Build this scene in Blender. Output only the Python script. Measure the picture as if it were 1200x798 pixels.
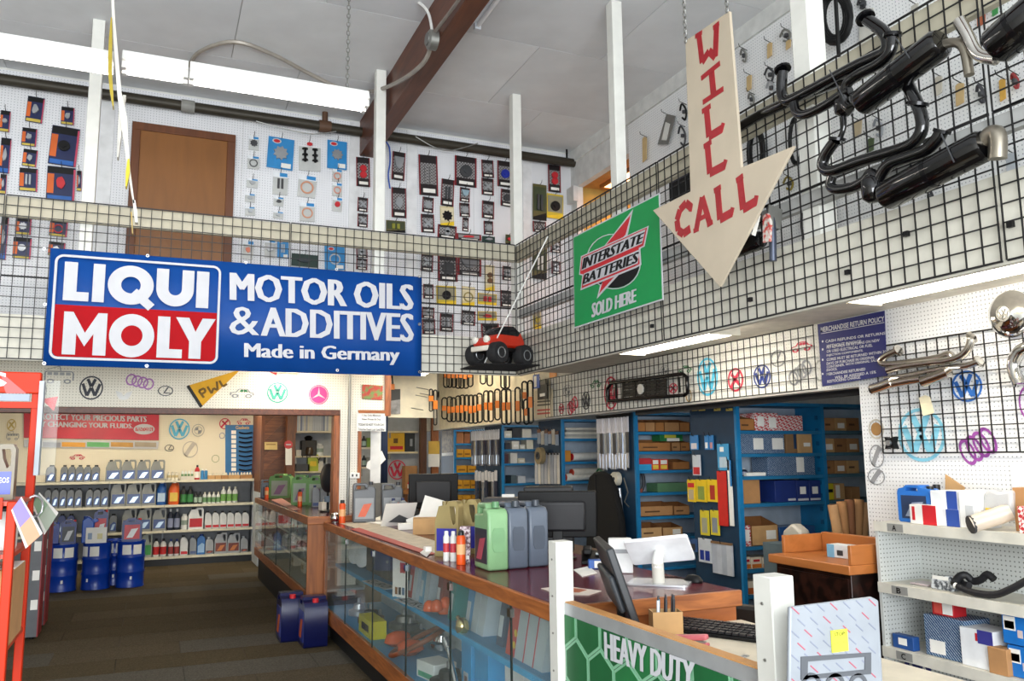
import bpy, bmesh, math, random
from mathutils import Vector, Matrix
random.seed(7)
SC = bpy.context.scene
for _o in list(bpy.data.objects): bpy.data.objects.remove(_o)
COL = SC.collection
PI = math.pi
# ---------------------------------------------------------------- camera
FPX, YAW, PITCH, ROLL, EYE = 963.05, .41, .1389, -.0109, 1.65
_r = Vector((math.cos(YAW), -math.sin(YAW), 0))
_f = Vector((math.sin(YAW)*math.cos(PITCH), math.cos(YAW)*math.cos(PITCH), math.sin(PITCH)))
_u = _r.cross(_f)
_R = math.cos(ROLL)*_r + math.sin(ROLL)*_u
_U = -math.sin(ROLL)*_r + math.cos(ROLL)*_u
cam_data = bpy.data.cameras.new('camera'); cam = bpy.data.objects.new('camera', cam_data); COL.objects.link(cam)
cam_data.sensor_width = 36; cam_data.lens = 36*FPX/1200; cam_data.clip_start = .05; cam_data.clip_end = 100
cam.matrix_world = Matrix(((_R.x, _U.x, -_f.x, 0), (_R.y, _U.y, -_f.y, 0), (_R.z, _U.z, -_f.z, EYE), (0, 0, 0, 1)))
SC.camera = cam
# ---------------------------------------------------------------- world, large lights, exposure
W = bpy.data.worlds.new('world'); SC.world = W; W.use_nodes = True
W.node_tree.nodes['Background'].inputs[0].default_value = (.93, .97, 1.0, 1)
W.node_tree.nodes['Background'].inputs[1].default_value = .75
def area(name, loc, rot, sx, sy, power, col):
    l = bpy.data.lights.new(name, 'AREA'); l.shape = 'RECTANGLE'; l.size = sx; l.size_y = sy; l.energy = power; l.color = col
    o = bpy.data.objects.new(name, l); COL.objects.link(o); o.location = loc; o.rotation_euler = rot; return o
area('storefront_window_light', (-.6, -2.6, 1.9), (math.radians(97), 0, 0), 5.0, 2.6, 190, (.93, .97, 1))
SC.view_settings.view_transform = 'Standard'; SC.view_settings.look = 'None'
SC.view_settings.gamma = 1; SC.view_settings.use_curve_mapping = False
SC.view_settings.exposure = 1.62
SC.cycles.max_bounces = 8; SC.cycles.transparent_max_bounces = 16
SC.cycles.use_denoising = True
# ---------------------------------------------------------------- photo pixel -> point on a real plane of the room
def ray(u, v):
    x = (u-600)/FPX; y = (399-v)/FPX
    return _f + x*_R + y*_U
def at(u, v, ax, val):
    d = ray(u, v); i = 'xyz'.index(ax); t = (val-(EYE if i == 2 else 0))/d[i]
    p = d*t; p.z += EYE; return p
def fity(u0, v0, u1, v1, Y):
    um, vm = (u0+u1)/2, (v0+v1)/2
    return at(u0, vm, 'y', Y).x, at(u1, vm, 'y', Y).x, at(um, v1, 'y', Y).z, at(um, v0, 'y', Y).z
def fitx(u0, v0, u1, v1, X):
    um, vm = (u0+u1)/2, (v0+v1)/2
    return at(u0, vm, 'x', X).y, at(u1, vm, 'x', X).y, at(um, v1, 'x', X).z, at(um, v0, 'x', X).z
# ---------------------------------------------------------------- materials
def lin(h):
    h = h.lstrip('#')
    c = [int(h[i:i+2], 16)/255 for i in (0, 2, 4)]
    return tuple(x/12.92 if x <= .04045 else ((x+.055)/1.055)**2.4 for x in c)+(1,)
_MC = {}
def M(col, rough=.55, metal=0, var=.10, sc=9, spec=.5, emit=0, alpha=1, bump=0, coat=0):
    k = (col, rough, metal, var, sc, spec, emit, alpha, bump, coat)
    if k in _MC: return _MC[k]
    m = bpy.data.materials.new('paint_'+col.strip('#')); m.use_nodes = True
    nt = m.node_tree; b = nt.nodes['Principled BSDF']; c = lin(col)
    b.inputs['Roughness'].default_value = rough; b.inputs['Metallic'].default_value = metal
    b.inputs['Specular IOR Level'].default_value = spec; b.inputs['Coat Weight'].default_value = coat
    b.inputs['Alpha'].default_value = alpha
    b.inputs['Base Color'].default_value = c
    if emit:
        b.inputs['Emission Color'].default_value = c; b.inputs['Emission Strength'].default_value = emit
    if var or bump:
        tc = nt.nodes.new('ShaderNodeTexCoord'); n = nt.nodes.new('ShaderNodeTexNoise')
        n.inputs['Scale'].default_value = sc; n.inputs['Detail'].default_value = 3
        nt.links.new(tc.outputs['Object'], n.inputs['Vector'])
        if var:
            r = nt.nodes.new('ShaderNodeValToRGB'); e = r.color_ramp.elements
            e[0].position = .3; e[1].position = .7
            e[0].color = tuple(x*(1-var) for x in c[:3])+(1,); e[1].color = tuple(min(1, x*(1+var)) for x in c[:3])+(1,)
            nt.links.new(n.outputs['Fac'], r.inputs['Fac']); nt.links.new(r.outputs['Color'], b.inputs['Base Color'])
        if bump:
            bp = nt.nodes.new('ShaderNodeBump'); bp.inputs['Strength'].default_value = bump; bp.inputs['Distance'].default_value = .01
            nt.links.new(n.outputs['Fac'], bp.inputs['Height']); nt.links.new(bp.outputs['Normal'], b.inputs['Normal'])
    _MC[k] = m; return m
def nodes(name, rough=.6):
    m = bpy.data.materials.new(name); m.use_nodes = True; nt = m.node_tree
    b = nt.nodes['Principled BSDF']; b.inputs['Roughness'].default_value = rough
    tc = nt.nodes.new('ShaderNodeTexCoord')
    return m, nt, b, tc
def _math(nt, op, a, b=None):
    n = nt.nodes.new('ShaderNodeMath'); n.operation = op
    for i, x in enumerate((a, b)):
        if x is None: continue
        if isinstance(x, (int, float)): n.inputs[i].default_value = x
        else: nt.links.new(x, n.inputs[i])
    return n.outputs[0]
def _mix(nt, fac, a, b):
    n = nt.nodes.new('ShaderNodeMix'); n.data_type = 'RGBA'
    nt.links.new(fac, n.inputs[0])
    for i, x in ((6, a), (7, b)):
        if isinstance(x, tuple): n.inputs[i].default_value = x
        else: nt.links.new(x, n.inputs[i])
    return n.outputs[2]
def pegboard(col, hole, axes, pitch=.0254, rad=.15, rough=.6):
    m, nt, b, tc = nodes('pegboard'+col.strip('#')+axes, rough)
    s = nt.nodes.new('ShaderNodeSeparateXYZ'); nt.links.new(tc.outputs['Object'], s.inputs[0])
    d2 = None
    for a in axes:
        t = _math(nt, 'SUBTRACT', _math(nt, 'FRACT', _math(nt, 'MULTIPLY', s.outputs['XYZ'.index(a)], 1/pitch)), .5)
        t = _math(nt, 'MULTIPLY', t, t); d2 = t if d2 is None else _math(nt, 'ADD', d2, t)
    fac = _math(nt, 'LESS_THAN', d2, rad*rad)
    n = nt.nodes.new('ShaderNodeTexNoise'); n.inputs['Scale'].default_value = 2.2; nt.links.new(tc.outputs['Object'], n.inputs['Vector'])
    c = lin(col); c2 = tuple(x*.9 for x in c[:3])+(1,)
    base = _mix(nt, n.outputs['Fac'], c, c2)
    nt.links.new(_mix(nt, fac, base, lin(hole)), b.inputs['Base Color'])
    return m
def wood(c1, c2, axis='X', scale=6, rough=.45, dist=5):
    m, nt, b, tc = nodes('wood'+c1.strip('#')+axis, rough)
    mp = nt.nodes.new('ShaderNodeMapping'); nt.links.new(tc.outputs['Object'], mp.inputs['Vector'])
    sv = {'X': (.12, 1, 1), 'Y': (1, .12, 1), 'Z': (1, 1, .12)}[axis]
    mp.inputs['Scale'].default_value = sv
    n = nt.nodes.new('ShaderNodeTexNoise'); n.inputs['Scale'].default_value = scale*4; n.inputs['Detail'].default_value = 6
    n.inputs['Distortion'].default_value = dist*.3
    nt.links.new(mp.outputs[0], n.inputs['Vector'])
    r = nt.nodes.new('ShaderNodeValToRGB'); r.color_ramp.elements[0].position = .32; r.color_ramp.elements[1].position = .7
    r.color_ramp.elements[0].color = lin(c2); r.color_ramp.elements[1].color = lin(c1)
    nt.links.new(n.outputs['Fac'], r.inputs['Fac']); nt.links.new(r.outputs['Color'], b.inputs['Base Color'])
    return m
def pattern(kind, c1, c2, scale=20, rough=.5):
    k = ('p', kind, c1, c2, scale)
    if k in _MC: return _MC[k]
    m, nt, b, tc = nodes('print_'+kind, rough)
    if kind in ('checker', 'lattice'):
        t = nt.nodes.new('ShaderNodeTexChecker'); t.inputs['Scale'].default_value = scale
        mp = nt.nodes.new('ShaderNodeMapping'); nt.links.new(tc.outputs['Object'], mp.inputs['Vector'])
        mp.inputs['Location'].default_value = (.013, .0131, .0127)
        if kind == 'lattice': mp.inputs['Rotation'].default_value = (.785, .785, .785)
        nt.links.new(mp.outputs[0], t.inputs['Vector']); fac = t.outputs['Fac']
    elif kind == 'diag':
        t = nt.nodes.new('ShaderNodeTexWave'); t.inputs['Scale'].default_value = scale; t.bands_direction = 'DIAGONAL'
        t.inputs['Distortion'].default_value = 1.5; t.inputs['Detail Scale'].default_value = 3
        nt.links.new(tc.outputs['Object'], t.inputs['Vector'])
        fac = _math(nt, 'GREATER_THAN', t.outputs['Fac'], .9)
    elif kind == 'bands':
        t = nt.nodes.new('ShaderNodeTexWave'); t.inputs['Scale'].default_value = scale; t.bands_direction = 'Z'
        nt.links.new(tc.outputs['Object'], t.inputs['Vector']); fac = _math(nt, 'GREATER_THAN', t.outputs['Fac'], .6)
    else:
        t = nt.nodes.new('ShaderNodeTexNoise'); t.inputs['Scale'].default_value = scale; t.inputs['Detail'].default_value = 4
        nt.links.new(tc.outputs['Object'], t.inputs['Vector'])
        r = nt.nodes.new('ShaderNodeValToRGB'); r.color_ramp.elements[0].position = .42; r.color_ramp.elements[1].position = .58
        nt.links.new(t.outputs['Fac'], r.inputs['Fac']); fac = r.outputs['Color']
    nt.links.new(_mix(nt, fac, lin(c1), lin(c2)), b.inputs['Base Color'])
    _MC[k] = m; return m
def glass(col='#eef6f4', alpha=.12, rough=.02):
    k = ('g', col, alpha)
    if k in _MC: return _MC[k]
    m, nt, b, tc = nodes('clear_pane', rough)
    b.inputs['Base Color'].default_value = lin(col)
    tr = nt.nodes.new('ShaderNodeBsdfTransparent'); tr.inputs[0].default_value = (.97, .985, .98, 1)
    gl = nt.nodes.new('ShaderNodeBsdfGlossy'); gl.inputs['Roughness'].default_value = rough
    mx = nt.nodes.new('ShaderNodeMixShader'); mx2 = nt.nodes.new('ShaderNodeMixShader')
    lw = nt.nodes.new('ShaderNodeLayerWeight'); lw.inputs[0].default_value = .5
    fo = _math(nt, 'ADD', _math(nt, 'MULTIPLY', _math(nt, 'POWER', lw.outputs['Facing'], 4.0), .35), .02)
    mx2.inputs[0].default_value = alpha
    nt.links.new(tr.outputs[0], mx2.inputs[1]); nt.links.new(b.outputs[0], mx2.inputs[2])
    nt.links.new(fo, mx.inputs[0]); nt.links.new(mx2.outputs[0], mx.inputs[1]); nt.links.new(gl.outputs[0], mx.inputs[2])
    nt.links.new(mx.outputs[0], nt.nodes['Material Output'].inputs[0])
    _MC[k] = m; return m
# ---------------------------------------------------------------- mesh builder
class MB:
    def __init__(s): s.v = []; s.f = []
    def add(s, vs, fs):
        n = len(s.v); s.v += [tuple(x) for x in vs]; s.f += [tuple(i+n for i in f) for f in fs]; return s
    def box(s, x0, x1, y0, y1, z0, z1):
        x0, x1 = min(x0, x1), max(x0, x1); y0, y1 = min(y0, y1), max(y0, y1); z0, z1 = min(z0, z1), max(z0, z1)
        return s.add([(x0, y0, z0), (x1, y0, z0), (x1, y1, z0), (x0, y1, z0), (x0, y0, z1), (x1, y0, z1), (x1, y1, z1), (x0, y1, z1)],
                     [(0, 3, 2, 1), (4, 5, 6, 7), (0, 1, 5, 4), (1, 2, 6, 5), (2, 3, 7, 6), (3, 0, 4, 7)])
    def prism(s, poly, y0, y1):            # outline in x,z, thickness along y (front at y0)
        n = len(poly); a = sum(poly[i][0]*poly[(i+1) % n][1]-poly[(i+1) % n][0]*poly[i][1] for i in range(n))
        if a < 0: poly = poly[::-1]
        vs = [(x, y0, z) for x, z in poly]+[(x, y1, z) for x, z in poly]
        fs = [tuple(range(n)), tuple(range(2*n-1, n-1, -1))]+[(i, i+n, (i+1) % n+n, (i+1) % n) for i in range(n)]
        return s.add(vs, fs)
    def prismx(s, poly, x0, x1):           # outline in y,z, thickness along x
        n = len(poly); vs = [(x0, y, z) for y, z in poly]+[(x1, y, z) for y, z in poly]
        fs = [tuple(range(n)), tuple(range(2*n-1, n-1, -1))]+[(i, i+n, (i+1) % n+n, (i+1) % n) for i in range(n)]
        return s.add(vs, fs)
    def prismz(s, poly, z0, z1):
        n = len(poly); vs = [(x, y, z0) for x, y in poly]+[(x, y, z1) for x, y in poly]
        fs = [tuple(range(n-1, -1, -1)), tuple(range(n, 2*n))]+[(i, (i+1) % n, (i+1) % n+n, i+n) for i in range(n)]
        return s.add(vs, fs)
    def ann(s, cx, cz, r0, r1, y0, y1, n=28, ex=1, a0=0, a1=2*PI):
        full = abs(a1-a0-2*PI) < 1e-6; k = n if full else n+1
        vs = []
        for i in range(k):
            a = a0+(a1-a0)*i/n; c, q = math.cos(a)*ex, math.sin(a)
            vs += [(cx+r0*c, y0, cz+r0*q), (cx+r1*c, y0, cz+r1*q), (cx+r1*c, y1, cz+r1*q), (cx+r0*c, y1, cz+r0*q)]
        fs = []
        for i in range(n):
            j = (i+1) % k
            for q in range(4): fs.append((4*i+q, 4*j+q, 4*j+(q+1) % 4, 4*i+(q+1) % 4)[::-1])
        if not full: fs += [(0, 1, 2, 3), (4*n+3, 4*n+2, 4*n+1, 4*n)]
        return s.add(vs, fs)
    def disc(s, cx, cz, r, y0, y1, n=24, ex=1):
        return s.prism([(cx+r*ex*math.cos(2*PI*i/n), cz+r*math.sin(2*PI*i/n)) for i in range(n)], y0, y1)
    def stroke(s, pts, w, y0, y1):
        for k, ((ax, az), (bx, bz)) in enumerate(zip(pts[:-1], pts[1:])):
            y0 -= .0003*(k > 0); dx, dz = bx-ax, bz-az; L = math.hypot(dx, dz) or 1; nx, nz = -dz/L*w/2, dx/L*w/2
            s.prism([(ax+nx, az+nz), (ax-nx, az-nz), (bx-nx, bz-nz), (bx+nx, bz+nz)], y0, y1)
        return s
    def cyl(s, p0, p1, r, n=12, r2=None):
        p0, p1 = Vector(p0), Vector(p1); d = (p1-p0).normalized(); r2 = r if r2 is None else r2
        a = d.orthogonal().normalized(); b = d.cross(a)
        vs = [p0+r*(math.cos(2*PI*i/n)*a+math.sin(2*PI*i/n)*b) for i in range(n)]+[p1+r2*(math.cos(2*PI*i/n)*a+math.sin(2*PI*i/n)*b) for i in range(n)]
        return s.add(vs, [tuple(range(n-1, -1, -1)), tuple(range(n, 2*n))]+[(i, (i+1) % n, (i+1) % n+n, i+n) for i in range(n)])
    def lathe(s, prof, n=20, c=(0, 0, 0), sx=1, sy=1):
        vs = []; m = len(prof)
        for r, z in prof:
            vs += [(c[0]+r*sx*math.cos(2*PI*i/n), c[1]+r*sy*math.sin(2*PI*i/n), c[2]+z) for i in range(n)]
        fs = [(k*n+i, k*n+(i+1) % n, (k+1)*n+(i+1) % n, (k+1)*n+i) for k in range(m-1) for i in range(n)]
        fs += [tuple(range(n-1, -1, -1)), tuple(range((m-1)*n, m*n))]
        return s.add(vs, fs)
    def tube(s, pts, r, n=8, closed=False, sub=0):
        pts = [Vector(p) for p in pts]
        if sub:
            q = []; N = len(pts)
            rng = range(N) if closed else range(N-1)
            for i in rng:
                g = (lambda j: pts[j % N]) if closed else (lambda j: pts[max(0, min(N-1, j))])
                a, b, c, d = g(i-1), g(i), g(i+1), g(i+2)
                for k in range(sub):
                    t = k/sub
                    q.append(.5*((2*b)+(c-a)*t+(2*a-5*b+4*c-d)*t*t+(3*b-a-3*c+d)*t**3))
            if not closed: q.append(pts[-1])
            pts = q
        N = len(pts); rs = r if isinstance(r, (list, tuple)) else [r]*N
        if len(rs) != N: rs = [rs[min(len(rs)-1, int(i*len(rs)/N))] for i in range(N)]
        base = len(s.v); up = None
        for i, p in enumerate(pts):
            if closed: d = pts[(i+1) % N]-pts[i-1]
            else: d = pts[min(N-1, i+1)]-pts[max(0, i-1)]
            d = d.normalized() if d.length > 1e-9 else Vector((0, 0, 1))
            a = d.orthogonal().normalized() if up is None else (up-up.dot(d)*d).normalized()
            up = a; b = d.cross(a)
            s.v += [tuple(p+rs[i]*(math.cos(2*PI*k/n)*a+math.sin(2*PI*k/n)*b)) for k in range(n)]
        for i in range(N if closed else N-1):
            j = (i+1) % N
            s.f += [(base+i*n+k, base+i*n+(k+1) % n, base+j*n+(k+1) % n, base+j*n+k) for k in range(n)]
        if not closed: s.f += [tuple(base+k for k in range(n-1, -1, -1)), tuple(base+(N-1)*n+k for k in range(n))]
        return s
    def build(s, name, mat, parent=None, loc=(0, 0, 0), rz=0, bevel=0, smooth=True, seg=2):
        me = bpy.data.meshes.new(name); me.from_pydata(s.v, [], s.f); me.validate()
        me.materials.append(mat)
        if smooth:
            me.polygons.foreach_set('use_smooth', [True]*len(me.polygons)); me.set_sharp_from_angle(angle=.85)
        o = bpy.data.objects.new(name, me); COL.objects.link(o)
        o.location = loc; o.rotation_euler = (0, 0, rz)
        if parent: o.parent = parent
        if bevel:
            b = o.modifiers.new('bevel', 'BEVEL'); b.width = bevel; b.segments = seg; b.limit_method = 'ANGLE'; b.angle_limit = .7
            b.harden_normals = False
        return o
def tag(o, label, cat, group=None, kind=None):
    o['label'] = label; o['category'] = cat
    if group: o['group'] = group
    if kind: o['kind'] = kind
    return o
def struct(o, label=None):
    o['kind'] = 'structure'
    if label: o['label'] = label
    return o
def T(name, label, cat, loc=(0, 0, 0), rz=0, group=None):
    o = bpy.data.objects.new(name, None); COL.objects.link(o); o.empty_display_size = .05
    o.location = loc; o.rotation_euler = (0, 0, rz); return tag(o, label, cat, group)
def part(name, mesh, mat, parent, loc=(0, 0, 0)):
    o = bpy.data.objects.new(name, mesh); COL.objects.link(o); o.parent = parent; o.location = loc; return o
def dup(root, loc, rz=None, label=None, group=None):
    r = root.copy(); COL.objects.link(r); r.location = loc
    if rz is not None: r.rotation_euler = (0, 0, rz)
    if label: r['label'] = label
    if group: r['group'] = group
    for ch in list(root.children):
        c = ch.copy(); COL.objects.link(c); c.parent = r
        for g in list(ch.children):
            d = g.copy(); COL.objects.link(d); d.parent = c
    return r
ORD = ['first', 'second', 'third', 'fourth', 'fifth', 'sixth', 'seventh', 'eighth', 'ninth', 'tenth', 'eleventh', 'twelfth',
       'thirteenth', 'fourteenth', 'fifteenth', 'sixteenth', 'seventeenth', 'eighteenth', 'nineteenth', 'twentieth']
def nth(i, n, frm='from left'):
    if i == 0: return 'leftmost' if frm == 'from left' else 'first '+frm
    if i == n-1 and frm == 'from left': return 'rightmost'
    return ORD[i]+' '+frm
# text as flat raised lettering, fitted into w x h, lower left corner at 0,0 in x,z, front at y=0
_TC = {}
def text_mesh(txt, w, h, bold=.0, thick=.002, space=1.0, shear=0, align='LEFT', line=1.0, heavy=0):
    cu = bpy.data.curves.new('lettering', 'FONT'); cu.body = txt; cu.offset = bold; cu.space_character = space
    cu.resolution_u = 2; cu.shear = shear; cu.align_x = align; cu.space_line = line; cu.fill_mode = 'FRONT'
    ob = bpy.data.objects.new('lettering_tmp', cu); COL.objects.link(ob)
    dg = bpy.context.evaluated_depsgraph_get(); dg.update()
    me = bpy.data.meshes.new_from_object(ob.evaluated_get(dg)); bpy.data.objects.remove(ob); bpy.data.curves.remove(cu)
    xs = [v.co.x for v in me.vertices]; ys = [v.co.y for v in me.vertices]
    x0, x1, y0, y1 = min(xs), max(xs), min(ys), max(ys)
    for v in me.vertices:
        a, b = v.co.x, v.co.y
        v.co = ((a-x0)/(x1-x0)*w, 0, (b-y0)/(y1-y0)*h)
    bm = bmesh.new(); bm.from_mesh(me)
    bmesh.ops.recalc_face_normals(bm, faces=bm.faces)
    if sum(f.normal.y for f in bm.faces) > 0: bmesh.ops.reverse_faces(bm, faces=bm.faces)
    if heavy:
        g = list(bm.verts)+list(bm.edges)+list(bm.faces)
        for k in (1, 2):
            r = bmesh.ops.duplicate(bm, geom=g)
            for e in r['geom']:
                if isinstance(e, bmesh.types.BMVert): e.co.x += (-heavy if k == 1 else heavy)*w; e.co.y -= .0004*k
    bm.to_mesh(me); bm.free(); me.materials.clear()
    return me
def lettering(txt, x, y, z, w, h, mat, parent, name='lettering', **k):
    me = text_mesh(txt, w, h, **k); me.materials.append(mat)
    o = bpy.data.objects.new(name, me); COL.objects.link(o); o.parent = parent; o.location = (x, y, z); return o
# ---------------------------------------------------------------- shared materials
WHITE = M('#e6e6e2', .6); OFFW = M('#d8d4c4', .6); BLACK = M('#09090a', .5, spec=.3); WIRE = M('#0c0c0e', .5, var=0)
STEEL = M('#b9bcc0', .3, .9, var=.05); CHROME = M('#dcdcdc', .08, 1, var=0); DGREY = M('#3a3b3e', .5)
GALV = M('#8d8d88', .4, .7); PAPER = M('#efede6', .7, var=.04); CARD = M('#b08254', .8); CARD2 = M('#c39a68', .8); CARD3 = M('#9a6d42', .8)
RED = M('#c2202a', .5); ORANGE = M('#e8501c', .45); YELLOW = M('#e6c31e', .5); BLUE = M('#1d55a8', .45); NAVY = M('#16265e', .45)
OAK = wood('#b06a35', '#7d4421', 'Y'); OAKX = wood('#b06a35', '#7d4421', 'X'); OAKZ = wood('#a8612f', '#6f3b1c', 'Z')
BROWN = wood('#6a3a22', '#4a2514', 'Y'); SHELFBLUE = M('#1477ad', .45); PANELBLUE = M('#12344f', .5)
PEGW_XZ = pegboard('#ecedf0', '#9a9da4', 'XZ'); PEGW_YZ = pegboard('#f2f3f3', '#a2a5aa', 'YZ')
PEGC_XZ = pegboard('#ece6d6', '#9a927c', 'XZ')
# ================================================================ the setting
CEIL, YL, XR, YB, XW = 5.15, 6.91, 3.054, 8.2, 4.33
ZT, ZB = EYE+1.963, EYE+.74            # top and bottom of the wire grid railing
LOWC = 2.56                             # ceiling under the gallery
B = MB
# floor with carpet tiles
fl = struct(B().box(-4.2, 9.2, -2.5, 16.2, -.12, -.006).build('floor', M('#4b4640', .9), smooth=False), 'dark floor under worn grey brown carpet tiles')
def carpet(c1, c2):
    m, nt, b, tc = nodes('carpet'+c1.strip('#'), .95)
    n = nt.nodes.new('ShaderNodeTexNoise'); n.inputs['Scale'].default_value = 90; n.inputs['Detail'].default_value = 5
    mp = nt.nodes.new('ShaderNodeMapping'); mp.inputs['Scale'].default_value = (1, 3, 1); nt.links.new(tc.outputs['Object'], mp.inputs['Vector'])
    nt.links.new(mp.outputs[0], n.inputs['Vector'])
    r = nt.nodes.new('ShaderNodeValToRGB'); r.color_ramp.elements[0].position = .35; r.color_ramp.elements[1].position = .65
    r.color_ramp.elements[0].color = lin(c2); r.color_ramp.elements[1].color = lin(c1)
    nt.links.new(n.outputs['Fac'], r.inputs['Fac']); nt.links.new(r.outputs['Color'], b.inputs['Base Color'])
    b.inputs['Specular IOR Level'].default_value = .15
    return m
CARPETS = [carpet('#645a4a', '#3a3326'), carpet('#5e5340', '#362f21'), carpet('#66625a', '#403d36'), carpet('#5a503e', '#332c1f')]
_tm = []
for c in CARPETS:
    q = B().box(0, .995, 0, .495, 0, .006); me = bpy.data.meshes.new('carpet_tile'); me.from_pydata(q.v, [], q.f); me.materials.append(c); _tm.append(me)
for j in range(28):
    row = [2, 0, 1, 1, 0, 3, 1, 2, 0, 3, 1, 1, 0, 2, 1][j % 15]
    for i in range(6):
        k = row if random.random() < .7 else random.randrange(4)
        xx = -3.2+i*1.0-(.5 if j % 2 else 0)
        if xx > 1.75: continue
        part('carpet_tile', _tm[k], None, fl, (xx, .4+j*.5, -.006))
# ceiling of painted sheets
ce = struct(B().box(-4.2, XW+.05, -2.5, YB+.05, CEIL+.012, CEIL+.12).build('ceiling', M('#b9b8b4', .8), smooth=False), 'high white ceiling of painted sheets with seams')
_cm = []
for c in ('#dadcde', '#d5d7d9', '#dee0e1'):
    q = B().box(0, 2.434, 0, 1.214, 0, .014); me = bpy.data.meshes.new('ceiling_panel'); me.from_pydata(q.v, [], q.f)
    me.materials.append(M(c, .75, var=.05, sc=3, bump=.25)); _cm.append(me)
for i in range(4):
    for j in range(9):
        part('ceiling_panel', _cm[(i*2+j) % 3], None, ce, (-4.2+i*2.44-(.6 if j % 2 else 0)+.4, -2.5+j*1.22, CEIL))
struct(B().box(-4.3, -4.2, -2.5, 16.2, 0, CEIL+.1).build('wall_light_block', M('#d6d4cc', .7), smooth=False), 'unseen pale left wall added to block outside light')  # unseen wall, added to keep world light off the left ceiling
# brown beam below the ceiling
struct(B().box(1.84, 2.0, -2.5, YB, 4.77, CEIL).build('trim_1', wood('#6b3a20', '#4f2814', 'Y', 3), bevel=.006), 'big brown wooden beam under the white ceiling')
# upper back wall of pegboard sheets with battens
wb = struct(B().box(-4.2, XW, YB, YB+.08, LOWC+.1, CEIL+.01).build('wall_back', M('#d9d9d4', .7), smooth=False), 'white pegboard wall at the back of the gallery')
for i in range(7):
    x0 = -4.2+i*1.22; B().box(x0, min(x0+1.217, XW), YB-.008, YB, LOWC+.1, CEIL-.02).build('pegboard_sheet', PEGW_XZ, wb, smooth=False)
for u in (122, 415, 482, 617):
    x = at(u, 220, 'y', YB).x; B().box(x-.055, x+.055, YB-.022, YB-.008, LOWC+.1, CEIL-.02).build('batten', M('#e4e5e6', .6), wb)
# upper right wall with an opening near the back corner
wr = struct(B().box(XW, XW+.08, -2.5, 6.9, LOWC+.1, CEIL+.01).box(XW, XW+.08, 6.9, YB, 4.7, CEIL+.01).box(XW, XW+.08, 8.05, YB, LOWC+.1, 4.7)
            .build('wall_right', M('#d5d6d4', .7), smooth=False), 'white pegboard wall above the right side gallery')
for i in range(8):
    y0 = -2.5+i*1.22
    if y0 < 6.9: B().box(XW-.008, XW, y0, min(y0+1.217, 6.9), LOWC+.1, CEIL-.16).build('pegboard_sheet', PEGW_YZ, wr, smooth=False)
B().box(XW-.02, XW, -2.5, YB-.01, CEIL-.15, CEIL).build('ceiling_trim', M('#dadbd8', .6), wr)
B().box(XW-.06, XW-.001, 8.02, 8.19, 4.52, 4.7).build('corner_block', M('#c9cac8', .6), wr)
# the lit room seen through that opening
rm = struct(B().box(XW+.08, 7.2, 8.2, 8.26, 2.66, 4.8).box(7.2, 7.26, 6.2, 8.26, 2.66, 4.8).build('wall_gallery_room', M('#b89a4e', .7), smooth=False), 'ochre wall of small lit room beyond gallery')
struct(B().box(XW+.08, 7.2, 6.2, 8.2, 4.76, 4.82).build('ceiling_gallery_room', M('#c89a5c', .7), smooth=False), 'warm ceiling of small lit room')
gl = T('ceiling_light', 'warm orange ceiling light glowing in room behind gallery opening', 'light', (5.4, 7.55, 4.75))
B().box(-.75, .75, -.45, .45, -.03, .0).build('diffuser', M('#ffb27a', .6, var=0, emit=2.2), gl)
B().box(-.78, .78, -.48, -.45, -.04, .0).box(-.78, .78, .45, .48, -.04, 0).box(-.78, -.75, -.45, .45, -.04, 0).box(.75, .78, -.45, .45, -.04, 0).build('frame', M('#8a5a2a', .5), gl)
# gallery deck and lower ceiling
struct(B().box(-4.2, XR+.06, YL+.06, YB, LOWC, LOWC+.1).box(XR+.06, XW, -2.5, YB, LOWC, LOWC+.1).build('floor_gallery', M('#ddd8cb', .7), smooth=False), 'gallery deck over the counter area')
struct(B().box(-4.2, 2.2, YB+.08, 16.2, LOWC, LOWC+.1).box(2.2, XW+.1, YB+.08, 16.2, 3.2, 3.3).box(2.14, 2.2, YB+.08, 16.2, LOWC+.1, 3.2).build('ceiling_back', M('#d9d3c4', .7), smooth=False), 'low ceiling of the back sales area')
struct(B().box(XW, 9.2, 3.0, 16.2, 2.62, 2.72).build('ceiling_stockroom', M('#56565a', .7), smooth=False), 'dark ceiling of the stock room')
# fascia, top rail, mid rail behind the grids
FASC = M('#cfccbf', .6); RAIL = M('#b4ae9a', .6)
struct(B().box(-4.2, XR, YL+.02, YL+.06, ZB-.01, ZB+.33).box(XR+.02, XR+.06, -2.5, YL+.06, ZB-.01, ZB+.36).build('trim_2', FASC, smooth=False), 'pale fascia board along gallery edge')
struct(B().box(-4.2, XR, YL+.02, YL+.06, ZT-.155, ZT-.002).box(XR+.02, XR+.06, -2.5, YL+.06, ZT-.155, ZT-.002).build('trim_3', RAIL, smooth=False), 'beige top rail behind the wire grid')
struct(B().box(XR+.02, XR+.06, -2.5, YL, (ZT+ZB)/2-.09, (ZT+ZB)/2-.01).build('trim_4', M('#a9aaa8', .6), smooth=False), 'middle rail in shadow grey behind right wire grid')  # mid rail carries the grey of shade in its colour
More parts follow.
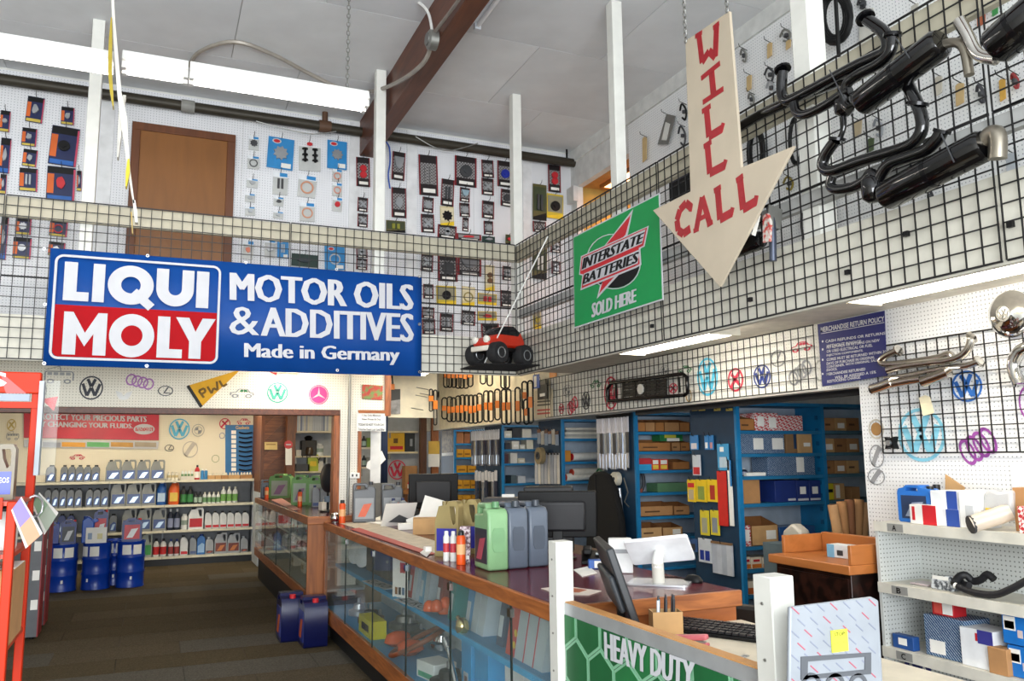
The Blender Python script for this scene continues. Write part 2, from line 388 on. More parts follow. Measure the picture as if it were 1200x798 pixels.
# white square posts from the gallery edge to the ceiling
POSTM = M('#e3e3dc', .55, var=.05)
posts = []
for u, v, ax in ((109, 150, 'y'), (445, 150, 'y'), (604.5, 200, 'y'), (722, 100, 'x'), (947, 40, 'x')):
    p = at(u, v, ax, YL+.1 if ax == 'y' else XR+.1); posts.append(p)
for i, (p, l) in enumerate(zip(posts, ('left of the brown door', 'beside the brown beam', 'at the inside corner of the gallery',
                                       'beside the lit gallery opening', 'above the black exhaust headers'))):
    t = T('post', 'white square post '+l, 'post', (p.x, p.y, LOWC+.1), 0, 'gallery posts')
    w = .045 if i < 4 else .06
    B().box(-w, w, -w, w, 0, CEIL-LOWC-.1).build('shaft', POSTM, t, bevel=.004)
    B().box(-w-.012, w+.012, -w-.012, w+.012, 0, .02).build('foot_plate', POSTM, t)
# lower left header with pegboard, brown trim below
hd = struct(B().box(-4.2, 2.14, YB, YB+.1, 2.10, LOWC).build('wall_header_left', M('#e2dcca', .7), smooth=False), 'cream pegboard header below the blue banner')
B().box(-4.2, 2.14, YB-.006, YB, 2.12, LOWC).build('pegboard_sheet', pegboard('#efeadb', '#9a927c', 'XZ'), hd, smooth=False)
struct(B().box(-4.2, 1.69, YB-.02, YB+.12, 2.06, 2.115).build('trim_5', BROWN, bevel=.004), 'brown wooden trim under the pegboard header')
struct(B().box(1.63, 1.69, YB-.02, YB+.12, 1.055, 2.06).build('trim_6', OAKZ, bevel=.004), 'wooden jamb standing on the far counter')
ws = struct(B().box(1.69, 1.87, YB, YB+.1, 0, 2.10).build('wall_stub', M('#e2dcca', .7), smooth=False), 'narrow pegboard wall behind the counter corner')
B().box(1.69, 1.87, YB-.006, YB, 0, 2.12).build('pegboard_sheet', pegboard('#ebe8dd', '#9a927c', 'XZ'), ws, smooth=False)
struct(B().box(2.14, 2.2, YB-.03, YB+.1, 2.06, LOWC).build('trim_7', OAKZ), 'wooden end board of the pegboard header')
struct(B().box(1.87, 2.14, YB-.03, YB+.02, 2.085, 2.115).build('trim_8', OAKX), 'thin wooden ledge above the counter notice')
struct(B().box(1.87, 1.905, YB-.02, YB+.1, 1.1, 2.07).build('trim_9', OAKZ), 'wooden jamb under the counter notice')
# cream panel further back
struct(B().box(2.2, 2.8, 8.5, 8.55, 2.06, 2.75).build('wall_panel', M('#e4dabd', .7), smooth=False), 'cream panel above the back office shelves')
# back wall
bw = struct(B().box(-4.2, 1.55, 14.72, 14.8, 0, LOWC).build('wall_far', M('#e8dfc6', .7), smooth=False), 'cream pegboard wall at the far end')
for i in range(5):
    x0 = -4.2+i*1.22; B().box(x0, min(1.55, x0+1.213), 14.71, 14.72, 0, LOWC).build('pegboard_sheet', pegboard('#f0e7d0', '#cfc5a8', 'XZ'), bw, smooth=False)
struct(B().box(1.55, 1.6, 13.5, 14.72, 1.12, LOWC).build('trim_13', wood('#7a4522', '#55301a', 'Z')), 'dark wooden end of partition beside hose board')
struct(B().box(1.55, 1.6, 13.5, 14.72, 0, 1.12).build('wall_partition', M('#c4cdd6', .6)), 'pale end of partition beside the far counter')
# wood panelled wall and office behind the far counter
pw = struct(B().box(1.6, 1.92, 13.5, 13.56, 0, LOWC).build('wall_panelled', M('#6b3c1e', .5), smooth=False), 'dark wooden wall panelled on the diagonal')
_dw = wood('#86502a', '#5a3017', 'X', 5); _dw2 = wood('#75431f', '#4c2812', 'X', 5)
for i in range(7):
    z0 = .9+i*.24; z1 = z0+.235
    B().prism([(1.6, max(.9, z0-.18)), (1.92, z0+.14), (1.92, min(LOWC-.02, z1+.14)), (1.6, max(.9, z1-.18))], 13.485, 13.5).build('plank', _dw if i % 2 else _dw2, pw, smooth=False)
struct(B().box(1.92, 2.05, 13.3, 13.5, 0, LOWC).build('trim_10', wood('#7a4522', '#55301a', 'Z')), 'dark wooden post beside panelled wall')
struct(B().box(2.05, 4.4, 13.9, 13.98, 0, 3.2).build('wall_office', M('#a9adb0', .7), smooth=False), 'grey wall of the back office')
# lower right wall: header over the stock room opening, then solid pegboard
hr = struct(B().box(XW, XW+.1, 4.12, 8.2, 2.08, LOWC).box(XW, XW+.1, 8.2, 16.1, 2.08, 3.2).build('wall_header_right', M('#e2dfd6', .7), smooth=False), 'white header over the stock room opening')
B().box(XW-.006, XW, 4.12, 8.8, 2.09, LOWC).build('pegboard_sheet', pegboard('#e8e8e2', '#b5b5ac', 'YZ'), hr, smooth=False)
B().box(XW-.006, XW, 8.8, 13.0, 2.09, 3.18).build('hanging_board', M('#e0d6bd', .7), hr, smooth=False)
wl = struct(B().box(XW, XW+.1, -2.5, 4.12, 0, LOWC).build('wall_right_lower', M('#e6e6e2', .7), smooth=False), 'white pegboard wall beside the stock room opening')
for i in range(6):
    y1 = 4.12-i*1.22; B().box(XW-.006, XW, max(-2.5, y1-1.217), y1, 0, LOWC).build('pegboard_sheet', pegboard('#eceef0', '#85888c', 'YZ'), wl, smooth=False)
# stock room shell
struct(B().box(9.1, 9.2, 3.0, 16.2, 0, 2.62).box(XW, 9.2, 16.1, 16.2, 0, 2.62).box(XW+.1, 9.2, 3.0, 3.08, 0, 2.62).build('wall_stockroom', M('#c9ccd0', .7), smooth=False), 'pale walls of the stock room')
# dark roll up shutter slats under the header
rs = T('roll_up_shutter', 'dark slatted roll up shutter under the right header', 'shutter', (XW+.16, 4.2, 2.06))
for i in range(6):
    B().box(0, .03+.03*i, 0, 3.0, .045*i*.6-.02, .045*i*.6+.012).build('slat', M('#2b2c2f', .5, .3), rs)
# door in the gallery back wall
x0, x1, z0, z1 = fity(150, 151, 273, 330, YB-.02)
dz = z1
d1 = struct(B().box(x0+.07, x1-.07, YB-.045, YB-.015, LOWC+.1, dz-.07).build('door_1', wood('#8b5824', '#80501f', 'Z', 2, .4), smooth=False), 'plain brown wooden door in the pegboard wall')
for q in ((x0, x0+.075, LOWC+.1, dz-.075), (x1-.075, x1, LOWC+.1, dz-.075), (x0, x1, dz-.075, dz)): B().box(q[0], q[1], YB-.06, YB-.01, q[2], q[3]).build('door_frame', wood('#6f3d19', '#5e3213', 'Z', 3), d1, bevel=.004)
k = at(152, 291, 'y', YB-.09); B().lathe([(.001, 0), (.022, .004), (.03, .02), (.024, .04), (.012, .045), (.012, .06)], 14).build('door_knob', M('#c9a54a', .2, .9, var=0), d1, (x0+.13, YB-.1, 3.25)).rotation_euler = (-PI/2, 0, 0)
# ================================================================ wire grids
def grid(name, label, n, m, loc, rz, group, t=.0056, c=.0762, double=True):
    g = T(name, label, 'wire grid', loc, rz, group)
    h = B(); v = B(); W_, H_ = n*c, m*c
    for j in range(m+1):
        tt = t if 0 < j < m else t*1.5
        h.box(0, W_, -tt/2, tt/2, j*c-tt/2, j*c+tt/2)
    for i in range(n+1):
        v.box(i*c-t/2, i*c+t/2, -t*1.5, -t/2, 0, H_)
    h.build('horizontal_wires', WIRE, g, smooth=False)['kind'] = 'stuff'; v.build('vertical_wires', WIRE, g, smooth=False)['kind'] = 'stuff'
    return g
def rowlab(a): return a
c = .0762
nL = [27, 27, 27]
xs = XR-.012
for i, n in enumerate(nL):
    for j in (0, 1):
        grid('wire_grid', 'black wire grid of left gallery, %s row, %s panel from the inside corner' % (('lower', 'upper')[j], ORD[i]), n, 8, (xs-n*c, YL, ZB+j*8*c+(.004 if j else 0)), 0, 'gallery grids')
    xs -= n*c+.012
ys = YL-.02
for i, n in enumerate((31, 31, 31, 20)):
    for j in (0, 1):
        grid('wire_grid', 'black wire grid of right gallery, %s row, %s panel from the inside corner' % (('lower', 'upper')[j], ORD[i]), n, 8, (XR, ys, ZB+j*8*c+(.004 if j else 0)), -PI/2, 'gallery grids')
    ys -= n*c+.022
# lower grids on the right wall
p0 = at(640, 490, 'x', XW-.03); p1 = at(956, 450, 'x', XW-.03)
n = int(round((p0.y-p1.y)/c))
grid('wire_grid', 'black wire grid on the header above stock room opening', n, 6, (XW-.03, p0.y, 2.095), -PI/2, 'lower grids', .0055)
p0 = at(1036, 531, 'x', XW-.03); grid('wire_grid', 'black wire grid on white pegboard beside chrome exhaust', 36, 9, (XW-.03, p0.y, p0.z), -PI/2, 'lower grids', .006)
# grid clips on the fascia
for u, v in ((1062, 274), (1184, 263), (993, 319), (879, 351), (764, 382)):
    p = at(u, v, 'x', XR-.01); tag(B().box(-.012, .012, -.008, .01, -.012, .012).build('grid_clip', BLACK, None, (p.x, p.y, p.z), -PI/2),
        'small black clip on right gallery grid '+{1062: 'below upper muffler', 1184: 'nearest the frame edge', 993: 'below the header pipes', 879: 'right of arrow tip', 764: 'under green sign'}[u], 'clip', 'grid clips')
# pipe along the back wall
p0 = at(0, 95, 'y', YB-.1); p1 = at(697, 193, 'y', YB-.1)
zp = (p0.z+p1.z)/2
pt = T('sprinkler_pipe', 'dark pipe running along top of the pegboard wall', 'pipe', (0, YB-.1, zp))
B().cyl((-4, 0, 0), (p1.x, 0, 0), .05, 14).build('pipe_run', M('#3a352b', .5, .3), pt)
B().cyl((p1.x-.02, 0, 0), (p1.x+.03, 0, 0), .068, 14).build('end_coupling', M('#26241f', .5, .3), pt)
for u in (381, 220):
    x = at(u, 130, 'y', YB-.1).x; B().cyl((x-.06, 0, 0), (x+.06, 0, 0), .062, 14).build('coupling', M('#5a3f2c' if u == 381 else '#8d8d88', .6), pt)
x = at(664, 170, 'y', YB-.1).x; B().cyl((x, 0, 0), (x, 0, CEIL-zp), .012, 8).build('hanger_rod', BLACK, pt)
x = at(381, 130, 'y', YB-.1).x; B().cyl((x, 0, 0), (x, 0, .16), .03, 10).build('riser_stub', M('#5a3f2c', .6), pt)
# looping cable under the pipe
def cable(name, label, pts, r, mat, cat='cable', sub=5):
    return tag(B().tube(pts, r, 6, sub=sub).build(name, mat), label, cat)
cable('cable', 'thin grey cable sagging under dark pipe left of the beam', [at(u, v, 'y', YB-.17) for u, v in ((300, 142), (330, 150), (365, 157), (394, 154))], .006, GALV)
cable('cable', 'thin grey cable sagging under dark pipe right of the beam', [at(u, v, 'y', YB-.17) for u, v in ((487, 160), (510, 173), (530, 176), (560, 168))], .006, GALV)
cable('cable', 'bright blue cable hanging from pipe beside white post', [at(u, v, 'y', YB-.12) for u, v in ((449, 163), (456, 172), (457, 190), (455, 205), (457, 221))], .008, M('#1b54b8', .4))
# conduit looping to the junction box on the beam
cp = [at(222, 77, 'z', CEIL-.03), at(235, 60, 'z', CEIL-.03), at(275, 49, 'z', CEIL-.03), at(320, 64, 'z', CEIL-.04), at(360, 85, 'z', CEIL-.07), at(400, 104, 'z', CEIL-.12),
      at(430, 108, 'x', 1.72), at(465, 97, 'x', 1.78), at(495, 75, 'x', 1.81), at(506, 52, 'x', 1.82)]
cable('conduit', 'grey flexible conduit looping under ceiling to junction box', cp, .018, M('#a39c92', .45, .3), 'conduit')
jb = at(507, 47, 'x', 1.80)
jt = T('junction_box', 'round grey junction box on the brown beam', 'junction box', jb)
B().lathe([(.075, -.03), (.075, .03), (.06, .04)], 18).build('box_body', GALV, jt).rotation_euler = (0, -PI/2, 0)
B().lathe([(.05, .04), (.05, .05)], 12).build('cover', M('#7b7b78', .4, .6), jt).rotation_euler = (0, -PI/2, 0)
cable('conduit', 'thin white conduit curving up from junction box', [jb+Vector((0, 0, .05)), at(503, 18, 'x', 1.80), at(495, 6, 'x', 1.76), at(480, -2, 'x', 1.7)], .012, M('#d8d8d4', .4), 'conduit')
cable('conduit', 'straight grey conduit along the brown beam', [jb+Vector((0, -.05, .04)), at(545, -10, 'x', 1.80), at(560, -40, 'x', 1.8)], .014, M('#8b827a', .4, .4), 'conduit', 2)
# ================================================================ light fittings
TUBE = M('#fff8f0', .5, var=0, emit=5.2)
def strip(label, loc, rz, L, tubes=2, w=.2, mat=None, group='hanging strip lights'):
    t = T('strip_light', label, 'strip light', loc, rz, group)
    B().prism([(-.5*w, 0), (.5*w, 0), (.34*w, .07), (-.34*w, .07)], 0, L).build('reflector', M('#f0f0ec', .4), t, bevel=.004)
    for k in range(tubes):
        x = (k-(tubes-1)/2)*.09
        B().cyl((x, .03, -.022), (x, L-.03, -.022), .018, 10).build('tube', mat or TUBE, t)
        for q in (0, L-.028): B().box(x-.022, x+.022, q, q+.028, -.045, .005).build('socket', WHITE, t)
    return t
pL = at(0, 66, 'y', 5.5); pR = at(430, 117, 'y', 5.5)
zf = (pL.z+pR.z)/2+.02
xj = [pR.x, at(220, 90, 'y', 5.5).x, at(139, 80, 'y', 5.5).x]
strip('lit strip light hanging before left gallery, rightmost of the row', (pR.x, 5.5, zf), PI/2, xj[0]-xj[1]-.01)
strip('short lit strip light in middle of hanging row', (xj[1], 5.5, zf), PI/2, xj[1]-xj[2]-.02)
strip('lit strip light at the left edge of hanging row', (xj[2]-.03, 5.5, zf-.02), PI/2, 1.8)
def chain(label, p, z1, r=.011, n=None, mat=GALV):
    t = B(); n = n or int((z1-p.z)/.032)
    for i in range(n):
        zc = p.z+(i+.5)*(z1-p.z)/n; a = .5*(z1-p.z)/n*1.25
        pts = [(r*math.cos(q)*(1 if i % 2 else 0), r*math.cos(q)*(0 if i % 2 else 1), zc-p.z+a*math.sin(q)) for q in [k*PI/4 for k in range(8)]]
        t.tube(pts, .0035, 5, True)
    return tag(t.build('chain', mat, None, p), label, 'chain')
pc = at(407, 104, 'y', 5.5); chain('steel chain holding right end of hanging strip light', Vector((pc.x, 5.5, zf+.07)), CEIL)
# unlit two tube fitting at the ceiling right of the beam
ul = T('strip_light', 'switched off two tube strip light on ceiling beside beam', 'strip light', (at(552, 30, 'z', 5.0).x, at(552, 30, 'z', 5.0).y, 5.02), 0, 'ceiling strip lights')
B().box(-.09, .09, -2.4, 0, 0, .09).build('reflector', M('#eceff2', .35), ul, bevel=.01)
for s in (-1, 1):
    B().cyl((s*.05, -2.38, -.02), (s*.05, -.02, -.02), .018, 10).build('tube', M('#f4f6f8', .3), ul)
    B().box(s*.05-.025, s*.05+.025, -.025, .01, -.05, .01).build('socket', M('#c9ccd2', .4), ul)
# wrap lights under the gallery
LENS = M('#fff4e2', .5, var=0, emit=6)
def wrap(label, loc, rz, L, w=.24, em=None):
    t = T('wrap_light', label, 'ceiling light', loc, rz, 'wrap lights under the gallery')
    B().prism([(-w/2, .07), (-w/2, .05), (-w*.36, 0), (w*.36, 0), (w/2, .05), (w/2, .07)], .02, L-.02).build('diffuser', em or LENS, t)
    for q in (0, L-.02): B().box(-w/2-.005, w/2+.005, q, q+.02, -.005, .085).build('end_cap', M('#f0ead8', .5), t)
    B().box(-w/2, w/2, 0, L, .07, max(.085, (3.2 if loc[2] > 3 else LOWC if loc[0] < XW else 2.62)-loc[2])).build('base_pan', WHITE, t)
    return t
wrap('lit wrap light under right gallery beyond the green sign', (3.64, 4.62, 2.475), 0, 1.25)
wrap('lit wrap light under right gallery above pegboard wall', (3.64, 2.1, 2.475), 0, 1.3)
wrap('lit wrap light under left gallery behind the banner', (1.15, 7.45, 2.475), 0, .72)
wrap('lit wrap light under left gallery beside wooden end board', (2.42, 7.4, 2.475), 0, .72)
LENSW = M('#fff0d2', .5, var=0, emit=7.5)
wrap('lit wrap light over the far shelves behind red banner', (-1.0, 12.9, 2.43), 0, 1.25, .24, LENSW)
wrap('lit wrap light over the far shelves before blue hose board', (1.02, 12.9, 2.43), 0, 1.25, .24, LENSW)
wrap('lit wrap light in stock room above the aisle', (6.6, 6.3, 2.5), -PI/2, 1.4, .25)
wrap('lit wrap light in stock room between the rear shelves', (5.3, 9.6, 2.52), -PI/2, 1.3, .25)
wrap('lit wrap light in stock room at the last shelves', (5.2, 12.9, 2.52), -PI/2, 1.3, .25)
wrap('unseen wrap light added to brighten the belt board', (3.5, 9.8, 3.11), 0, 1.6, .25, LENSW)  # added lamp, lifts the dark ceiling and board behind the belts
wrap('lit wrap light in the back office', (2.3, 11.2, 2.47), 0, 1.2, .25, LENSW)
# ================================================================ signs
def qmap(txt, q, y, mat, parent, name='lettering', bold=.02, space=1.0, line=1.0, align='LEFT', shear=0, heavy=0):
    """lettering fitted into the quad q = (top left, top right, bottom right, bottom left), local x,z"""
    me = text_mesh(txt, 1, 1, bold=bold, space=space, line=line, align=align, shear=shear, heavy=heavy); me.materials.append(mat)
    (ax, az), (bx, bz), (cx, cz), (dx, dz) = q
    for v in me.vertices:
        s, t = v.co.x, v.co.z
        v.co = ((1-t)*((1-s)*dx+s*cx)+t*((1-s)*ax+s*bx), v.co.y, (1-t)*((1-s)*dz+s*cz)+t*((1-s)*az+s*bz))
    o = bpy.data.objects.new(name, me); COL.objects.link(o); o.parent = parent; o.location = (0, y, 0); return o
class Plane:
    """local x,z frame on a wall plane; L(u,v) turns a photo point into local coordinates"""
    def __init__(s, ax, val, u, v):
        s.ax, s.val = ax, val; s.o = at(u, v, ax, val); s.rz = 0 if ax == 'y' else -PI/2
    def L(s, u, v):
        p = at(u, v, s.ax, s.val)
        return ((p.x-s.o.x) if s.ax == 'y' else (s.o.y-p.y), p.z-s.o.z)
    def Q(s, *pts): return [s.L(*p) for p in pts]
SIGNW = M('#c4c5ca', .5, var=.03)
# --- blue oil banner
PB = Plane('y', YL-.03, 50, 428)
bt = T('banner', 'long blue vinyl oil banner tied to left gallery grid', 'banner', PB.o, 0)
W_ = PB.L(494, 380)[0]; H_ = PB.L(52, 290)[1]
mb = B(); nx = 40
vs = []
for i in range(nx+1):
    x = W_*i/nx; wv = .006*math.sin(i*1.9)+.004*math.sin(i*.7)
    vs += [(x, wv, 0), (x, wv*.4, H_/2), (x, wv*.7, H_)]
mb.add(vs, [(3*i+k, 3*i+3+k, 3*i+4+k, 3*i+1+k) for i in range(nx) for k in (0, 1)])
bo = mb.build('cloth', M('#0e4590', .45, var=.06, sc=3, spec=.2), bt)
so = bo.modifiers.new('thickness', 'SOLIDIFY'); so.thickness = .004
def rrect(x0, x1, z0, z1, r, n=6):
    pts = []
    for cx, cz, a in ((x1-r, z1-r, 0), (x0+r, z1-r, PI/2), (x0+r, z0+r, PI), (x1-r, z0+r, 1.5*PI)):
        pts += [(cx+r*math.cos(a+PI/2*k/n), cz+r*math.sin(a+PI/2*k/n)) for k in range(n+1)]
    return pts
def frame(b, x0, x1, z0, z1, r, w, y0, y1):
    o = rrect(x0, x1, z0, z1, r); i = rrect(x0+w, x1-w, z0+w, z1-w, max(.001, r-w)); n = len(o)
    vs = [(x, y0, z) for x, z in o]+[(x, y0, z) for x, z in i]
    return b.add(vs, [(k, (k+1) % n, (k+1) % n+n, k+n)[::-1] for k in range(n)])
lx0, lx1 = PB.L(61, 360)[0], PB.L(257.5, 360)[0]; lz0, lz1 = PB.L(160, 424)[1], PB.L(160, 305)[1]
zm = PB.L(160, 362)[1]
frame(B(), lx0, lx1, lz0, lz1, .06, .018, -.016, 0).build('logo_frame', SIGNW, bt)
o = rrect(lx0+.02, lx1-.02, lz0+.02, lz1-.02, .045); o = [p for p in o if p[1] < zm]
B().prism([(lx0+.02, zm)]+[p for p in o]+[(lx1-.02, zm)], -.014, -.0135).build('logo_field', M('#a80c16', .6, var=.04, spec=.1), bt)
def lx(u, v=330): return PB.L(u, v)[0]
# geometric letters, each a part
def letter(ch, x0, x1, z0, z1, sw, y=-.018):
    b = B(); w, h = x1-x0, z1-z0; y1 = y+.001
    if ch == 'L': b.prism([(x0, z0), (x1, z0), (x1, z0+sw*.78), (x0+sw, z0+sw*.78), (x0+sw, z1), (x0, z1)], y, y1)
    elif ch == 'I': b.box(x0, x1, y, y1, z0, z1)
    elif ch in 'OQ':
        r = h/2*1.04; b.ann((x0+x1)/2, (z0+z1)/2, r-sw*1.0, r, y, y1, 36, ex=w/(2*r))
        if ch == 'Q': b.stroke([((x0+x1)/2+.02, (z0+z1)/2-.05), (x1-.01, z0-.02)], sw*.75, y-.001, y1)
    elif ch == 'U':
        r = w/2; b.box(x0, x0+sw, y, y1, z0+r, z1); b.box(x1-sw, x1, y, y1, z0+r, z1)
        b.ann((x0+x1)/2, z0+r, r-sw, r, y, y1, 18, a0=PI, a1=2*PI)
    elif ch == 'M':
        b.prism([(x0, z0), (x0+sw, z0), (x0+sw, z0+h*.5), ((x0+x1)/2, z0+h*.2), (x1-sw, z0+h*.5), (x1-sw, z0), (x1, z0), (x1, z1), (x1-sw*.7, z1), ((x0+x1)/2, z0+h*.52), (x0+sw*.7, z1), (x0, z1)], y, y1)
    elif ch == 'Y':
        c = (x0+x1)/2; b.prism([(c-sw/2, z0), (c+sw/2, z0), (c+sw/2, z0+h*.42), (x1, z1), (x1-sw*1.1, z1), (c, z0+h*.66), (x0+sw*1.1, z1), (x0, z1), (c-sw/2, z0+h*.42)], y, y1)
    return b
zA0, zA1 = PB.L(90, 353)[1], PB.L(90, 308)[1]
for ch, a, e in (('L', 75, 105), ('I', 109, 123), ('Q', 126.6, 180.5), ('U', 183.5, 227.5), ('I', 230.5, 245)):
    letter(ch, lx(a), lx(e), zA0, zA1, .088).build('letter', SIGNW, bt, smooth=False)
zC0, zC1 = PB.L(90, 416)[1], PB.L(90, 366)[1]
for ch, a, e in (('M', 74, 125), ('O', 128, 181), ('L', 184.5, 214), ('Y', 205.5, 252)):
    letter(ch, lx(a, 390), lx(e, 390), zC0, zC1, .088).build('letter', SIGNW, bt, smooth=False)
qmap('MOTOR OILS', PB.Q((271, 319.5), (482.5, 334), (482.5, 364), (271, 352)), -.014, SIGNW, bt, bold=0, heavy=.009)
qmap('&', PB.Q((269, 359), (303, 361), (303, 393.5), (269, 392)), -.014, SIGNW, bt, bold=0, heavy=.016)
qmap('ADDITIVES', PB.Q((307, 360), (483, 368), (483, 401), (307, 394)), -.014, SIGNW, bt, bold=0, heavy=.009)
qmap('Made in Germany', PB.Q((287, 402), (467, 408), (467, 428), (287, 424)), -.014, SIGNW, bt, bold=0, heavy=.006)
for u, v in ((52, 292), (173, 300), (288, 308), (394, 316), (491, 324), (53, 357), (52, 426), (172, 429), (395, 434), (491, 436), (491, 380)):
    x, z = PB.L(u, v); B().ann(x, z, .006, .013, -.014, -.010, 12).build('eyelet', CHROME, bt)
# --- green battery sign on the right grid
PS = Plane('x', XR-.03, 673.5, 385)
st = T('battery_sign', 'green battery dealer sign fixed on right gallery grid', 'sign', PS.o, PS.rz)
q = PS.Q((672, 277.5), (773, 226), (777.5, 351.5), (673.5, 385))
B().prism(q, -.003, .003).build('edge', SIGNW, st, smooth=False)
cx = sum(p[0] for p in q)/4; cz = sum(p[1] for p in q)/4
B().prism([(cx+(x-cx)*.985, cz+(z-cz)*.97) for x, z in q], -.0045, -.003).build('face', M('#06924a', .5, var=.03), st, smooth=False)
def S(b, pts, y, th=.001): return b.prism(PS.Q(*[(600+x/3.99, 200+z/3.99) for x, z in pts]), y, y+th)
def ell(cx, cz, rx, rz_, tilt, n=28, a0=0, a1=2*PI): return [(cx+rx*math.cos(a)*math.cos(tilt)-rz_*math.sin(a)*math.sin(tilt), cz+rx*math.cos(a)*math.sin(tilt)+rz_*math.sin(a)*math.cos(tilt)) for a in [a0+(a1-a0)*i/n for i in range(n+1)]]
eo = ell(478, 425, 128, 130, -.4); ei = ell(478, 425, 124, 126, -.4)
b = B()
for i in range(28): S(b, [eo[i], eo[i+1], ei[i+1], ei[i]], -.006)
b.build('ring', SIGNW, st, smooth=False)
S(B(), [(360, 540), (600, 440)]+[p for p in ell(478, 425, 122, 124, -.4, 40) if p[1] > 440+ (600-p[0])*.42][::1], -.0058).build('dark_crescent', BLACK, st, smooth=False)
S(B(), [(570, 180), (432, 357), (490, 330), (470, 345), (520, 325), (545, 300)], -.0072).build('bolt_edge', SIGNW, st, smooth=False)
S(B(), [(560, 205), (440, 352), (480, 335), (520, 315), (535, 300)], -.008).build('bolt', RED, st, smooth=False)
S(B(), [(505, 485), (400, 600), (415, 540), (440, 505)], -.0072).build('bolt_edge', SIGNW, st, smooth=False)
S(B(), [(490, 488), (412, 575), (428, 520)], -.008).build('bolt', RED, st, smooth=False)
S(B(), [(327, 400), (645, 258), (625, 355), (605, 365), (610, 440), (585, 455), (325, 560), (333, 490), (318, 487)], -.009).build('name_plate_edge', SIGNW, st, smooth=False)
S(B(), [(332, 404), (637, 266), (620, 350), (598, 362), (602, 436), (580, 448), (331, 550), (339, 486), (323, 482)], -.010).build('name_plate_red', RED, st, smooth=False)
S(B(), [(336, 408), (630, 275), (614, 342), (330, 468)], -.011).build('name_plate_upper', SIGNW, st, smooth=False)
S(B(), [(342, 482), (604, 368), (594, 434), (338, 538)], -.011).build('name_plate_lower', SIGNW, st, smooth=False)
def q7(*p): return PS.Q(*[(600+x/3.99, 200+z/3.99) for x, z in p])
qmap('INTERSTATE', q7((345, 408), (625, 288), (612, 338), (335, 462)), -.0125, BLACK, st, bold=0, heavy=.012)
qmap('BATTERIES', q7((348, 484), (600, 378), (592, 430), (338, 532)), -.0125, BLACK, st, bold=0, heavy=.012)
qmap('SOLD HERE', q7((380, 620), (583, 552), (582, 615), (378, 688)), -.007, SIGNW, st, bold=0, heavy=.016)
# --- hanging arrow
PA = Plane('x', 2.87, 843.3, 336)
ar = T('will_call_sign', 'large cream arrow sign with red letters hanging on chains', 'sign', PA.o, PA.rz)
B().prism(PA.Q((803, 48), (854.5, 13), (868.5, 196.3), (930, 171), (843.3, 336), (765, 246.5), (809, 224.3)), 0, .018).build('board', M('#c2b5a0', .6, var=.06, sc=4), ar, bevel=.002)
LR = M('#a02028', .55, var=.15, sc=14)
def astroke(pts, w, serif=()):
    b = B(); P = PA.Q(*pts); b.stroke(P, w, -.002, 0)
    for s in serif:
        b.stroke(PA.Q(*s), w*.62, -.003, -.001)
    return b
for pts, w, se in (
    ([(819, 40), (823, 73), (831, 60), (838.5, 67), (840, 29)], .045, [((815, 43), (823, 38)), ((836, 33), (843, 27))]),
    ([(833.5, 80), (836.5, 112)], .05, [((822, 92), (844, 74)), ((824, 120), (848, 104))]),
    ([(828, 127), (831, 160), (846, 151)], .05, [((823, 131), (833, 124)), ((845, 155), (848, 144))]),
    ([(829, 169), (832, 203), (849, 194)], .05, [((825, 172), (834, 166)), ((848, 198), (851, 187))]),
    ([(810, 243), (804, 238), (797, 246), (793.5, 258), (795, 270), (801, 274), (809, 268)], .05, [((809, 248), (810.5, 239)), ]),
    ([(816, 270), (823, 231), (832, 262)], .045, [((819.5, 257), (829, 252)), ((813, 271), (819, 268)), ((829, 264), (835.5, 260))]),
    ([(841, 221), (844, 257), (858, 249)], .05, [((837, 224), (845, 219)), ((857, 252), (859, 243))]),
    ([(867, 208), (871, 245), (886, 236)], .05, [((863, 212), (871, 206)), ((885, 240), (887, 229))])):
    astroke(pts, w, se).build('letter', LR, ar, smooth=False)
for u, v in ((803.5, 50), (852, 14)):
    p = at(u, v, 'x', 2.865); chain('steel chain holding %s top corner of the arrow sign' % ('left' if u < 820 else 'right'), p, CEIL, .012)
# --- return policy sign
PR = Plane('x', XW-.05, 965, 452)
rp = T('return_policy_sign', 'blue merchandise return policy sign on stock room header', 'sign', PR.o, PR.rz)
B().prism(PR.Q((958, 380), (1036, 364), (1039, 440), (963.5, 453)), 0, .006).build('board', M('#0c1760', .6, var=.03), rp)
def q8(*p): return PR.Q(*[(940+x/3.627, 340+z/3.627) for x, z in p])
qmap('MERCHANDISE RETURN POLICY', q8((80, 158), (350, 110), (350, 132), (80, 180)), -.002, SIGNW, rp, bold=.02)
B().prism(q8((80, 184), (350, 136), (350, 138.5), (80, 186.5)), -.002, -.001).build('underline', SIGNW, rp)
for txt, a, e, z, h in (('CASH REFUNDS OR RETURNS', 100, 355, 212, 12), ('WITHOUT INVOICE.', 105, 255, 232, 12), ('NO REFUNDS OR RETURNS ON NEW', 105, 330, 238, 12), ('OR USED ELECTRICAL OR FUEL', 105, 300, 255, 12), ('INJECTION COMPONENTS.', 105, 260, 273, 12),
                        ('CORES MUST BE RETURNED WITHIN 30', 105, 358, 290, 12), ('DAYS OF PURCHASE IN ORIGINAL', 105, 310, 307, 12), ('CONTAINER, WITH ORIGINAL SALES', 105, 330, 322, 12), ('INVOICE.', 105, 150, 335, 11),
                        ('MERCHANDISE RETURNED', 105, 270, 352, 12), ('WILL BE ASSESSED A 15%', 140, 315, 366, 12), ('RESTOCKING CHARGE.', 108, 250, 383, 12)):
    sl = -.14
    qmap(txt, q8((a, z-(a-105)*.0+ (0)), (e, z+(e-a)*sl), (e, z+h+(e-a)*sl), (a, z+h)), -.002, SIGNW, rp, bold=.015)
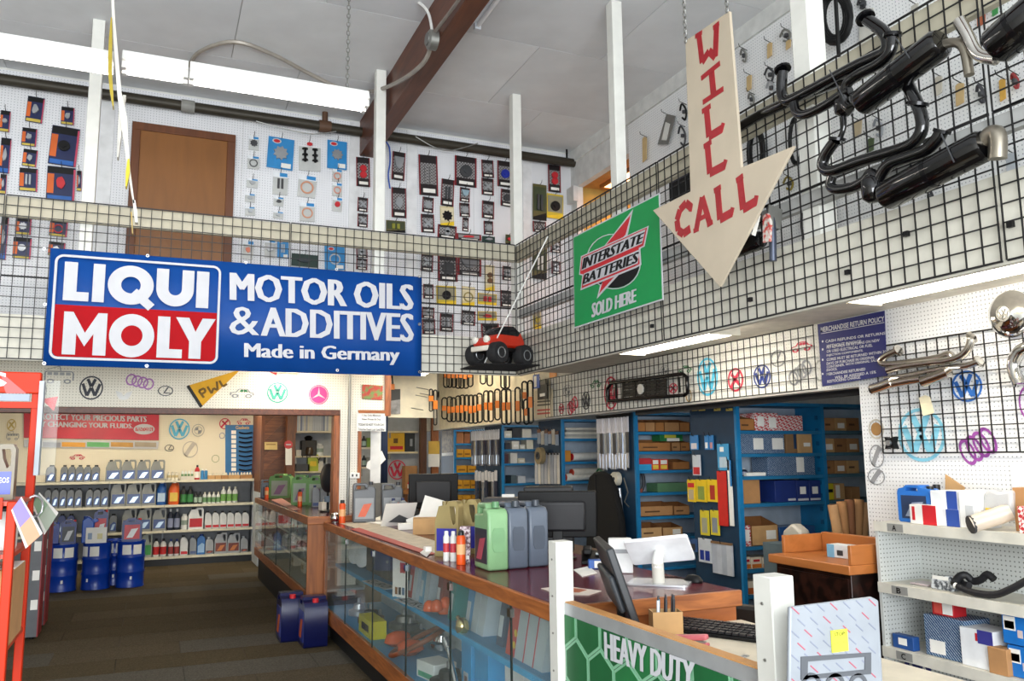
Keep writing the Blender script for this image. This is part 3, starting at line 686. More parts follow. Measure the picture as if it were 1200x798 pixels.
for z in (218, 252, 296, 356):
    x, zz = q8((88, z))[0]; B().disc(x, zz, .008, -.002, -.001, 10).build('bullet', SIGNW, rp)
# --- hanging streamer seen edge on, left of the door
hs = T('hanging_streamer', 'long hanging white and gold streamer seen edge on', 'streamer', at(133, 0, 'y', 5.2))
o0 = at(133, 0, 'y', 5.2)
def HS(pts, w, name, mat, y=5.2, d=.0):
    b = B(); P = [at(u, v, 'y', y)-o0 for u, v in pts]
    for (p, q), (wa, wb) in zip(zip(P[:-1], P[1:]), zip(w[:-1], w[1:])):
        b.add([(p.x-wa, -.03+d, p.z), (p.x+wa, .03+d, p.z), (q.x+wb, .03+d, q.z), (q.x-wb, -.03+d, q.z), (p.x-wa, .03+d, p.z), (p.x+wa, -.03+d, p.z), (q.x+wb, -.03+d, q.z), (q.x-wb, .03+d, q.z)],
              [(0, 5, 6, 3), (4, 7, 2, 1), (0, 3, 7, 4), (5, 1, 2, 6), (0, 4, 1, 5), (3, 6, 2, 7)])
    return b.build(name, mat, hs)
HS([(131, -30), (133, 20), (136, 60), (140, 110), (145, 140), (148, 170), (151, 200), (157, 240)], [.007, .008, .01, .012, .02, .012, .008, .004], 'white_strip', M('#d9d6cc', .6))
HS([(131, 25), (130, 50), (129, 85), (131, 110), (133, 128)], [.003, .009, .011, .009, .003], 'gold_tail', M('#b8a23a', .3, .4), d=-.02)
HS([(146, 112), (142, 128), (140, 160), (138, 185)], [.008, .012, .01, .004], 'lace_strip', M('#c9c6bd', .6), d=.02)
HS([(151, 190), (150, 205), (148, 222)], [.005, .011, .003], 'yellow_tassel', M('#d9c021', .5), d=-.03)
HS([(157, 236), (159, 250), (160, 262)], [.007, .009, .007], 'tag', PAPER)
HS([(154, 250), (155.5, 275)], [.004, .003], 'cord', M('#b59a5a', .6))
B().tube([at(131, -30, 'y', 5.2)-o0, Vector((at(131, -30, 'y', 5.2).x-o0.x, 0, CEIL-o0.z))], .006, 5).build('hanging_cord', PAPER, hs)
# ================================================================ exhausts on the right grid
GLOSSB = M('#08080a', .12, .3, var=0, coat=.6); GLOSSC = M('#0d0d10', .2, .4, var=0)
TAIL = M('#8c8578', .3, .8); CHR = M('#d6d2cb', .12, 1, var=.05)
XE = XR-.09
def X(u, v, x=XE): return at(u, v, 'x', x)
def xt(pts, r, x=XE, sub=5, n=10): return B().tube([X(u, v, x) for u, v in pts], r, n, sub=sub)
def flange(b, u, v, x=XE, r=.05, d=(0, 0, 1)):
    p = X(u, v, x); d = Vector(d).normalized(); b.cyl(p-d*.007, p+d*.007, r, 12); return b
h1 = T('exhaust_header', 'black exhaust header pipes hung at top of right grid', 'exhaust header', X(960, 100))
def loc(o, base):
    o.location = -Vector(base); return o
bs = X(960, 100)
loc(xt([(917, 84), (916, 100), (917, 112), (924, 118), (945, 108), (975, 92), (1005, 76), (1025, 67), (1038, 60), (1040, 48), (1035, 37), (1025, 29), (1016, 23)], .029).build('long_pipe', GLOSSB, h1), bs)
loc(xt([(862, 152), (885, 138), (905, 128), (918, 122), (928, 116), (960, 104), (985, 94)], .029, XE+.03).build('lower_pipe', GLOSSB, h1), bs)
loc(xt([(930, 121), (934, 132), (945, 134), (965, 125), (985, 112), (996, 106)], .025, XE-.03).build('loop_pipe', GLOSSB, h1), bs)
loc(xt([(1046, 43), (1045, 56), (1040, 66), (1028, 76), (1005, 88), (992, 100), (990, 120), (996, 127)], .026, XE-.03).build('short_pipe', GLOSSB, h1), bs)
loc(flange(B(), 917, 81, r=.045, d=(0, .3, 1)).build('flange', GLOSSC, h1), bs); loc(flange(B(), 1014, 21, r=.045, d=(0, .5, 1)).build('flange', GLOSSC, h1), bs)
loc(flange(B(), 1046, 41, XE-.03, r=.04, d=(0, -.2, 1)).build('flange', GLOSSC, h1), bs)
loc(B().lathe([(.02, -.06), (.045, -.04), (.05, .03), (.03, .06)], 14).build('collector', GLOSSB, h1), bs-X(989, 122))
def muffler(label, a, e, r, x=XE-.05):
    p, q = X(*a, x), X(*e, x); t = T('muffler', label, 'muffler', p, 0, 'mufflers on the right grid')
    d = (q-p); L = d.length; dn = d.normalized()
    o = B().lathe([(.3*r, 0), (.85*r, .004), (r, .02), (r, L-.02), (.85*r, L-.004), (.3*r, L)], 20).build('body', GLOSSB, t)
    o.rotation_mode = 'QUATERNION'; o.rotation_quaternion = Vector((0, 0, 1)).rotation_difference(dn)
    o2 = B().lathe([(r*1.02, L*.5-.01), (r*1.02, L*.5+.01)], 20).build('strap', GLOSSC, t); o2.rotation_mode = 'QUATERNION'; o2.rotation_quaternion = o.rotation_quaternion
    return t
m1 = muffler('upper long black muffler on the right grid', (1008, 122), (1105, 48), .066)
loc(xt([(1104, 53), (1114, 50), (1124, 51), (1131, 60), (1136, 88)], .02, XE-.04).build('tail_pipe', TAIL, m1), m1.location)
m3 = muffler('black muffler at upper right edge of the photo', (1164, 58), (1225, 6), .078)
loc(xt([(1124, 24), (1133, 40), (1142, 58), (1151, 66), (1168, 69)], .025, XE-.05).build('tail_pipe', CHR, m3), m3.location)
h2 = T('exhaust_header', 'black exhaust header pipes hung below upper long muffler', 'exhaust header', X(1020, 190)); bs = X(1020, 190)
loc(xt([(1064, 100), (1069, 110), (1074, 120), (1080, 137), (1080, 152), (1073, 165), (1060, 173), (1035, 181), (1005, 190), (978, 200), (967, 199), (964, 191), (969, 179), (979, 165)], .028, XE-.01).build('long_pipe', GLOSSB, h2), bs)
loc(xt([(1103, 155), (1097, 165), (1085, 176), (1067, 183), (1045, 191), (1035, 201), (1028, 216), (1024, 232)], .028, XE-.04).build('middle_pipe', GLOSSB, h2), bs)
loc(xt([(975, 207), (973, 217), (981, 222), (1000, 219), (1014, 211), (1021, 203), (1026, 214), (1022, 230)], .025, XE-.05).build('loop_pipe', GLOSSB, h2), bs)
loc(xt([(988, 128), (989, 148), (984, 163)], .013, XE).build('thin_pipe', GLOSSB, h2), bs)
loc(flange(B(), 1075, 122, XE-.01, .048, (0, -.4, 1)).build('flange', GLOSSC, h2), bs); loc(flange(B(), 981, 163, XE-.01, .04, (0, -.4, 1)).build('flange', GLOSSC, h2), bs)
loc(flange(B(), 1104, 154, XE-.04, .036, (0, -.6, 1)).build('flange', GLOSSC, h2), bs)
loc(B().lathe([(.02, -.06), (.045, -.04), (.048, .04), (.03, .06)], 14).build('collector', GLOSSB, h2), bs-X(1022, 222, XE-.05))
m2 = muffler('lower long black muffler on the right grid', (1036, 231), (1157, 168), .066)
loc(xt([(1153, 166), (1162, 157), (1169, 160), (1169, 186)], .034, XE-.05).build('tail_pipe', TAIL, m2), m2.location)
m4 = muffler('short dark muffler half hidden behind the arrow sign', (852, 297), (893, 280), .05, XR-.06)
loc(xt([(902, 243), (905, 262), (906, 306)], .02, XR-.07).build('outlet_pipe', M('#4b5160', .35, .6), m4), m4.location)
loc(B().prism([(-.04, -.05), (.05, -.06), (.07, .05), (-.02, .07)], -.004, .004).build('bracket', GALV, m4), m4.location-X(905, 255, XR-.08))
pb = X(899, 268, XR-.11); tag(B().prism([(-.03, -.07), (.02, -.075), (.035, .03), (.015, .08), (-.02, .075)], -.008, .008).build('parts_bag', pattern('mix', '#c9c6bd', '#b8433d', 40), None, pb, -PI/2), 'clear bag of red hardware hung by dark muffler', 'bag')
tp = X(886, 264, XR-.16); o = tag(B().box(-.016, .016, -.001, .001, -.055, .055).build('price_tag', PAPER, None, tp, -PI/2), 'white paper tag hanging at arrow sign right edge', 'tag'); o.rotation_euler = (0, .45, -PI/2)
# straps holding pipes on the grid
for i, (u0, v0, u1, v1, l) in enumerate(((972, 82, 990, 118, 'upper header pipes'), (1050, 45, 1066, 68, 'short pipe of the upper header'), (1103, 157, 1118, 190, 'lower long muffler'))):
    tag(xt([(u0, v0), (u1, v1)], .003, XE-.12, 0, 6).build('wire_tie', DGREY), 'thin steel wire tie across '+l, 'wire tie', 'exhaust ties')
# things behind the right grid: hoses, cables, boxes
def hose(label, cu, cv, ru, rv, x, r=.014, turns=3, mat=BLACK, name='coiled_hose'):
    b = B()
    for k in range(turns):
        pts = []
        for i in range(18):
            a = 2*PI*i/18; p = at(cu+ru*(1-.12*k)*math.cos(a), cv+rv*(1-.09*k)*math.sin(a), 'x', x+.014*k-.03); pts.append(p)
        b.tube(pts, r, 7, True)
    return tag(b.build(name, mat), label, 'hose', 'hoses behind the right grid')
hose('black coiled hose hung on upper right wall beside post', 978, 20, 18, 30, 4.2, .024)
hose('dark coiled hose behind grid above the arrow head', 886, 178, 9, 28, 4.3, .016)
hose('black looped cable behind grid right of arrow shaft', 933, 165, 8, 28, 4.3, .012, 2)
hose('thin blue black loop hanging behind grid below headers', 945, 258, 6, 25, 4.33, .009, 1)
hose('thin dark cable loop behind grid under lower header', 976, 250, 3, 22, 4.33, .009, 1)
for u, v0, v1, l in ((961, -5, 78, 'left of coiled hose'), (981, -5, 66, 'in front of coiled hose')):
    tag(B().tube([at(u-2, v0, 'x', 3.3), at(u+2, v1, 'x', 3.3)], .012, 6).build('strap', BLACK), 'black strap hanging '+l, 'strap', 'black straps by the coiled hose')
p = at(799, 215, 'x', 4.23); bx = T('carton', 'flat black carton behind grid left of arrow shaft', 'box', p, -PI/2)
B().box(-.2, .14, 0, .08, -.17, .2).build('body', BLACK, bx, bevel=.004); B().box(-.15, .1, -.002, 0, .05, .1).build('label_print', M('#3a3a44', .5), bx)
# hooks and small parts on the upper right pegboard
def xitem(label, u0, v0, u1, v1, mat, shape='tag', x=XW-.04, cat='part'):
    P = Plane('x', x, (u0+u1)/2, (v0+v1)/2); t = T('hook_item', label, cat, P.o, P.rz, 'small parts on upper right pegboard')
    q = P.Q((u0, v0), (u1, v0), (u1, v1), (u0, v1)); hw = (q[1][0]-q[0][0])/2; hh = (q[0][1]-q[3][1])/2
    if shape == 'tag': B().prism([(-hw*.8, -hh), (hw*.5, -hh*.9), (hw*.8, hh*.8), (0, hh), (-hw*.6, hh*.9)], -.004, .004).build('body', mat, t)
    elif shape == 'plate':
        B().prism([(-hw, -hh*.6), (hw*.1, -hh), (hw, hh*.5), (hw*.1, hh)], -.004, .004).build('body', mat, t)
        B().prism([(-hw*.5, -hh*.5), (0, -hh*.7), (hw*.45, hh*.2), (0, hh*.5)], -.008, -.004).build('cut_out', M('#d8d8d2', .5), t)
    else:
        B().tube([(-hw, 0, hh*.5), (0, -.02, hh), (hw*.6, 0, 0), (0, .01, -hh), (-hw*.5, 0, -hh*.6)], .009, 6, sub=4).build('body', mat, t)
        B().lathe([(.018, -.012), (.018, .012)], 10).build('bushing', DGREY, t)
    B().tube([(0, -.05, hh+.045), (0, -.045, hh+.02), (.0, .035, hh+.0)], .003, 5).build('hook', BLACK, t)
TAN = M('#c9ad7c', .7)
xitem('grey metal plate with oval hole on upper right pegboard', 770, 134, 792, 170, GALV, 'plate')
xitem('long tan wooden strip hung on upper right pegboard', 752, 160, 759, 189, TAN)
xitem('dark clip hung left of the arrow shaft', 797, 122, 806, 140, BLACK, 'bent')
xitem('small dark bracket lowest left of the arrow shaft', 795, 148, 805, 170, DGREY, 'bent')
xitem('tan tag highest right of the arrow shaft', 898, 50, 906, 67, TAN)
xitem('tan tag second highest right of the arrow shaft', 874, 88, 882, 106, TAN)
xitem('grey bracket near ceiling left of white post', 914, 35, 929, 48, GALV, 'bent')
xitem('tan tag close beside the white post', 920, 47, 928, 57, TAN)
xitem('grey clip low beside the arrow shaft', 877, 110, 885, 123, GALV, 'bent')
xitem('dark grey bracket left of upper header flange', 896, 80, 909, 95, DGREY, 'bent')
xitem('silver bracket under dark one left of header flange', 898, 96, 910, 110, STEEL, 'bent')
xitem('thin grey hook highest beside arrow shaft', 868, 58, 876, 72, GALV, 'bent')
xitem('pale paper bag on pegboard behind header flange', 1003, 10, 1028, 55, M('#cfcdc4', .6), 'tag')
xitem('small grey clip on pegboard near the top of photo', 1005, 0, 1016, 9, DGREY, 'bent')
xitem('pale tag on pegboard at the top grid edge', 1066, 5, 1078, 16, M('#b5b2a8', .6), 'tag')
rr = random.Random(3)
names = [(838+0, 0)]
k = 0
for u, v, w, h, c, s, l in ((925, 215, 14, 14, '#8a7a30', 'bent', 'brass fitting'), (955, 130, 12, 22, '#c9c6bd', 'tag', 'clear bag'), (1005, 150, 14, 18, '#b9a98a', 'tag', 'tan carded part'), (1030, 150, 12, 20, '#8d9196', 'bent', 'grey spring'),
                            (1100, 100, 12, 22, '#c4beb0', 'tag', 'pale carded part'), (1125, 110, 14, 26, '#c9ad7c', 'tag', 'tan packaged part'), (1150, 110, 10, 20, '#34343a', 'bent', 'black clip'), (1175, 105, 10, 26, '#d0a24a', 'tag', 'amber packaged part'), (1190, 95, 8, 16, '#8a2a2a', 'bent', 'red cable end'),
                            (1020, 170, 12, 16, '#4a5a3a', 'tag', 'dark green part'), (1090, 230, 8, 22, '#2c2c30', 'bent', 'black hook bracket'), (1185, 190, 16, 22, '#b3b9c0', 'tag', 'pale blue carded part'), (1150, 20, 14, 20, '#a55a3a', 'tag', 'rust coloured part'), (1166, 8, 10, 20, '#3a8a4a', 'tag', 'green tipped part')):
    xitem(l+' seen through grid '+('between the header and upper muffler' if u < 1035 else 'right of the lower header' if v > 170 else 'under the upper muffler tail' if v > 60 else 'by the muffler at top right'), u-w/2, v-h/2, u+w/2, v+h/2, M(c, .5), s)
# ================================================================ toy truck on a wire shelf in the inside corner
sh = T('wire_shelf', 'black wire corner shelf at foot of gallery grids', 'shelf', (XR-.02, YL-.02, ZB+.03))
b = B()
for i in range(12): b.cyl((-.52+.0*i, -.04*i-.02, 0), (0, -.04*i-.02, 0), .004, 6)
b.build('rods', WIRE, sh)['kind'] = 'stuff'
B().tube([(-.54, 0, 0), (-.54, -.36, 0), (-.4, -.5, 0), (0, -.5, 0)], .007, 6).build('front_rail', WIRE, sh)
B().tube([(-.54, 0, 0), (0, 0, 0), (0, -.5, 0)], .007, 6).build('back_rail', WIRE, sh)
p = at(594, 436, 'z', ZB+.055); tk = T('toy_truck', 'red toy monster truck with big black tyres on wire shelf', 'toy truck', Vector((XR-.28, YL-.25, ZB+.04)), math.radians(205)); tk.scale = (1.12, 1.12, 1.12)
RT = M('#c02a12', .35, coat=.3); TY = M('#1a1a1c', .8)
for sx in (-1, 1):
    for sy in (-1, 1):
        w = B().lathe([(.03, -.045), (.078, -.045), (.085, -.03), (.085, .03), (.078, .045), (.03, .045)], 20).build('tyre', TY, tk, (sx*.15, sy*.115, .085)); w.rotation_euler = (PI/2, 0, 0)
        r = B().lathe([(.002, -.03), (.042, -.048), (.045, -.046), (.045, .046), (.002, .03)], 12).build('rim', STEEL, w)
B().box(-.26, .2, -.05, .05, .09, .13).build('chassis', BLACK, tk, bevel=.01)
B().prism([(-.2, .15), (.2, .13), (.23, .16), (.2, .2), (.1, .235), (.03, .31), (-.08, .32), (-.17, .27), (-.22, .2)], -.085, .085).build('body_shell', RT, tk, bevel=.02)
B().prism([(.1, .237), (.035, .305), (-.075, .315), (-.15, .27), (-.13, .24)], -.088, .088).build('windows', M('#101014', .15), tk, bevel=.004)
B().box(-.33, -.22, -.12, .12, .11, .16).build('rear_bumper', BLACK, tk, bevel=.012)
for s in (-1, 1):
    B().lathe([(.001, 0), (.028, .002), (.03, .02), (.02, .03)], 12).build('head_light', M('#e6e2d6', .2), tk, (.2, s*.06, .19)).rotation_euler = (0, PI/2, 0)
    B().box(-.2, .2, s*.09-.012, s*.09+.012, .11, .135).build('side_step', BLACK, tk)
B().box(.205, .235, -.09, .09, .1, .14).build('front_bumper', M('#d9d2c4', .4), tk, bevel=.006)
a0 = at(568, 425, 'y', YL-.3); a1 = at(642, 277, 'x', XR-.03)
_wr = B().tube([a0, a1], .006, 6).build('whip_aerial', M('#dcdcd8', .4)); _wr.parent = tk; _wr.matrix_parent_inverse = Matrix.LocRotScale(tk.location, tk.rotation_euler, tk.scale).inverted()
# ================================================================ carded parts on the gallery back wall
NV = M('#17224f', .35); PK = M('#c2405e', .5); SKY = M('#2a86c4', .4); MAR = M('#7d1822', .45); CHK = pattern('checker', '#9c9a9a', '#4c4848', 60)
CLEARBAG = M('#dcdedb', .2, alpha=.55, var=.05); SILV = M('#a9acb0', .3, .6)
def item(b, kind, hw, hh, y=-.02):
    r = min(hw, hh)
    if kind == 'disc': b.disc(0, 0, r*.62, y, 0, 18); b.disc(0, 0, r*.25, y-.008, y, 12)
    elif kind == 'ring': b.ann(0, -hh*.15, r*.62, r*.8, y*.6, 0, 20)
    elif kind == 'two': b.disc(0, hh*.3, r*.55, y, 0, 18); b.disc(0, -hh*.28, r*.55, y, 0, 18)
    elif kind == 'gear':
        b.prism([((.62 if i % 2 else .85)*r*math.cos(i*PI/9), (.62 if i % 2 else .85)*r*math.sin(i*PI/9)) for i in range(18)], y, 0)
    elif kind == 'rods':
        for s in (-.45, .1): b.box(hw*s, hw*(s+.32), y, 0, -hh*.6, hh*.55)
    elif kind == 'axle':
        for s in (-.5, .5):
            b.cyl((hw*s, y, -hh*.6), (hw*s, y, hh*.6), r*.12, 8)
            for z in (-.45, .0, .5): b.cyl((hw*s, y, hh*z-.006), (hw*s, y, hh*z+.006), r*.3, 10)
    elif kind == 'cross':
        b.stroke([(-hw*.6, -hh*.5), (hw*.6, hh*.5)], r*.4, y, 0); b.stroke([(-hw*.6, hh*.5), (hw*.6, -hh*.5)], r*.4, y-.001, 0)
    elif kind == 'cup': b.prism([(-hw*.85, hh*.8), (-hw*.5, -.1*hh), (0, -hh*.35), (hw*.5, -.1*hh), (hw*.85, hh*.8)], y*1.5, 0)
    else:
        rr2 = random.Random(int(hw*1e5)); n = 9
        b.prism([(hw*.7*rr2.uniform(.55, 1)*math.cos(2*PI*i/n), hh*.6*rr2.uniform(.55, 1)*math.sin(2*PI*i/n)) for i in range(n)], y, 0)
    return b
DESC = {'rx': 'navy and orange carded part', 'sky': 'sky blue carded part', 'bag': 'clear bag with blue header', 'maroon': 'maroon bordered carded part', 'olive': 'olive carded part', 'cream': 'cream carded part', 'yellow': 'yellow edged carded part', 'clear': 'clear bagged axle pair', 'green': 'dark green packaged part'}
def pack(u0, v0, u1, v1, kind, it, label, icol=None, Y=YB-.035, tilt=0):
    x0, x1, z0, z1 = fity(u0, v0, u1, v1, Y); hw, hh = (x1-x0)/2, (z1-z0)/2
    t = T('carded_part', label, 'carded part', ((x0+x1)/2, Y, (z0+z1)/2), 0, 'carded parts on gallery pegboard'); t.rotation_euler = (0, tilt, 0)
    im = icol or SILV
    if kind == 'rx':
        B().box(-hw, hw, 0, .004, -hh, hh).build('card', NV, t)
        B().box(-hw*.96, -hw*.5, -.001, 0, -hh*.6, hh*.55).build('side_print', M('#d8641e', .5), t)
        B().box(-hw*.96, hw*.9, -.001, 0, hh*.6, hh*.97).build('header_print', BLACK, t); B().box(hw*.86, hw, -.0012, 0, -hh, hh*.9).build('edge_print', PK, t)
        B().box(-hw*.9, hw*.8, -.001, 0, -hh*.95, -hh*.72).build('footer_print', M('#c9b24a' if hh < .13 else '#1f5fae', .5), t)
    elif kind == 'sky':
        B().box(-hw, hw, 0, .004, -hh, hh).build('card', SKY, t); lo = B().disc(-hw*.35, hh*.76, hh*.16, -.001, 0, 16, 1.7).build('logo_oval', SIGNW, t)
        B().disc(-hw*.35, hh*.76, hh*.11, -.0018, 0, 16, 1.8).build('logo_red', RED, lo); B().box(hw*.1, hw*.85, -.001, 0, -hh*.9, -hh*.6).build('caption', PAPER, t)
    elif kind in ('bag', 'clear'):
        B().prism([(-hw, -hh), (hw*.94, -hh*.97), (hw, hh*.55), (-hw*.97, hh*.55)], -.006, .002).build('bag', CLEARBAG, t)
        if kind == 'bag':
            B().box(-hw, hw, -.003, .003, hh*.5, hh).build('header_card', M('#e4e8ec', .5), t); B().box(-hw*.1, hw*.9, -.004, -.003, hh*.62, hh*.95).build('header_print', SKY, t)
        else: B().disc(0, hh*.75, hh*.12, -.008, -.006, 14, 1.5).build('logo_red', RED, t)
    else:
        edge = {'maroon': MAR, 'olive': M('#5a5326', .5), 'cream': M('#cdbf92', .5), 'yellow': M('#c9b02e', .5), 'green': M('#16332c', .5)}[kind]
        B().box(-hw, hw, 0, .004, -hh, hh).build('card', edge if kind != 'maroon' else M('#1b1416', .4), t)
        if kind == 'maroon':
            B().box(-hw, -hw*.86, -.001, 0, -hh, hh).build('left_edge', MAR, t); B().box(hw*.86, hw, -.001, 0, -hh, hh).build('right_edge', MAR, t)
            B().box(-hw*.84, hw*.84, -.0012, 0, -hh*.45, hh*.6).build('window_print', CHK if hh > .06 else M('#8d8a8a', .5), t)
            B().box(-hw*.6, hw*.7, -.0012, 0, -hh*.86, -hh*.66).build('caption', PAPER, t)
        elif kind in ('cream', 'yellow', 'olive'):
            B().box(-hw*.9, hw*.9, -.001, 0, -hh*.5, hh*.85).build('window_print', M({'cream': '#ddd2b0', 'yellow': '#8e8a72', 'olive': '#3c4426'}[kind], .5), t)
            B().prism([(-hw, -hh), (hw, -hh), (hw, -hh*.55), (-hw, -hh*.85)], -.001, 0).build('footer_print', YELLOW if kind != 'olive' else BLACK, t)
    o = item(B(), it, hw*(.9 if kind not in ('rx', 'sky') else .7), hh*.75).build('item', im, t)
    B().tube([(0, -.06, hh+.035), (0, -.05, hh+.008), (0, .025, hh-.012)], .003, 5).build('hook', BLACK, t)
BK = BLACK; RD = RED; BR_ = M('#6b4a2a', .6)
P_ = [
 # left of door
 ('left of the brown door', [(31,113.5,51,143.5,'rx','cube'),(71.5,125.5,87,146,'rx','cube'),(0,129.5,11.7,154.5,'rx','gear'),(25.5,150,43,171,'rx','cube'),(58.5,148.5,91.5,194,'rx','disc',BK),(0,161.5,12,203,'rx','cube'),(26.5,175,43.5,195,'rx','cube'),
   (22.5,197,44,224,'rx','rods'),(54.5,195.5,88,235,'rx','blob',RD),(0,204,7.5,227,'rx','cube'),(90,200,95.5,224,'rx','cube')]),
 ('behind grid left of the blue banner', [(0,253,8.5,304.5,'rx','cube'),(18,255.5,36.5,275,'rx','gear'),(15,278,36.5,303,'rx','disc'),(58,257.5,79,277,'rx','ring',RD),(56.5,283.5,76,300,'rx','cube')]),
 ('right of the brown door', [(291.5,160,303.5,176,'bag','gear',DGREY),(290,183,304,198,'bag','ring',DGREY),(289,209.5,302.5,220,'bag','blob'),(287,227,299,237,'bag','blob'),(287,242.5,299,252.5,'bag','blob'),
   (313.5,161.5,344,198,'sky','gear'),(350,164.5,376,200.5,'clear','axle',BK),(383.5,165,406.5,198,'sky','gear'),(319.5,202,337.5,228.5,'bag','rods',DGREY),(320.5,231,332.5,241.5,'bag','blob',DGREY),(320,248,332,256,'bag','blob'),
   (349,205.5,370.5,231.5,'bag','ring',M('#c98a6a',.4)),(351,237.5,369,259.5,'bag','ring',M('#c98a6a',.4)),(389.5,198.5,401,213,'bag','ring',M('#d0765a',.4)),(389.5,214.5,401,230,'bag','ring',M('#d0765a',.4)),(389.5,231.5,401,248,'bag','disc',RD)]),
 ('behind grid above the blue banner', [(284.5,282,297,304,'bag','blob',M('#d0765a',.4)),(310,280,323,302,'bag','gear'),(325,280,338,302.5,'sky','rods'),(341.5,298,372.5,312.5,'green','blob',M('#1d2b33',.3)),(380.5,288.5,404,316,'sky','ring',STEEL),(417.5,289,430.5,302,'maroon','two'),(417.5,303,430.5,316,'maroon','two')]),
 ('between beam and second white post', [(417.5,184.5,433.5,218.5,'maroon','two',RD),(419,231.5,431,248,'maroon','cross'),(419,250.5,431,266,'maroon','cross'),(459.5,178,474.5,211,'maroon','cup'),(459,220,476,255,'maroon','blob'),(452.5,258.5,475,272,'olive','rods',M('#8a8a2a',.4))]),
 ('left of the corner post', [(491,182,513,229,'maroon','rods',CHK),(495,231,508,249,'maroon','gear'),(493.5,251,509,272.5,'maroon','cross'),(517,210,532,241.5,'maroon','rods',DGREY),(516,242,532,264,'cream','gear',BK),(513,264,535,279,'maroon','two'),
   (533,183.5,558.5,218.5,'maroon','disc',DGREY),(564.5,187.5,578.5,208,'maroon','cross'),(564.5,209,578.5,228.5,'maroon','cross'),(583,189,600.5,219,'maroon','disc',M('#1d2f9c',.3)),(587,222,601,242,'maroon','disc',DGREY),(565,235.5,579,256,'maroon','cross'),(567,259,578,275,'maroon','gear'),
   (539,220,550.5,236.5,'maroon','cup',M('#8fa7b4',.3)),(538.5,238,550.5,254,'maroon','gear'),(542,255,549,271,'maroon','blob'),(535,274,564,281,'maroon','blob',RD),(565,277,580,284,'green','blob'),(592.5,275,600.5,286,'olive','blob',RD)]),
 ('right of the corner post', [(624.5,216,640.5,258,'olive','rods',DGREY),(642.5,193.5,657,225,'maroon','two',RD),(641,227.5,660,256,'yellow','disc',BK),(624.5,259.5,640,272,'maroon','ring',DGREY),(645.5,282,657,296,'maroon','two'),(646.5,306,656.5,321,'maroon','two'),(624,289,641,327,'olive','rods',M('#c6c9c4',.4)),(625,364.5,634,385.5,'yellow','blob',M('#b9a83a',.5))]),
 ('behind grid above the toy truck', [(493.5,296.5,507.5,318,'maroon','cross'),(513.5,299.5,536,329.5,'maroon','gear',DGREY),(536.5,301,564,323,'maroon','cup',M('#77787c',.3)),(568,311,579.5,341,'cream','two',M('#6b4a2a',.5)),(589,312,600,328.5,'maroon','two'),(496,333,508,350,'maroon','gear'),
   (511.5,335,534.5,357,'yellow','disc',BK),(541,336,556.5,358,'cream','ring',M('#9a8a4a',.5)),(560,344,582,357,'yellow','rods',RD),(586.5,340.5,601,360,'maroon','cross',DGREY),(494.5,360,509,373,'maroon','two'),(495,374,510,391.5,'maroon','gear'),(515.5,367.5,531,388.5,'maroon','rods'),
   (540.5,364,557,381,'maroon','ring'),(560,365,582,375.5,'yellow','blob',RD),(564,379,585,395,'maroon','cup',BK)]),
]
for where, lst in P_:
    cols = []
    for p in sorted(lst, key=lambda p: (p[0]+p[2])/2):
        c = (p[0]+p[2])/2
        if cols and abs(c-cols[-1][0]) < 9: cols[-1][1].append(p)
        else: cols.append([c, [p]])
    for ci, (c, col) in enumerate(cols):
        col.sort(key=lambda p: p[1])
        for ri, p in enumerate(col):
            cs = 'leftmost column' if ci == 0 else 'rightmost column' if ci == len(cols)-1 else ORD[ci]+' column'
            rs_ = '' if len(col) == 1 else (', '+('top one' if ri == 0 else 'lowest one' if ri == len(col)-1 else ORD[ri]+' down'))
            pack(*p[:6], '%s %s, %s%s' % (DESC[p[4]], where, cs, rs_), p[6] if len(p) > 6 else None, tilt=random.Random(int(p[0]*7+p[1])).uniform(-.05, .05))
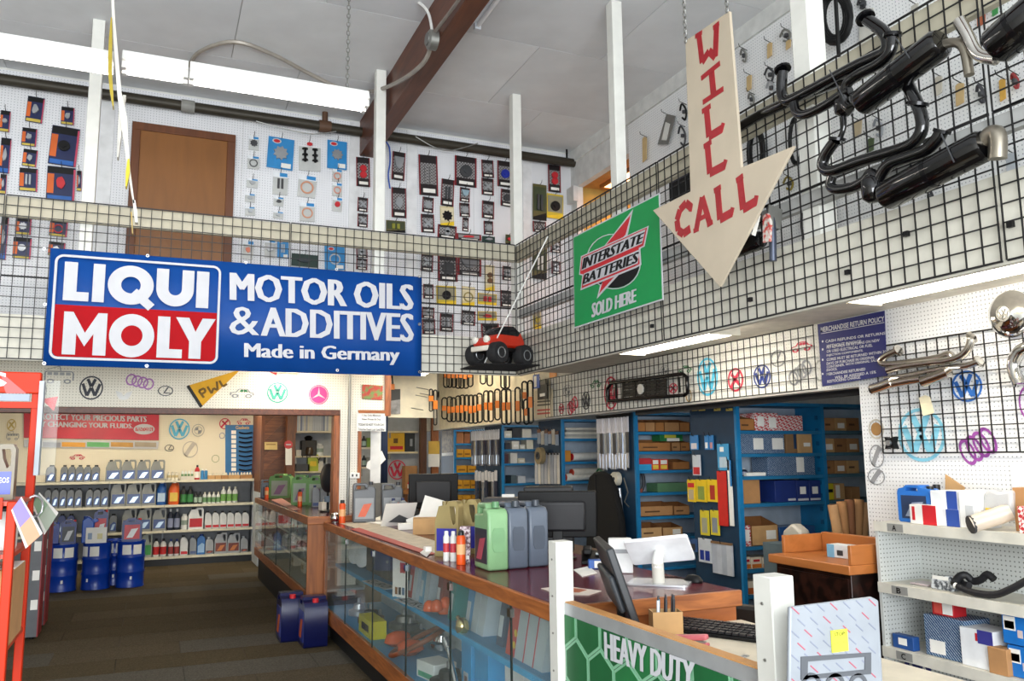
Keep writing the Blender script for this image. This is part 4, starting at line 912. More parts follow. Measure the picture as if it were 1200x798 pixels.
# ================================================================ painted emblems
def emblem(kind, u0, v0, u1, v1, ax, val, col, label, col2=None):
    P = Plane(ax, val, (u0+u1)/2, (v0+v1)/2); q = P.Q((u0, (v0+v1)/2), (u1, (v0+v1)/2), ((u0+u1)/2, v0), ((u0+u1)/2, v1))
    sx = abs(q[1][0]-q[0][0])/2; sz = abs(q[2][1]-q[3][1])/2; b = B(); b2 = None; Y0, Y1 = -.003, 0
    if kind == 'vw':
        b.ann(0, 0, .88, 1, Y0, Y1, 32)
        b.stroke([(-.32, .74), (-.02, .1)], .25, Y0, Y1); b.stroke([(.32, .74), (.02, .1)], .25, Y0, Y1)
        b.stroke([(-.72, .34), (-.34, -.66), (-.02, .02)], .25, Y0, Y1); b.stroke([(.72, .34), (.34, -.66), (.02, .02)], .25, Y0, Y1)
    elif kind == 'audi':
        for k in range(4): b.ann(-.66+.44*k, 0, .6*.5, .8*.5, Y0-.0004*k, Y1, 24, ex=1); 
        b.v = [(x, y, z*2.3) for x, y, z in b.v]
    elif kind == 'lexus': b.ann(0, 0, .86, 1, Y0, Y1, 28); b.stroke([(.35, .75), (-.2, -.4), (.7, -.45)], .16, Y0, Y1)
    elif kind == 'merc':
        b.disc(0, 0, .86, Y0, Y1, 32); b.ann(0, 0, .92, 1, Y0, Y1, 32); b2 = B()
        for a in (PI/2, PI/2+2*PI/3, PI/2+4*PI/3):
            c, s_ = math.cos(a), math.sin(a); b2.prism([(-.12*s_, .12*c), (.8*c, .8*s_), (.12*s_, -.12*c)], Y0-.002, Y0-.0005)
    elif kind == 'bmw':
        b.ann(0, 0, .92, 1, Y0, Y1, 28); b.ann(0, 0, .58, .64, Y0, Y1, 28)
        b.prism([(0, 0), (0, .55), (-.4, .4), (-.55, 0)], Y0, Y1); b.prism([(0, 0), (0, -.55), (.4, -.4), (.55, 0)], Y0, Y1)
    elif kind == 'wings':
        for s in (-1, 1):
            b.prism([(0, .1), (s*.3, .7), (s*1, 1), (s*.75, .1), (s*.5, -.4), (s*.15, -.5)], Y0-.0003*(s > 0), Y1)
        b.disc(0, -.2, .35, Y0-.001, Y1, 16)
    elif kind == 'car':
        b.stroke([(-1, -.35), (-.95, .1), (-.5, .25), (-.25, .85), (.45, .85), (.7, .2), (1, .05), (1, -.35)], .12, Y0, Y1)
        b.ann(-.58, -.5, .2, .38, Y0, Y1, 16, ex=.8); b.ann(.58, -.5, .2, .38, Y0, Y1, 16, ex=.8)
        b2 = B().prism([(-.2, .3), (-.1, .7), (.1, .7), (.1, .3)], Y0, Y1).prism([(.16, .3), (.16, .7), (.4, .7), (.5, .3)], Y0, Y1)
    elif kind == 'bus':
        b.stroke([(-1, -.6), (-1, .3), (-.9, .4), (.9, .4), (1, .2), (1, -.6)], .1, Y0, Y1); b.stroke([(-1, .55), (0, 1), (.1, .4)], .06, Y0, Y1)
        b.ann(-.6, -.7, .15, .26, Y0, Y1, 14); b.ann(.6, -.7, .15, .26, Y0, Y1, 14)
        b2 = B()
        for k in range(4): b2.box(-.85+.44*k, -.52+.44*k, Y0, Y1, -.02, .3)
    elif kind == 'roundel':
        b.ann(0, 0, .84, 1, Y0, Y1, 28); b2 = B().disc(0, 0, .66, Y0, Y1, 24)
    elif kind == 'cross':
        b.ann(0, 0, .84, 1, Y0, Y1, 24); b.stroke([(-.6, -.6), (0, .1), (.55, .6)], .3, Y0, Y1); b.stroke([(-.5, .5), (.55, -.5)], .28, Y0, Y1)
    elif kind == 'ring': b.ann(0, 0, .85, 1, Y0, Y1, 28)
    elif kind == 'plug':
        b.stroke([(-.6, -.8), (-.1, 0), (.5, .8)], .5, Y0, Y1); b.ann(0, 0, .9, 1, Y0, Y1, 20); b.stroke([(.3, .9), (.8, .6)], .16, Y0-.001, Y1)
    for m_ in (b, b2):
        if m_: m_.v = [(x*sx, y, z*sz) for x, y, z in m_.v]
    if b2:
        t = T('emblem', label, 'emblem', P.o, P.rz, 'painted emblems'); b.build('outline', col, t, smooth=False); b2.build('detail', col2 or col, t, smooth=False); return t
    o = tag(b.build('emblem', col, None, P.o, P.rz, smooth=False), label, 'emblem', 'painted emblems')
    if kind == 'audi': o.rotation_euler[1] = .25 if ax == 'y' else -.45
    return o
YH = YB-.007; E_BLK = M('#2a2d38', .6); E_PUR = M('#a56ab0', .6); E_TEAL = M('#3f9a88', .6); E_PINK = M('#dd3f86', .6); E_GRY = M('#8d8f92', .6); E_LB = M('#5db4d8', .6); E_RED = M('#c92f4a', .6); E_GRN = M('#2f7a4a', .6); E_NAVY = M('#2a3f8a', .6); E_CY = M('#58c2e4', .6); E_BL = M('#2a66b4', .6); E_PUR2 = M('#93489a', .6); E_BRN = M('#9a7240', .6)
emblem('vw', 93, 440.5, 121, 468.5, 'y', YH, E_BLK, 'black round V over W emblem on cream pegboard header')
emblem('audi', 148, 440, 180, 455, 'y', YH, E_PUR, 'lilac four ring emblem on cream pegboard header')
emblem('wings', 135, 458, 155, 472, 'y', YH, M('#d8d8d4', .4), 'silver winged badge under lilac rings on header')
emblem('lexus', 185, 452, 203, 464, 'y', YH, E_BLK, 'black oval L emblem left of yellow pennant')
emblem('bus', 53, 429, 86, 450, 'y', YH, E_GRY, 'grey van outline at left end of header', M('#a5a7a8', .6))
emblem('vw', 42, 449, 55, 466, 'y', YH, E_GRY, 'grey round V over W emblem behind orange rack top')
emblem('car', 270, 455, 297, 467, 'y', YH, E_GRY, 'small car outline with green windows right of pennant', E_GRN)
emblem('vw', 313, 448, 337.5, 472, 'y', YH, E_TEAL, 'teal round V over W emblem on header')
emblem('merc', 362, 451, 385, 474, 'y', YH, E_PINK, 'pink disc with white three point star', SIGNW)
# pennant
PP = Plane('y', YH, 228, 477)
pn = T('pennant', 'mustard yellow felt pennant with dark letters on header', 'pennant', PP.o, 0)
B().prism(PP.Q((220, 452), (282, 433), (236, 477)), -.004, 0).build('cloth', M('#d9a528', .8), pn, smooth=False)
B().stroke(PP.Q((220, 452), (236, 477)), .028, -.007, -.004).build('band', BLACK, pn, smooth=False)
for pts in ([(233, 458), (239, 466)], [(233, 458), (239, 455), (241, 459), (236, 462)], [(243, 453), (248, 461), (250, 455), (255, 457), (254, 447)], [(257, 446), (261, 453), (266, 450)]):
    B().stroke(PP.Q(*pts), .02, -.0055, -.004).build('letter', M('#6b4f16', .7), pn, smooth=False)
PP2 = Plane('y', YH, 318, 434); tag(B().prism(PP2.Q((308, 432), (326, 432), (324, 440)), -.004, 0).build('red_flag', RED, None, PP2.o), 'small red paper flag under blue banner edge', 'flag')
YF = 14.7
emblem('vw', 198, 490.5, 222.5, 515, 'y', YF, E_LB, 'light blue round V over W emblem on far wall')
emblem('bmw', 225, 497, 239.5, 511.5, 'y', YF, E_GRY, 'grey quartered roundel right of light blue emblem')
emblem('lexus', 193, 521, 204, 529, 'y', YF, E_BLK, 'small black oval L emblem on far wall')
emblem('plug', 214, 517, 232, 536, 'y', YF, M('#b9b2a8', .6), 'faint grey spark plug drawing on far wall')
emblem('cross', 257, 490, 270, 503, 'y', YF, E_RED, 'red lozenge emblem beside blue hose board')
emblem('car', 278, 490, 293, 498, 'y', YF, E_RED, 'red car outline above blue hose board')
emblem('car', 82, 532, 99, 539, 'y', YF, E_RED, 'tiny red car drawing under red fluids banner')
emblem('ring', 248, 533, 257, 542, 'y', YF, M('#9aa27a', .6), 'tiny green ring drawing left of hose board')
emblem('cross', 8, 491, 19, 505, 'y', YF, M('#c9b26a', .6), 'faint gold emblem seen through orange rack')
emblem('bus', 8, 505, 22, 516, 'y', YF, E_GRY, 'grey front view drawing seen through orange rack')
# red banner on the far wall
PF = Plane('y', YF-.005, 30, 515)
fb = T('fluids_banner', 'red banner about changing fluids hung on far wall', 'banner', PF.o, 0)
B().prism(PF.Q((28, 480), (186.5, 484), (186, 516), (28, 513)), -.006, 0).build('field', M('#bf1626', .35, var=.18, sc=2.5), fb, smooth=False)
qmap('PROTECT YOUR PRECIOUS PARTS', PF.Q((44, 484.5), (171.5, 488), (171.5, 494.5), (44, 491.5)), -.008, SIGNW, fb, bold=0, heavy=.004)
qmap('BY CHANGING YOUR FLUIDS.', PF.Q((44, 493.5), (155.5, 496.5), (155.5, 502), (44, 500)), -.008, SIGNW, fb, bold=0, heavy=.004)
x, z = PF.L(169, 503); B().disc(x, z, .085, -.008, -.006, 24, 1.85).build('logo_oval', SIGNW, fb); B().box(x-.13, x+.13, -.009, -.008, z-.03, z+.03).build('logo_band', RED, fb)
qmap('PENTOSIN', PF.Q((160, 500.5), (178, 501), (178, 505.5), (160, 505)), -.0105, SIGNW, fb, bold=.02)
B().prism(PF.Q((28, 515), (186, 517.5), (185, 526), (28, 524)), -.006, 0).build('strip', SIGNW, fb, smooth=False)
for a, e, c_ in ((50, 71, '#9a9ca8'), (72.5, 100, '#e0a03a'), (102, 128, '#63b06a'), (130, 156, '#c9964a'), (158, 183, '#a89a84')):
    B().prism(PF.Q((a, 518), (e, 518.6), (e, 524), (a, 523.5)), -.008, -.006).build('colour_tab', M(c_, .5), fb, smooth=False)
# blue hose board
PHb = Plane('y', YF-.01, 264, 557)
hb = T('hose_board', 'blue sample board with black hoses on far wall', 'sample board', PHb.o, 0)
B().prism(PHb.Q((264, 498), (302, 498), (302, 558), (264, 557)), -.015, 0).build('board', M('#2a6ea8', .5), hb, smooth=False)
qmap('Gaskets', PHb.Q((276, 499), (292, 499), (292, 503), (276, 503)), -.017, M('#d8b46a', .5), hb)
for i in range(9):
    v = 504.5+i*5.4; q = PHb.Q((271, v), (276.5, v), (276.5, v+4.2), (271, v+4.2)); B().prism(q, -.017, -.015).build('price_card', PAPER, hb, smooth=False)
    a = PHb.L(279.5, v+2.2); e = PHb.L(295, v+2.2); B().tube([(a[0], -.03, a[1]), ((a[0]+e[0])/2, -.035, a[1]-.02), (e[0], -.03, e[1])], .012, 6, sub=4).build('hose', BLACK, hb)
emblem('ring', 257, 507, 263.5, 514, 'y', YF, E_NAVY, 'small blue ring sticker left of blue hose board')
# ================================================================ bottles
def keyhole(o, h):
    k = min(((i, j) for i in range(len(o)) for j in range(len(h))), key=lambda ij: (o[ij[0]][0]-h[ij[1]][0])**2+(o[ij[0]][1]-h[ij[1]][1])**2)
    i, j = k
    ar = sum(h[a][0]*h[(a+1) % len(h)][1]-h[(a+1) % len(h)][0]*h[a][1] for a in range(len(h)))
    ao = sum(o[a][0]*o[(a+1) % len(o)][1]-o[(a+1) % len(o)][0]*o[a][1] for a in range(len(o)))
    if ar*ao > 0: h = h[::-1]; j = len(h)-1-j
    return o[:i+1]+h[j:]+h[:j+1]+o[i:]
def sc2(pts, w, h): return [((x-.5)*w, z*h) for x, z in pts]
def jug(name, w, h, d, body, cap, lab, lab2=None, kind='q5'):
    """a canister prototype: body with a real handle hole, cap, label"""
    t = bpy.data.objects.new(name, None); COL.objects.link(t)
    if kind == 'q5':
        o = sc2([(0, 0), (1, 0), (1, .9), (.92, .99), (.56, .99), (.5, .93), (.16, .9), (0, .62)], w, h); hl = sc2([(.62, .9), (.84, .9), (.88, .84), (.88, .6), (.78, .56), (.66, .74)], w, h)
        B().prism(keyhole(o, hl), -d/2, d/2).build('body', body, t)
        B().cyl((-.18*w, 0, .9*h), (-.18*w, 0, .985*h), .11*w, 12).build('cap', cap, t)
        lq = [(.08, .1), (.92, .1), (.92, .5), (.08, .5)]
    elif kind == 'q1':
        o = sc2([(0, 0), (1, 0), (1, .74), (.9, .86), (.7, .92), (.35, .92), (.1, .84), (0, .68)], w, h)
        B().prism(o, -d/2, d/2).build('body', body, t, bevel=.004)
        B().cyl((.05*w, 0, .9*h), (.05*w, 0, h), .24*w, 12).build('cap', cap, t)
        lq = [(.12, .1), (.9, .1), (.9, .5), (.6, .58), (.12, .42)]
    elif kind == 'slant':      # slanted one litre bottle, spout to the left
        o = sc2([(0, 0), (1, 0), (1, .62), (.85, .8), (.55, .9), (.2, .9), (.05, .82), (0, .7)], w, h)
        B().prism(o, -d/2, d/2).build('body', body, t, bevel=.004)
        B().cyl((-.13*w, 0, .88*h), (-.13*w, 0, h), .2*w, 12).build('cap', cap, t)
        lq = [(.1, .06), (.95, .06), (.95, .2), (.1, .2)]
    elif kind == 'top':        # upright canister with handle across the top
        o = sc2([(0, .04), (.05, 0), (.95, 0), (1, .04), (1, .8), (.93, .9), (.7, .94), (.66, 1), (.28, 1), (.2, .93), (.05, .9), (0, .8)], w, h); hl = sc2([(.3, .93), (.62, .93), (.66, .84), (.26, .84)], w, h)
        B().prism(keyhole(o, hl), -d/2, d/2).build('body', body, t)
        B().cyl((.36*w, 0, .9*h), (.36*w, 0, .98*h), .09*w, 12).build('cap', cap, t)
        lq = [(.12, .1), (.88, .1), (.88, .72), (.12, .72)]
    elif kind == 'side':       # canister with an arched handle over a bevelled body
        B().prism(sc2([(0, .03), (.04, 0), (.96, 0), (1, .03), (1, .84), (.9, .92), (.62, .94), (.6, .85), (0, .83)], w, h), -d/2, d/2).build('body', body, t, bevel=.012, seg=3)
        B().prism(sc2([(0, .8), (0, .95), (.08, 1), (.58, 1), (.68, .94), (.68, .86), (.55, .86), (.5, .93), (.16, .93), (.12, .8)], w, h), -d*.36, d*.36).build('handle', body, t, bevel=.008, seg=3)
        B().cyl((.3*w, 0, .94*h), (.3*w, 0, 1.03*h), .1*w, 12).build('cap', cap, t)
        lq = [(.1, .1), (.9, .1), (.9, .62), (.1, .62)]
    elif kind == 'round':
        B().lathe([(.46*w, 0), (.5*w, .02*h), (.5*w, .6*h), (.42*w, .74*h), (.2*w, .84*h), (.18*w, .88*h)], 16).build('body', body, t)
        B().lathe([(.2*w, .86*h), (.2*w, .99*h), (.16*w, h)], 12).build('cap', cap, t)
        B().lathe([(.505*w, .12*h), (.505*w, .55*h)], 16).build('label', lab, t)
        lq = None
    elif kind == 'can':
        B().lathe([(.48*w, 0), (.5*w, .02*h), (.5*w, .8*h), (.36*w, .86*h)], 16).build('body', body, t)
        B().lathe([(.33*w, .86*h), (.33*w, .98*h), (.25*w, h)], 12).build('cap', cap, t)
        B().lathe([(.505*w, .3*h), (.505*w, .6*h)], 16).build('label', lab, t)
        lq = None
    elif kind == 'gal':
        B().lathe([(.46*w, 0), (.5*w, .03*h), (.5*w, .58*h), (.4*w, .74*h), (.2*w, .88*h), (.17*w, .9*h)], 4*4, sy=.8).build('body', body, t)
        B().lathe([(.17*w, .89*h), (.17*w, h)], 12).build('cap', cap, t)
        B().tube([(.12*w, 0, .86*h), (.36*w, 0, .86*h), (.44*w, 0, .62*h)], .05*w, 8, sub=4).build('handle', body, t)
        B().box(-.36*w, .36*w, -.42*w, -.38*w, .14*h, .5*h).build('label', lab, t)
        lq = None
    if lq:
        P = sc2(lq, w, h); lo = B().prism(P, -d/2-.003, -d/2).build('label', lab, t, smooth=False)
        if lab2:
            x0, x1 = min(p[0] for p in P), max(p[0] for p in P); z0, z1 = min(p[1] for p in P), max(p[1] for p in P)
            B().prism([(x0+.15*(x1-x0), z0+.1*(z1-z0)), (x0+.55*(x1-x0), z0+.1*(z1-z0)), (x0+.9*(x1-x0), z0+.75*(z1-z0)), (x0+.45*(x1-x0), z0+.7*(z1-z0))], -d/2-.005, -d/2-.003).build('label_flash', lab2, lo, smooth=False)
    t['wh'] = (w, h); return t
_used = {}
def put(proto, x, y, z, w, h, label, cat='bottle', group='bottles', rz=0):
    s = (w/proto['wh'][0], w/proto['wh'][0], h/proto['wh'][1])
    if proto.name in _used: o = dup(proto, (x, y, z), rz)
    else: o = proto; o.location = (x, y, z); o.rotation_euler = (0, 0, rz); _used[proto.name] = 1
    o.scale = s; tag(o, label, cat, group); return o
GB = M('#6f7274', .4); LBL = M('#1d3a78', .3); FL = M('#b9cfe4', .2, .3); WB = M('#dfe0de', .4); KCAP = M('#17181a', .4)
Q1 = jug('oil_bottle', .09, .24, .07, GB, KCAP, LBL, FL, 'q1'); Q5 = jug('oil_jug', .19, .32, .11, M('#85867f', .4), KCAP, LBL, FL, 'q5')
DK1 = jug('oil_bottle', .1, .24, .07, M('#22306b', .4), KCAP, M('#4a5a80', .4), FL, 'q1')
W1 = jug('fluid_bottle', .09, .24, .06, WB, KCAP, RED, None, 'slant'); W5 = jug('fluid_jug', .22, .3, .12, WB, KCAP, RED, None, 'q5')
GALB = jug('washer_fluid_gallon', .14, .29, .1, M('#2b5fa6', .25), M('#dfe3e6', .4), M('#b9d2ea', .5), None, 'gal'); GALO = jug('coolant_gallon', .14, .29, .1, M('#e2622c', .3), M('#dfe3e6', .4), M('#e8c14a', .5), None, 'gal')
BG = jug('additive_bottle', .09, .24, .09, M('#22262a', .4), KCAP, M('#3f8a4a', .5), None, 'round'); BGs = jug('additive_bottle', .06, .15, .06, M('#2a2e30', .4), KCAP, M('#a9bfae', .5), None, 'round')
WG = jug('additive_bottle', .06, .15, .06, M('#e4e6e2', .4), M('#e9e4cf', .5), M('#6f9a6a', .5), None, 'round'); WGt = jug('additive_bottle', .075, .22, .07, M('#e4e6e2', .4), M('#e9e4cf', .5), M('#74a857', .5), None, 'round')
KB = jug('additive_bottle', .085, .28, .08, M('#1a2238', .4), M('#c9cdd2', .4), M('#8d94b0', .5), None, 'round'); WC = jug('tin', .1, .22, .1, M('#dfe0dc', .4), M('#dfe0dc', .4), M('#9aa89a', .5), None, 'can')
JAR = jug('jar', .05, .09, .05, M('#e6e0d0', .4), M('#d8d2c0', .4), M('#c9b88a', .5), None, 'can'); RB = jug('additive_bottle', .05, .15, .05, RED, KCAP, PAPER, None, 'round'); BB = jug('jar', .05, .1, .05, M('#3a86c0', .4), PAPER, M('#3a86c0', .4), None, 'can')
GRNJ = jug('fluid_jug', .14, .3, .1, M('#9aa39a', .4), KCAP, M('#3f9a52', .5), None, 'q5'); WR = jug('fluid_bottle', .085, .22, .07, M('#e6e6e2', .4), KCAP, M('#c42a2e', .5), None, 'round')
SQ = jug('squeeze_bottle', .06, .2, .06, M('#e0e0e0', .4), M('#2a3f8a', .4), M('#9a3a3a', .5), None, 'round'); SG = jug('oil_bottle', .09, .25, .07, M('#8d9296', .35), M('#2a3560', .4), M('#4a5a86', .4), None, 'slant')
SB = jug('oil_bottle', .1, .26, .07, M('#1f6ab4', .35), M('#1a3f8a', .4), M('#9ac0e4', .4), None, 'q1'); SD = jug('oil_bottle', .11, .25, .07, M('#a9acae', .35), M('#c9ccd0', .4), M('#5a3a3a', .4), M('#c05a3a', .4), 'slant')
S4 = jug('oil_jug', .17, .31, .1, M('#a4a7a9', .35), KCAP, M('#7a3524', .4), M('#d07a3a', .4), 'q5')
# ================================================================ far shelving unit
YG = 14.3
zs = [at(235, v, 'y', YG).z for v in (562, 590.5, 620, 650)]
xg0, xg1 = -1.9, at(296, 610, 'y', YG).x
gd = T('shelving_unit', 'long grey metal shelving unit full of oil bottles', 'shelving', (0, YG, 0))
for i, z in enumerate(zs):
    for a, e in ((xg0, -.6), (-.595, .2), (.205, xg1)):
        s_ = B().box(a, e, -.02, .38, z-.03, z).build('shelf', M('#a9aaa8', .5), gd); B().box(a, e, -.03, -.02, z-.035, z+.002).build('price_strip', M('#ded8c0', .5), s_)
B().box(xg0, xg1, .38, .4, 0, zs[0]+.0).build('back_panel', M('#7d7f82', .6), gd)
for x in (xg0, -.6, .2, xg1): B().box(x-.012, x+.012, .3, .4, 0, zs[0]+.02).build('upright', M('#a9aeb4', .5), gd)
B().box(xg1-.012, xg1+.006, -.01, .38, 0, zs[0]-.02).build('end_panel', M('#9ea3aa', .5), gd)
B().box(xg0, xg1, -.01, .38, 0, zs[3]-.03).build('kick_base', M('#141518', .5), gd)
SHN = ['top shelf', 'second shelf', 'third shelf', 'bottom shelf']
def row(si, lst):
    z = zs[si]; cnt = {}
    for e in lst: cnt[e[4]] = cnt.get(e[4], 0)+1
    idx = {}
    for p, u0, u1, vt, desc in lst:
        x0 = at(u0, 600, 'y', YG+.08).x; x1 = at(u1, 600, 'y', YG+.08).x
        # use the row's own height line for a true width
        vb = (562, 590.5, 620, 650)[si]; x0 = at(u0, vb-8, 'y', YG+.08).x; x1 = at(u1, vb-8, 'y', YG+.08).x; zt = at((u0+u1)/2, vt, 'y', YG+.08).z
        i = idx.get(desc, 0); idx[desc] = i+1; n = cnt[desc]
        lab = '%s on %s of far shelving' % (desc, SHN[si]) if n == 1 else '%s, %s on %s of far shelving' % (desc, nth(i, n), SHN[si])
        put(p, (x0+x1)/2, YG+.08, z, x1-x0, max(.06, zt-z), lab, 'jug' if 'jug' in desc or 'gallon' in desc else 'bottle', 'bottles on '+SHN[si])
d1_, d5_ = 'grey one litre oil bottle', 'grey five litre oil jug'
row(0, [(Q1, a, e, 545, d1_) for a, e in ((54, 66), (71, 79.5), (79.8, 88.5), (88.7, 98), (98, 107), (107.3, 117))]+[(Q5, a, e, 538.5, d5_) for a, e in ((124, 142), (142.2, 159.5), (160, 176), (176.5, 193))]
    +[(JAR, a, a+4, 553, 'small white jar') for a in (196, 200.5, 205)]+[(RB, 228, 234, 545, 'red additive bottle'), (BB, 235, 239, 549.5, 'blue jar left of pair'), (BB, 239.3, 243.3, 549.5, 'blue jar right of pair')])
row(1, [(Q1, a, e, 572, d1_) for a, e in ((52, 60), (60.5, 69), (69.5, 78), (78.5, 87), (87.5, 96.5), (100.5, 109), (109.2, 118), (118.3, 127.5))]+[(Q5, a, e, 565, d5_) for a, e in ((130, 147.5), (148, 165.5), (166, 182.5))]
    +[(GALB, 183, 195, 563.5, 'blue washer fluid gallon'), (GALO, 197, 210, 563, 'orange coolant gallon')]+[(BG, a, a+7.3, 569.5, 'black bottle with green label') for a in (211.3, 219)]+[(BGs, a, a+4.7, 576, 'short dark bottle') for a in (227, 232.2)]
    +[(WG, a, a+4.8, 576.5, 'short white bottle') for a in (237.5, 242.8, 248, 253.3)]+[(WGt, a, a+6.3, 570, 'tall white bottle with green label') for a in (258.5, 265.3, 272.2)])
row(2, [(DK1, a, a+9.5, 602, 'dark blue one litre oil bottle') for a in (67.5, 78)]+[(Q1, a, e, 602, d1_) for a, e in ((119, 127.5), (128, 137))]+[(Q5, a, e, 595, d5_) for a, e in ((143, 159.5), (161, 177), (178.5, 194.5))]
    +[(KB, a, a+7.2, 596, 'slim black bottle') for a in (195.8, 203.6)]+[(WC, 212, 220, 602, 'white tin'), (W5, 220.5, 238, 594.5, 'large white fluid jug')]+[(W1, 239.8+i*8.7, 248+i*8.7, 598.5, 'white bottle with red stripe') for i in range(6)])
row(3, [(GRNJ, 165, 178, 624, 'grey jug with green label'), (WR, 179, 186.5, 631, 'white bottle with red base, left'), (WR, 187.5, 195, 631, 'white bottle with red base, right'), (SQ, 197, 203, 631.5, 'squeeze bottle with blue tip, left'), (SQ, 204, 210, 631.5, 'squeeze bottle with blue tip, right'),
        (W1, 211, 220, 627, 'white slanted bottle'), (SG, 222, 230, 627.5, 'silver bottle with navy cap'), (SB, 230.5, 240, 626, 'bright blue oil bottle'), (SD, 240.5, 250, 629, 'silver slanted bottle, left'), (S4, 251, 265.5, 623.5, 'silver four litre jug, left'), (S4, 266, 280.5, 624, 'silver four litre jug, right'), (SD, 281.5, 290, 628, 'silver slanted bottle, right')])
# trays of small bottles on the top shelf, each tray a thing, each bottle a thing
def tray(u0, u1, label, n, mat, jm):
    x0, x1 = at(u0, 556, 'y', YG+.05).x, at(u1, 556, 'y', YG+.05).x; w = x1-x0
    t = T('tray', label, 'tray', ((x0+x1)/2, YG+.05, zs[0]), 0, 'trays on the top shelf')
    B().box(-w/2, w/2, -.06, .1, 0, .004).build('base', mat, t); B().box(-w/2, w/2, -.062, -.058, 0, .06).build('front', mat, t); B().box(-w/2, w/2, .098, .102, 0, .06).build('back', mat, t)
    for s in (-1, 1): B().box(s*w/2-.002, s*w/2+.002, -.06, .1, 0, .06).build('side', mat, t)
    for i in range(n): put(jm, x0+w*(i+.5)/n, YG+.07, zs[0]+.005, min(.05, w/n*.8), .1 if jm is JAR else .16, '%s in %s' % (('small bottle', 'white bottle')[jm is not JAR]+', '+nth(i, n), label.replace(' on top shelf', '')), 'bottle', 'bottles in trays')
tray(212, 227, 'white tray of white bottles on top shelf', 4, M('#d8d2c6', .6), WG)
tray(244, 251.5, 'first tan tray of jars on top shelf', 2, CARD2, JAR); tray(252.5, 258.5, 'second tan tray of jars on top shelf', 2, CARD2, JAR); tray(259.5, 267, 'third tan tray of jars on top shelf', 2, CARD, JAR); tray(268, 280.5, 'wide tan tray of jars on top shelf', 4, CARD2, JAR); tray(281.5, 295, 'rightmost tan tray of jars on top shelf', 4, CARD, JAR)
# ================================================================ drums and what stands on them
DRUM = M('#05379c', .3, .0, var=.05)
def drum(x, y, r, h, label, rz=0, labels=True):
    t = T('oil_drum', label, 'drum', (x, y, 0), rz, 'blue oil drums')
    rb = lambda z: [(r, z-.022), (r*1.045, z-.008), (r*1.045, z+.008), (r, z+.022)]
    B().lathe([(r*.97, 0), (r*1.03, .006), (r*1.03, .02), (r, .03)]+rb(h*.34)+rb(h*.66)+[(r, h-.03), (r*1.03, h-.02), (r*1.03, h), (r*.97, h), (r*.96, h-.018)], 28).build('shell', DRUM, t)
    B().lathe([(.03, h-.02), (.03, h-.003), (.02, h)], 12, c=(.1, .05, 0)).build('bung', DRUM, t)
    if labels:
        for k in (0, 1):
            b = B(); n = 6; a0 = -PI/2+(-.75 if k == 0 else .07); vs = []
            for i in range(n+1):
                a = a0+.66*i/n; vs += [(r*1.012*math.cos(a), r*1.012*math.sin(a), h*.72), (r*1.012*math.cos(a), r*1.012*math.sin(a), h*.93)]
            b.add(vs, [(2*i, 2*i+2, 2*i+3, 2*i+1) for i in range(n)]); b.build('label', PAPER, t)
    b = B(); vs = []
    for i in range(4):
        a = -PI/2-.1+.05*i; vs += [(r*1.01*math.cos(a), r*1.01*math.sin(a), h*.18), (r*1.01*math.cos(a), r*1.01*math.sin(a), h*.25)]
    b.add(vs, [(2*i, 2*i+2, 2*i+3, 2*i+1) for i in range(3)]).build('stencil_print', PAPER, t)
    return t
pd = [at(73, 692, 'z', 0), at(112.5, 690, 'z', 0), at(153, 688.5, 'z', 0)]
yd = sum(p.y for p in pd)/3+.05
dr = abs(at(91, 670, 'y', yd).x-at(55, 670, 'y', yd).x)/2/1.04
dh = at(73, 638, 'y', yd-.1).z
drx = []
for u, l, rz in ((73, 'blue oil drum nearest the orange rack', .1), (112.5, 'middle blue oil drum of the front row', -.55), (152.5, 'rightmost blue oil drum of the front row', .1)):
    x = at(u, 670, 'y', yd).x; drx.append(x); drum(x, yd, dr, dh, l, rz)
drum((drx[1]+drx[2])/2+.0, yd+dr*1.9, dr, dh, 'blue oil drum standing behind the front row', 0)
JB = jug('oil_jug', .26, .3, .14, M('#14286e', .35), RED, M('#2b2f38', .4), M('#c9ccd0', .4), 'top'); JR = jug('oil_jug', .26, .3, .14, M('#14286e', .35), RED, M('#c42a34', .4), M('#e9e9e9', .4), 'top')
JP = jug('oil_jug', .2, .3, .12, M('#16328a', .35), M('#1a3f9a', .4), M('#16328a', .4), None, 'top')
def onp(u0, u1, vt, vb, Y, z): x0, x1, z0, z1 = fity(u0, vt, u1, vb, Y); return (x0+x1)/2, x1-x0, z1-z
x, w, h = onp(67, 85.5, 609, 637, yd-.05, dh); put(JB, drx[0]+.05, yd-.06, dh, w, h, 'navy oil jug with dark label on leftmost drum', 'jug', 'jugs on drums')
x, w, h = onp(55, 66, 612, 637, yd+.08, dh); put(JP, drx[0]-.13, yd+.1, dh, w*1.1, h, 'plain blue oil jug at back of leftmost drum', 'jug', 'jugs on drums')
x, w, h = onp(142, 165.5, 607, 637, yd-.05, dh); put(JR, drx[2]+.0, yd-.05, dh, w, h, 'navy oil jug with red label on rightmost drum', 'jug', 'jugs on drums')
x, w, h = onp(101, 118, 597, 636, yd+.1, dh); put(JR, drx[1]+.02, yd+.09, dh, w, h, 'tall navy oil jug behind card on middle drum', 'jug', 'jugs on drums')
wc = T('pouring_can', 'bright blue pouring can on middle drum', 'can', (drx[1]-.1, yd-.02, dh)); hh = h*.82
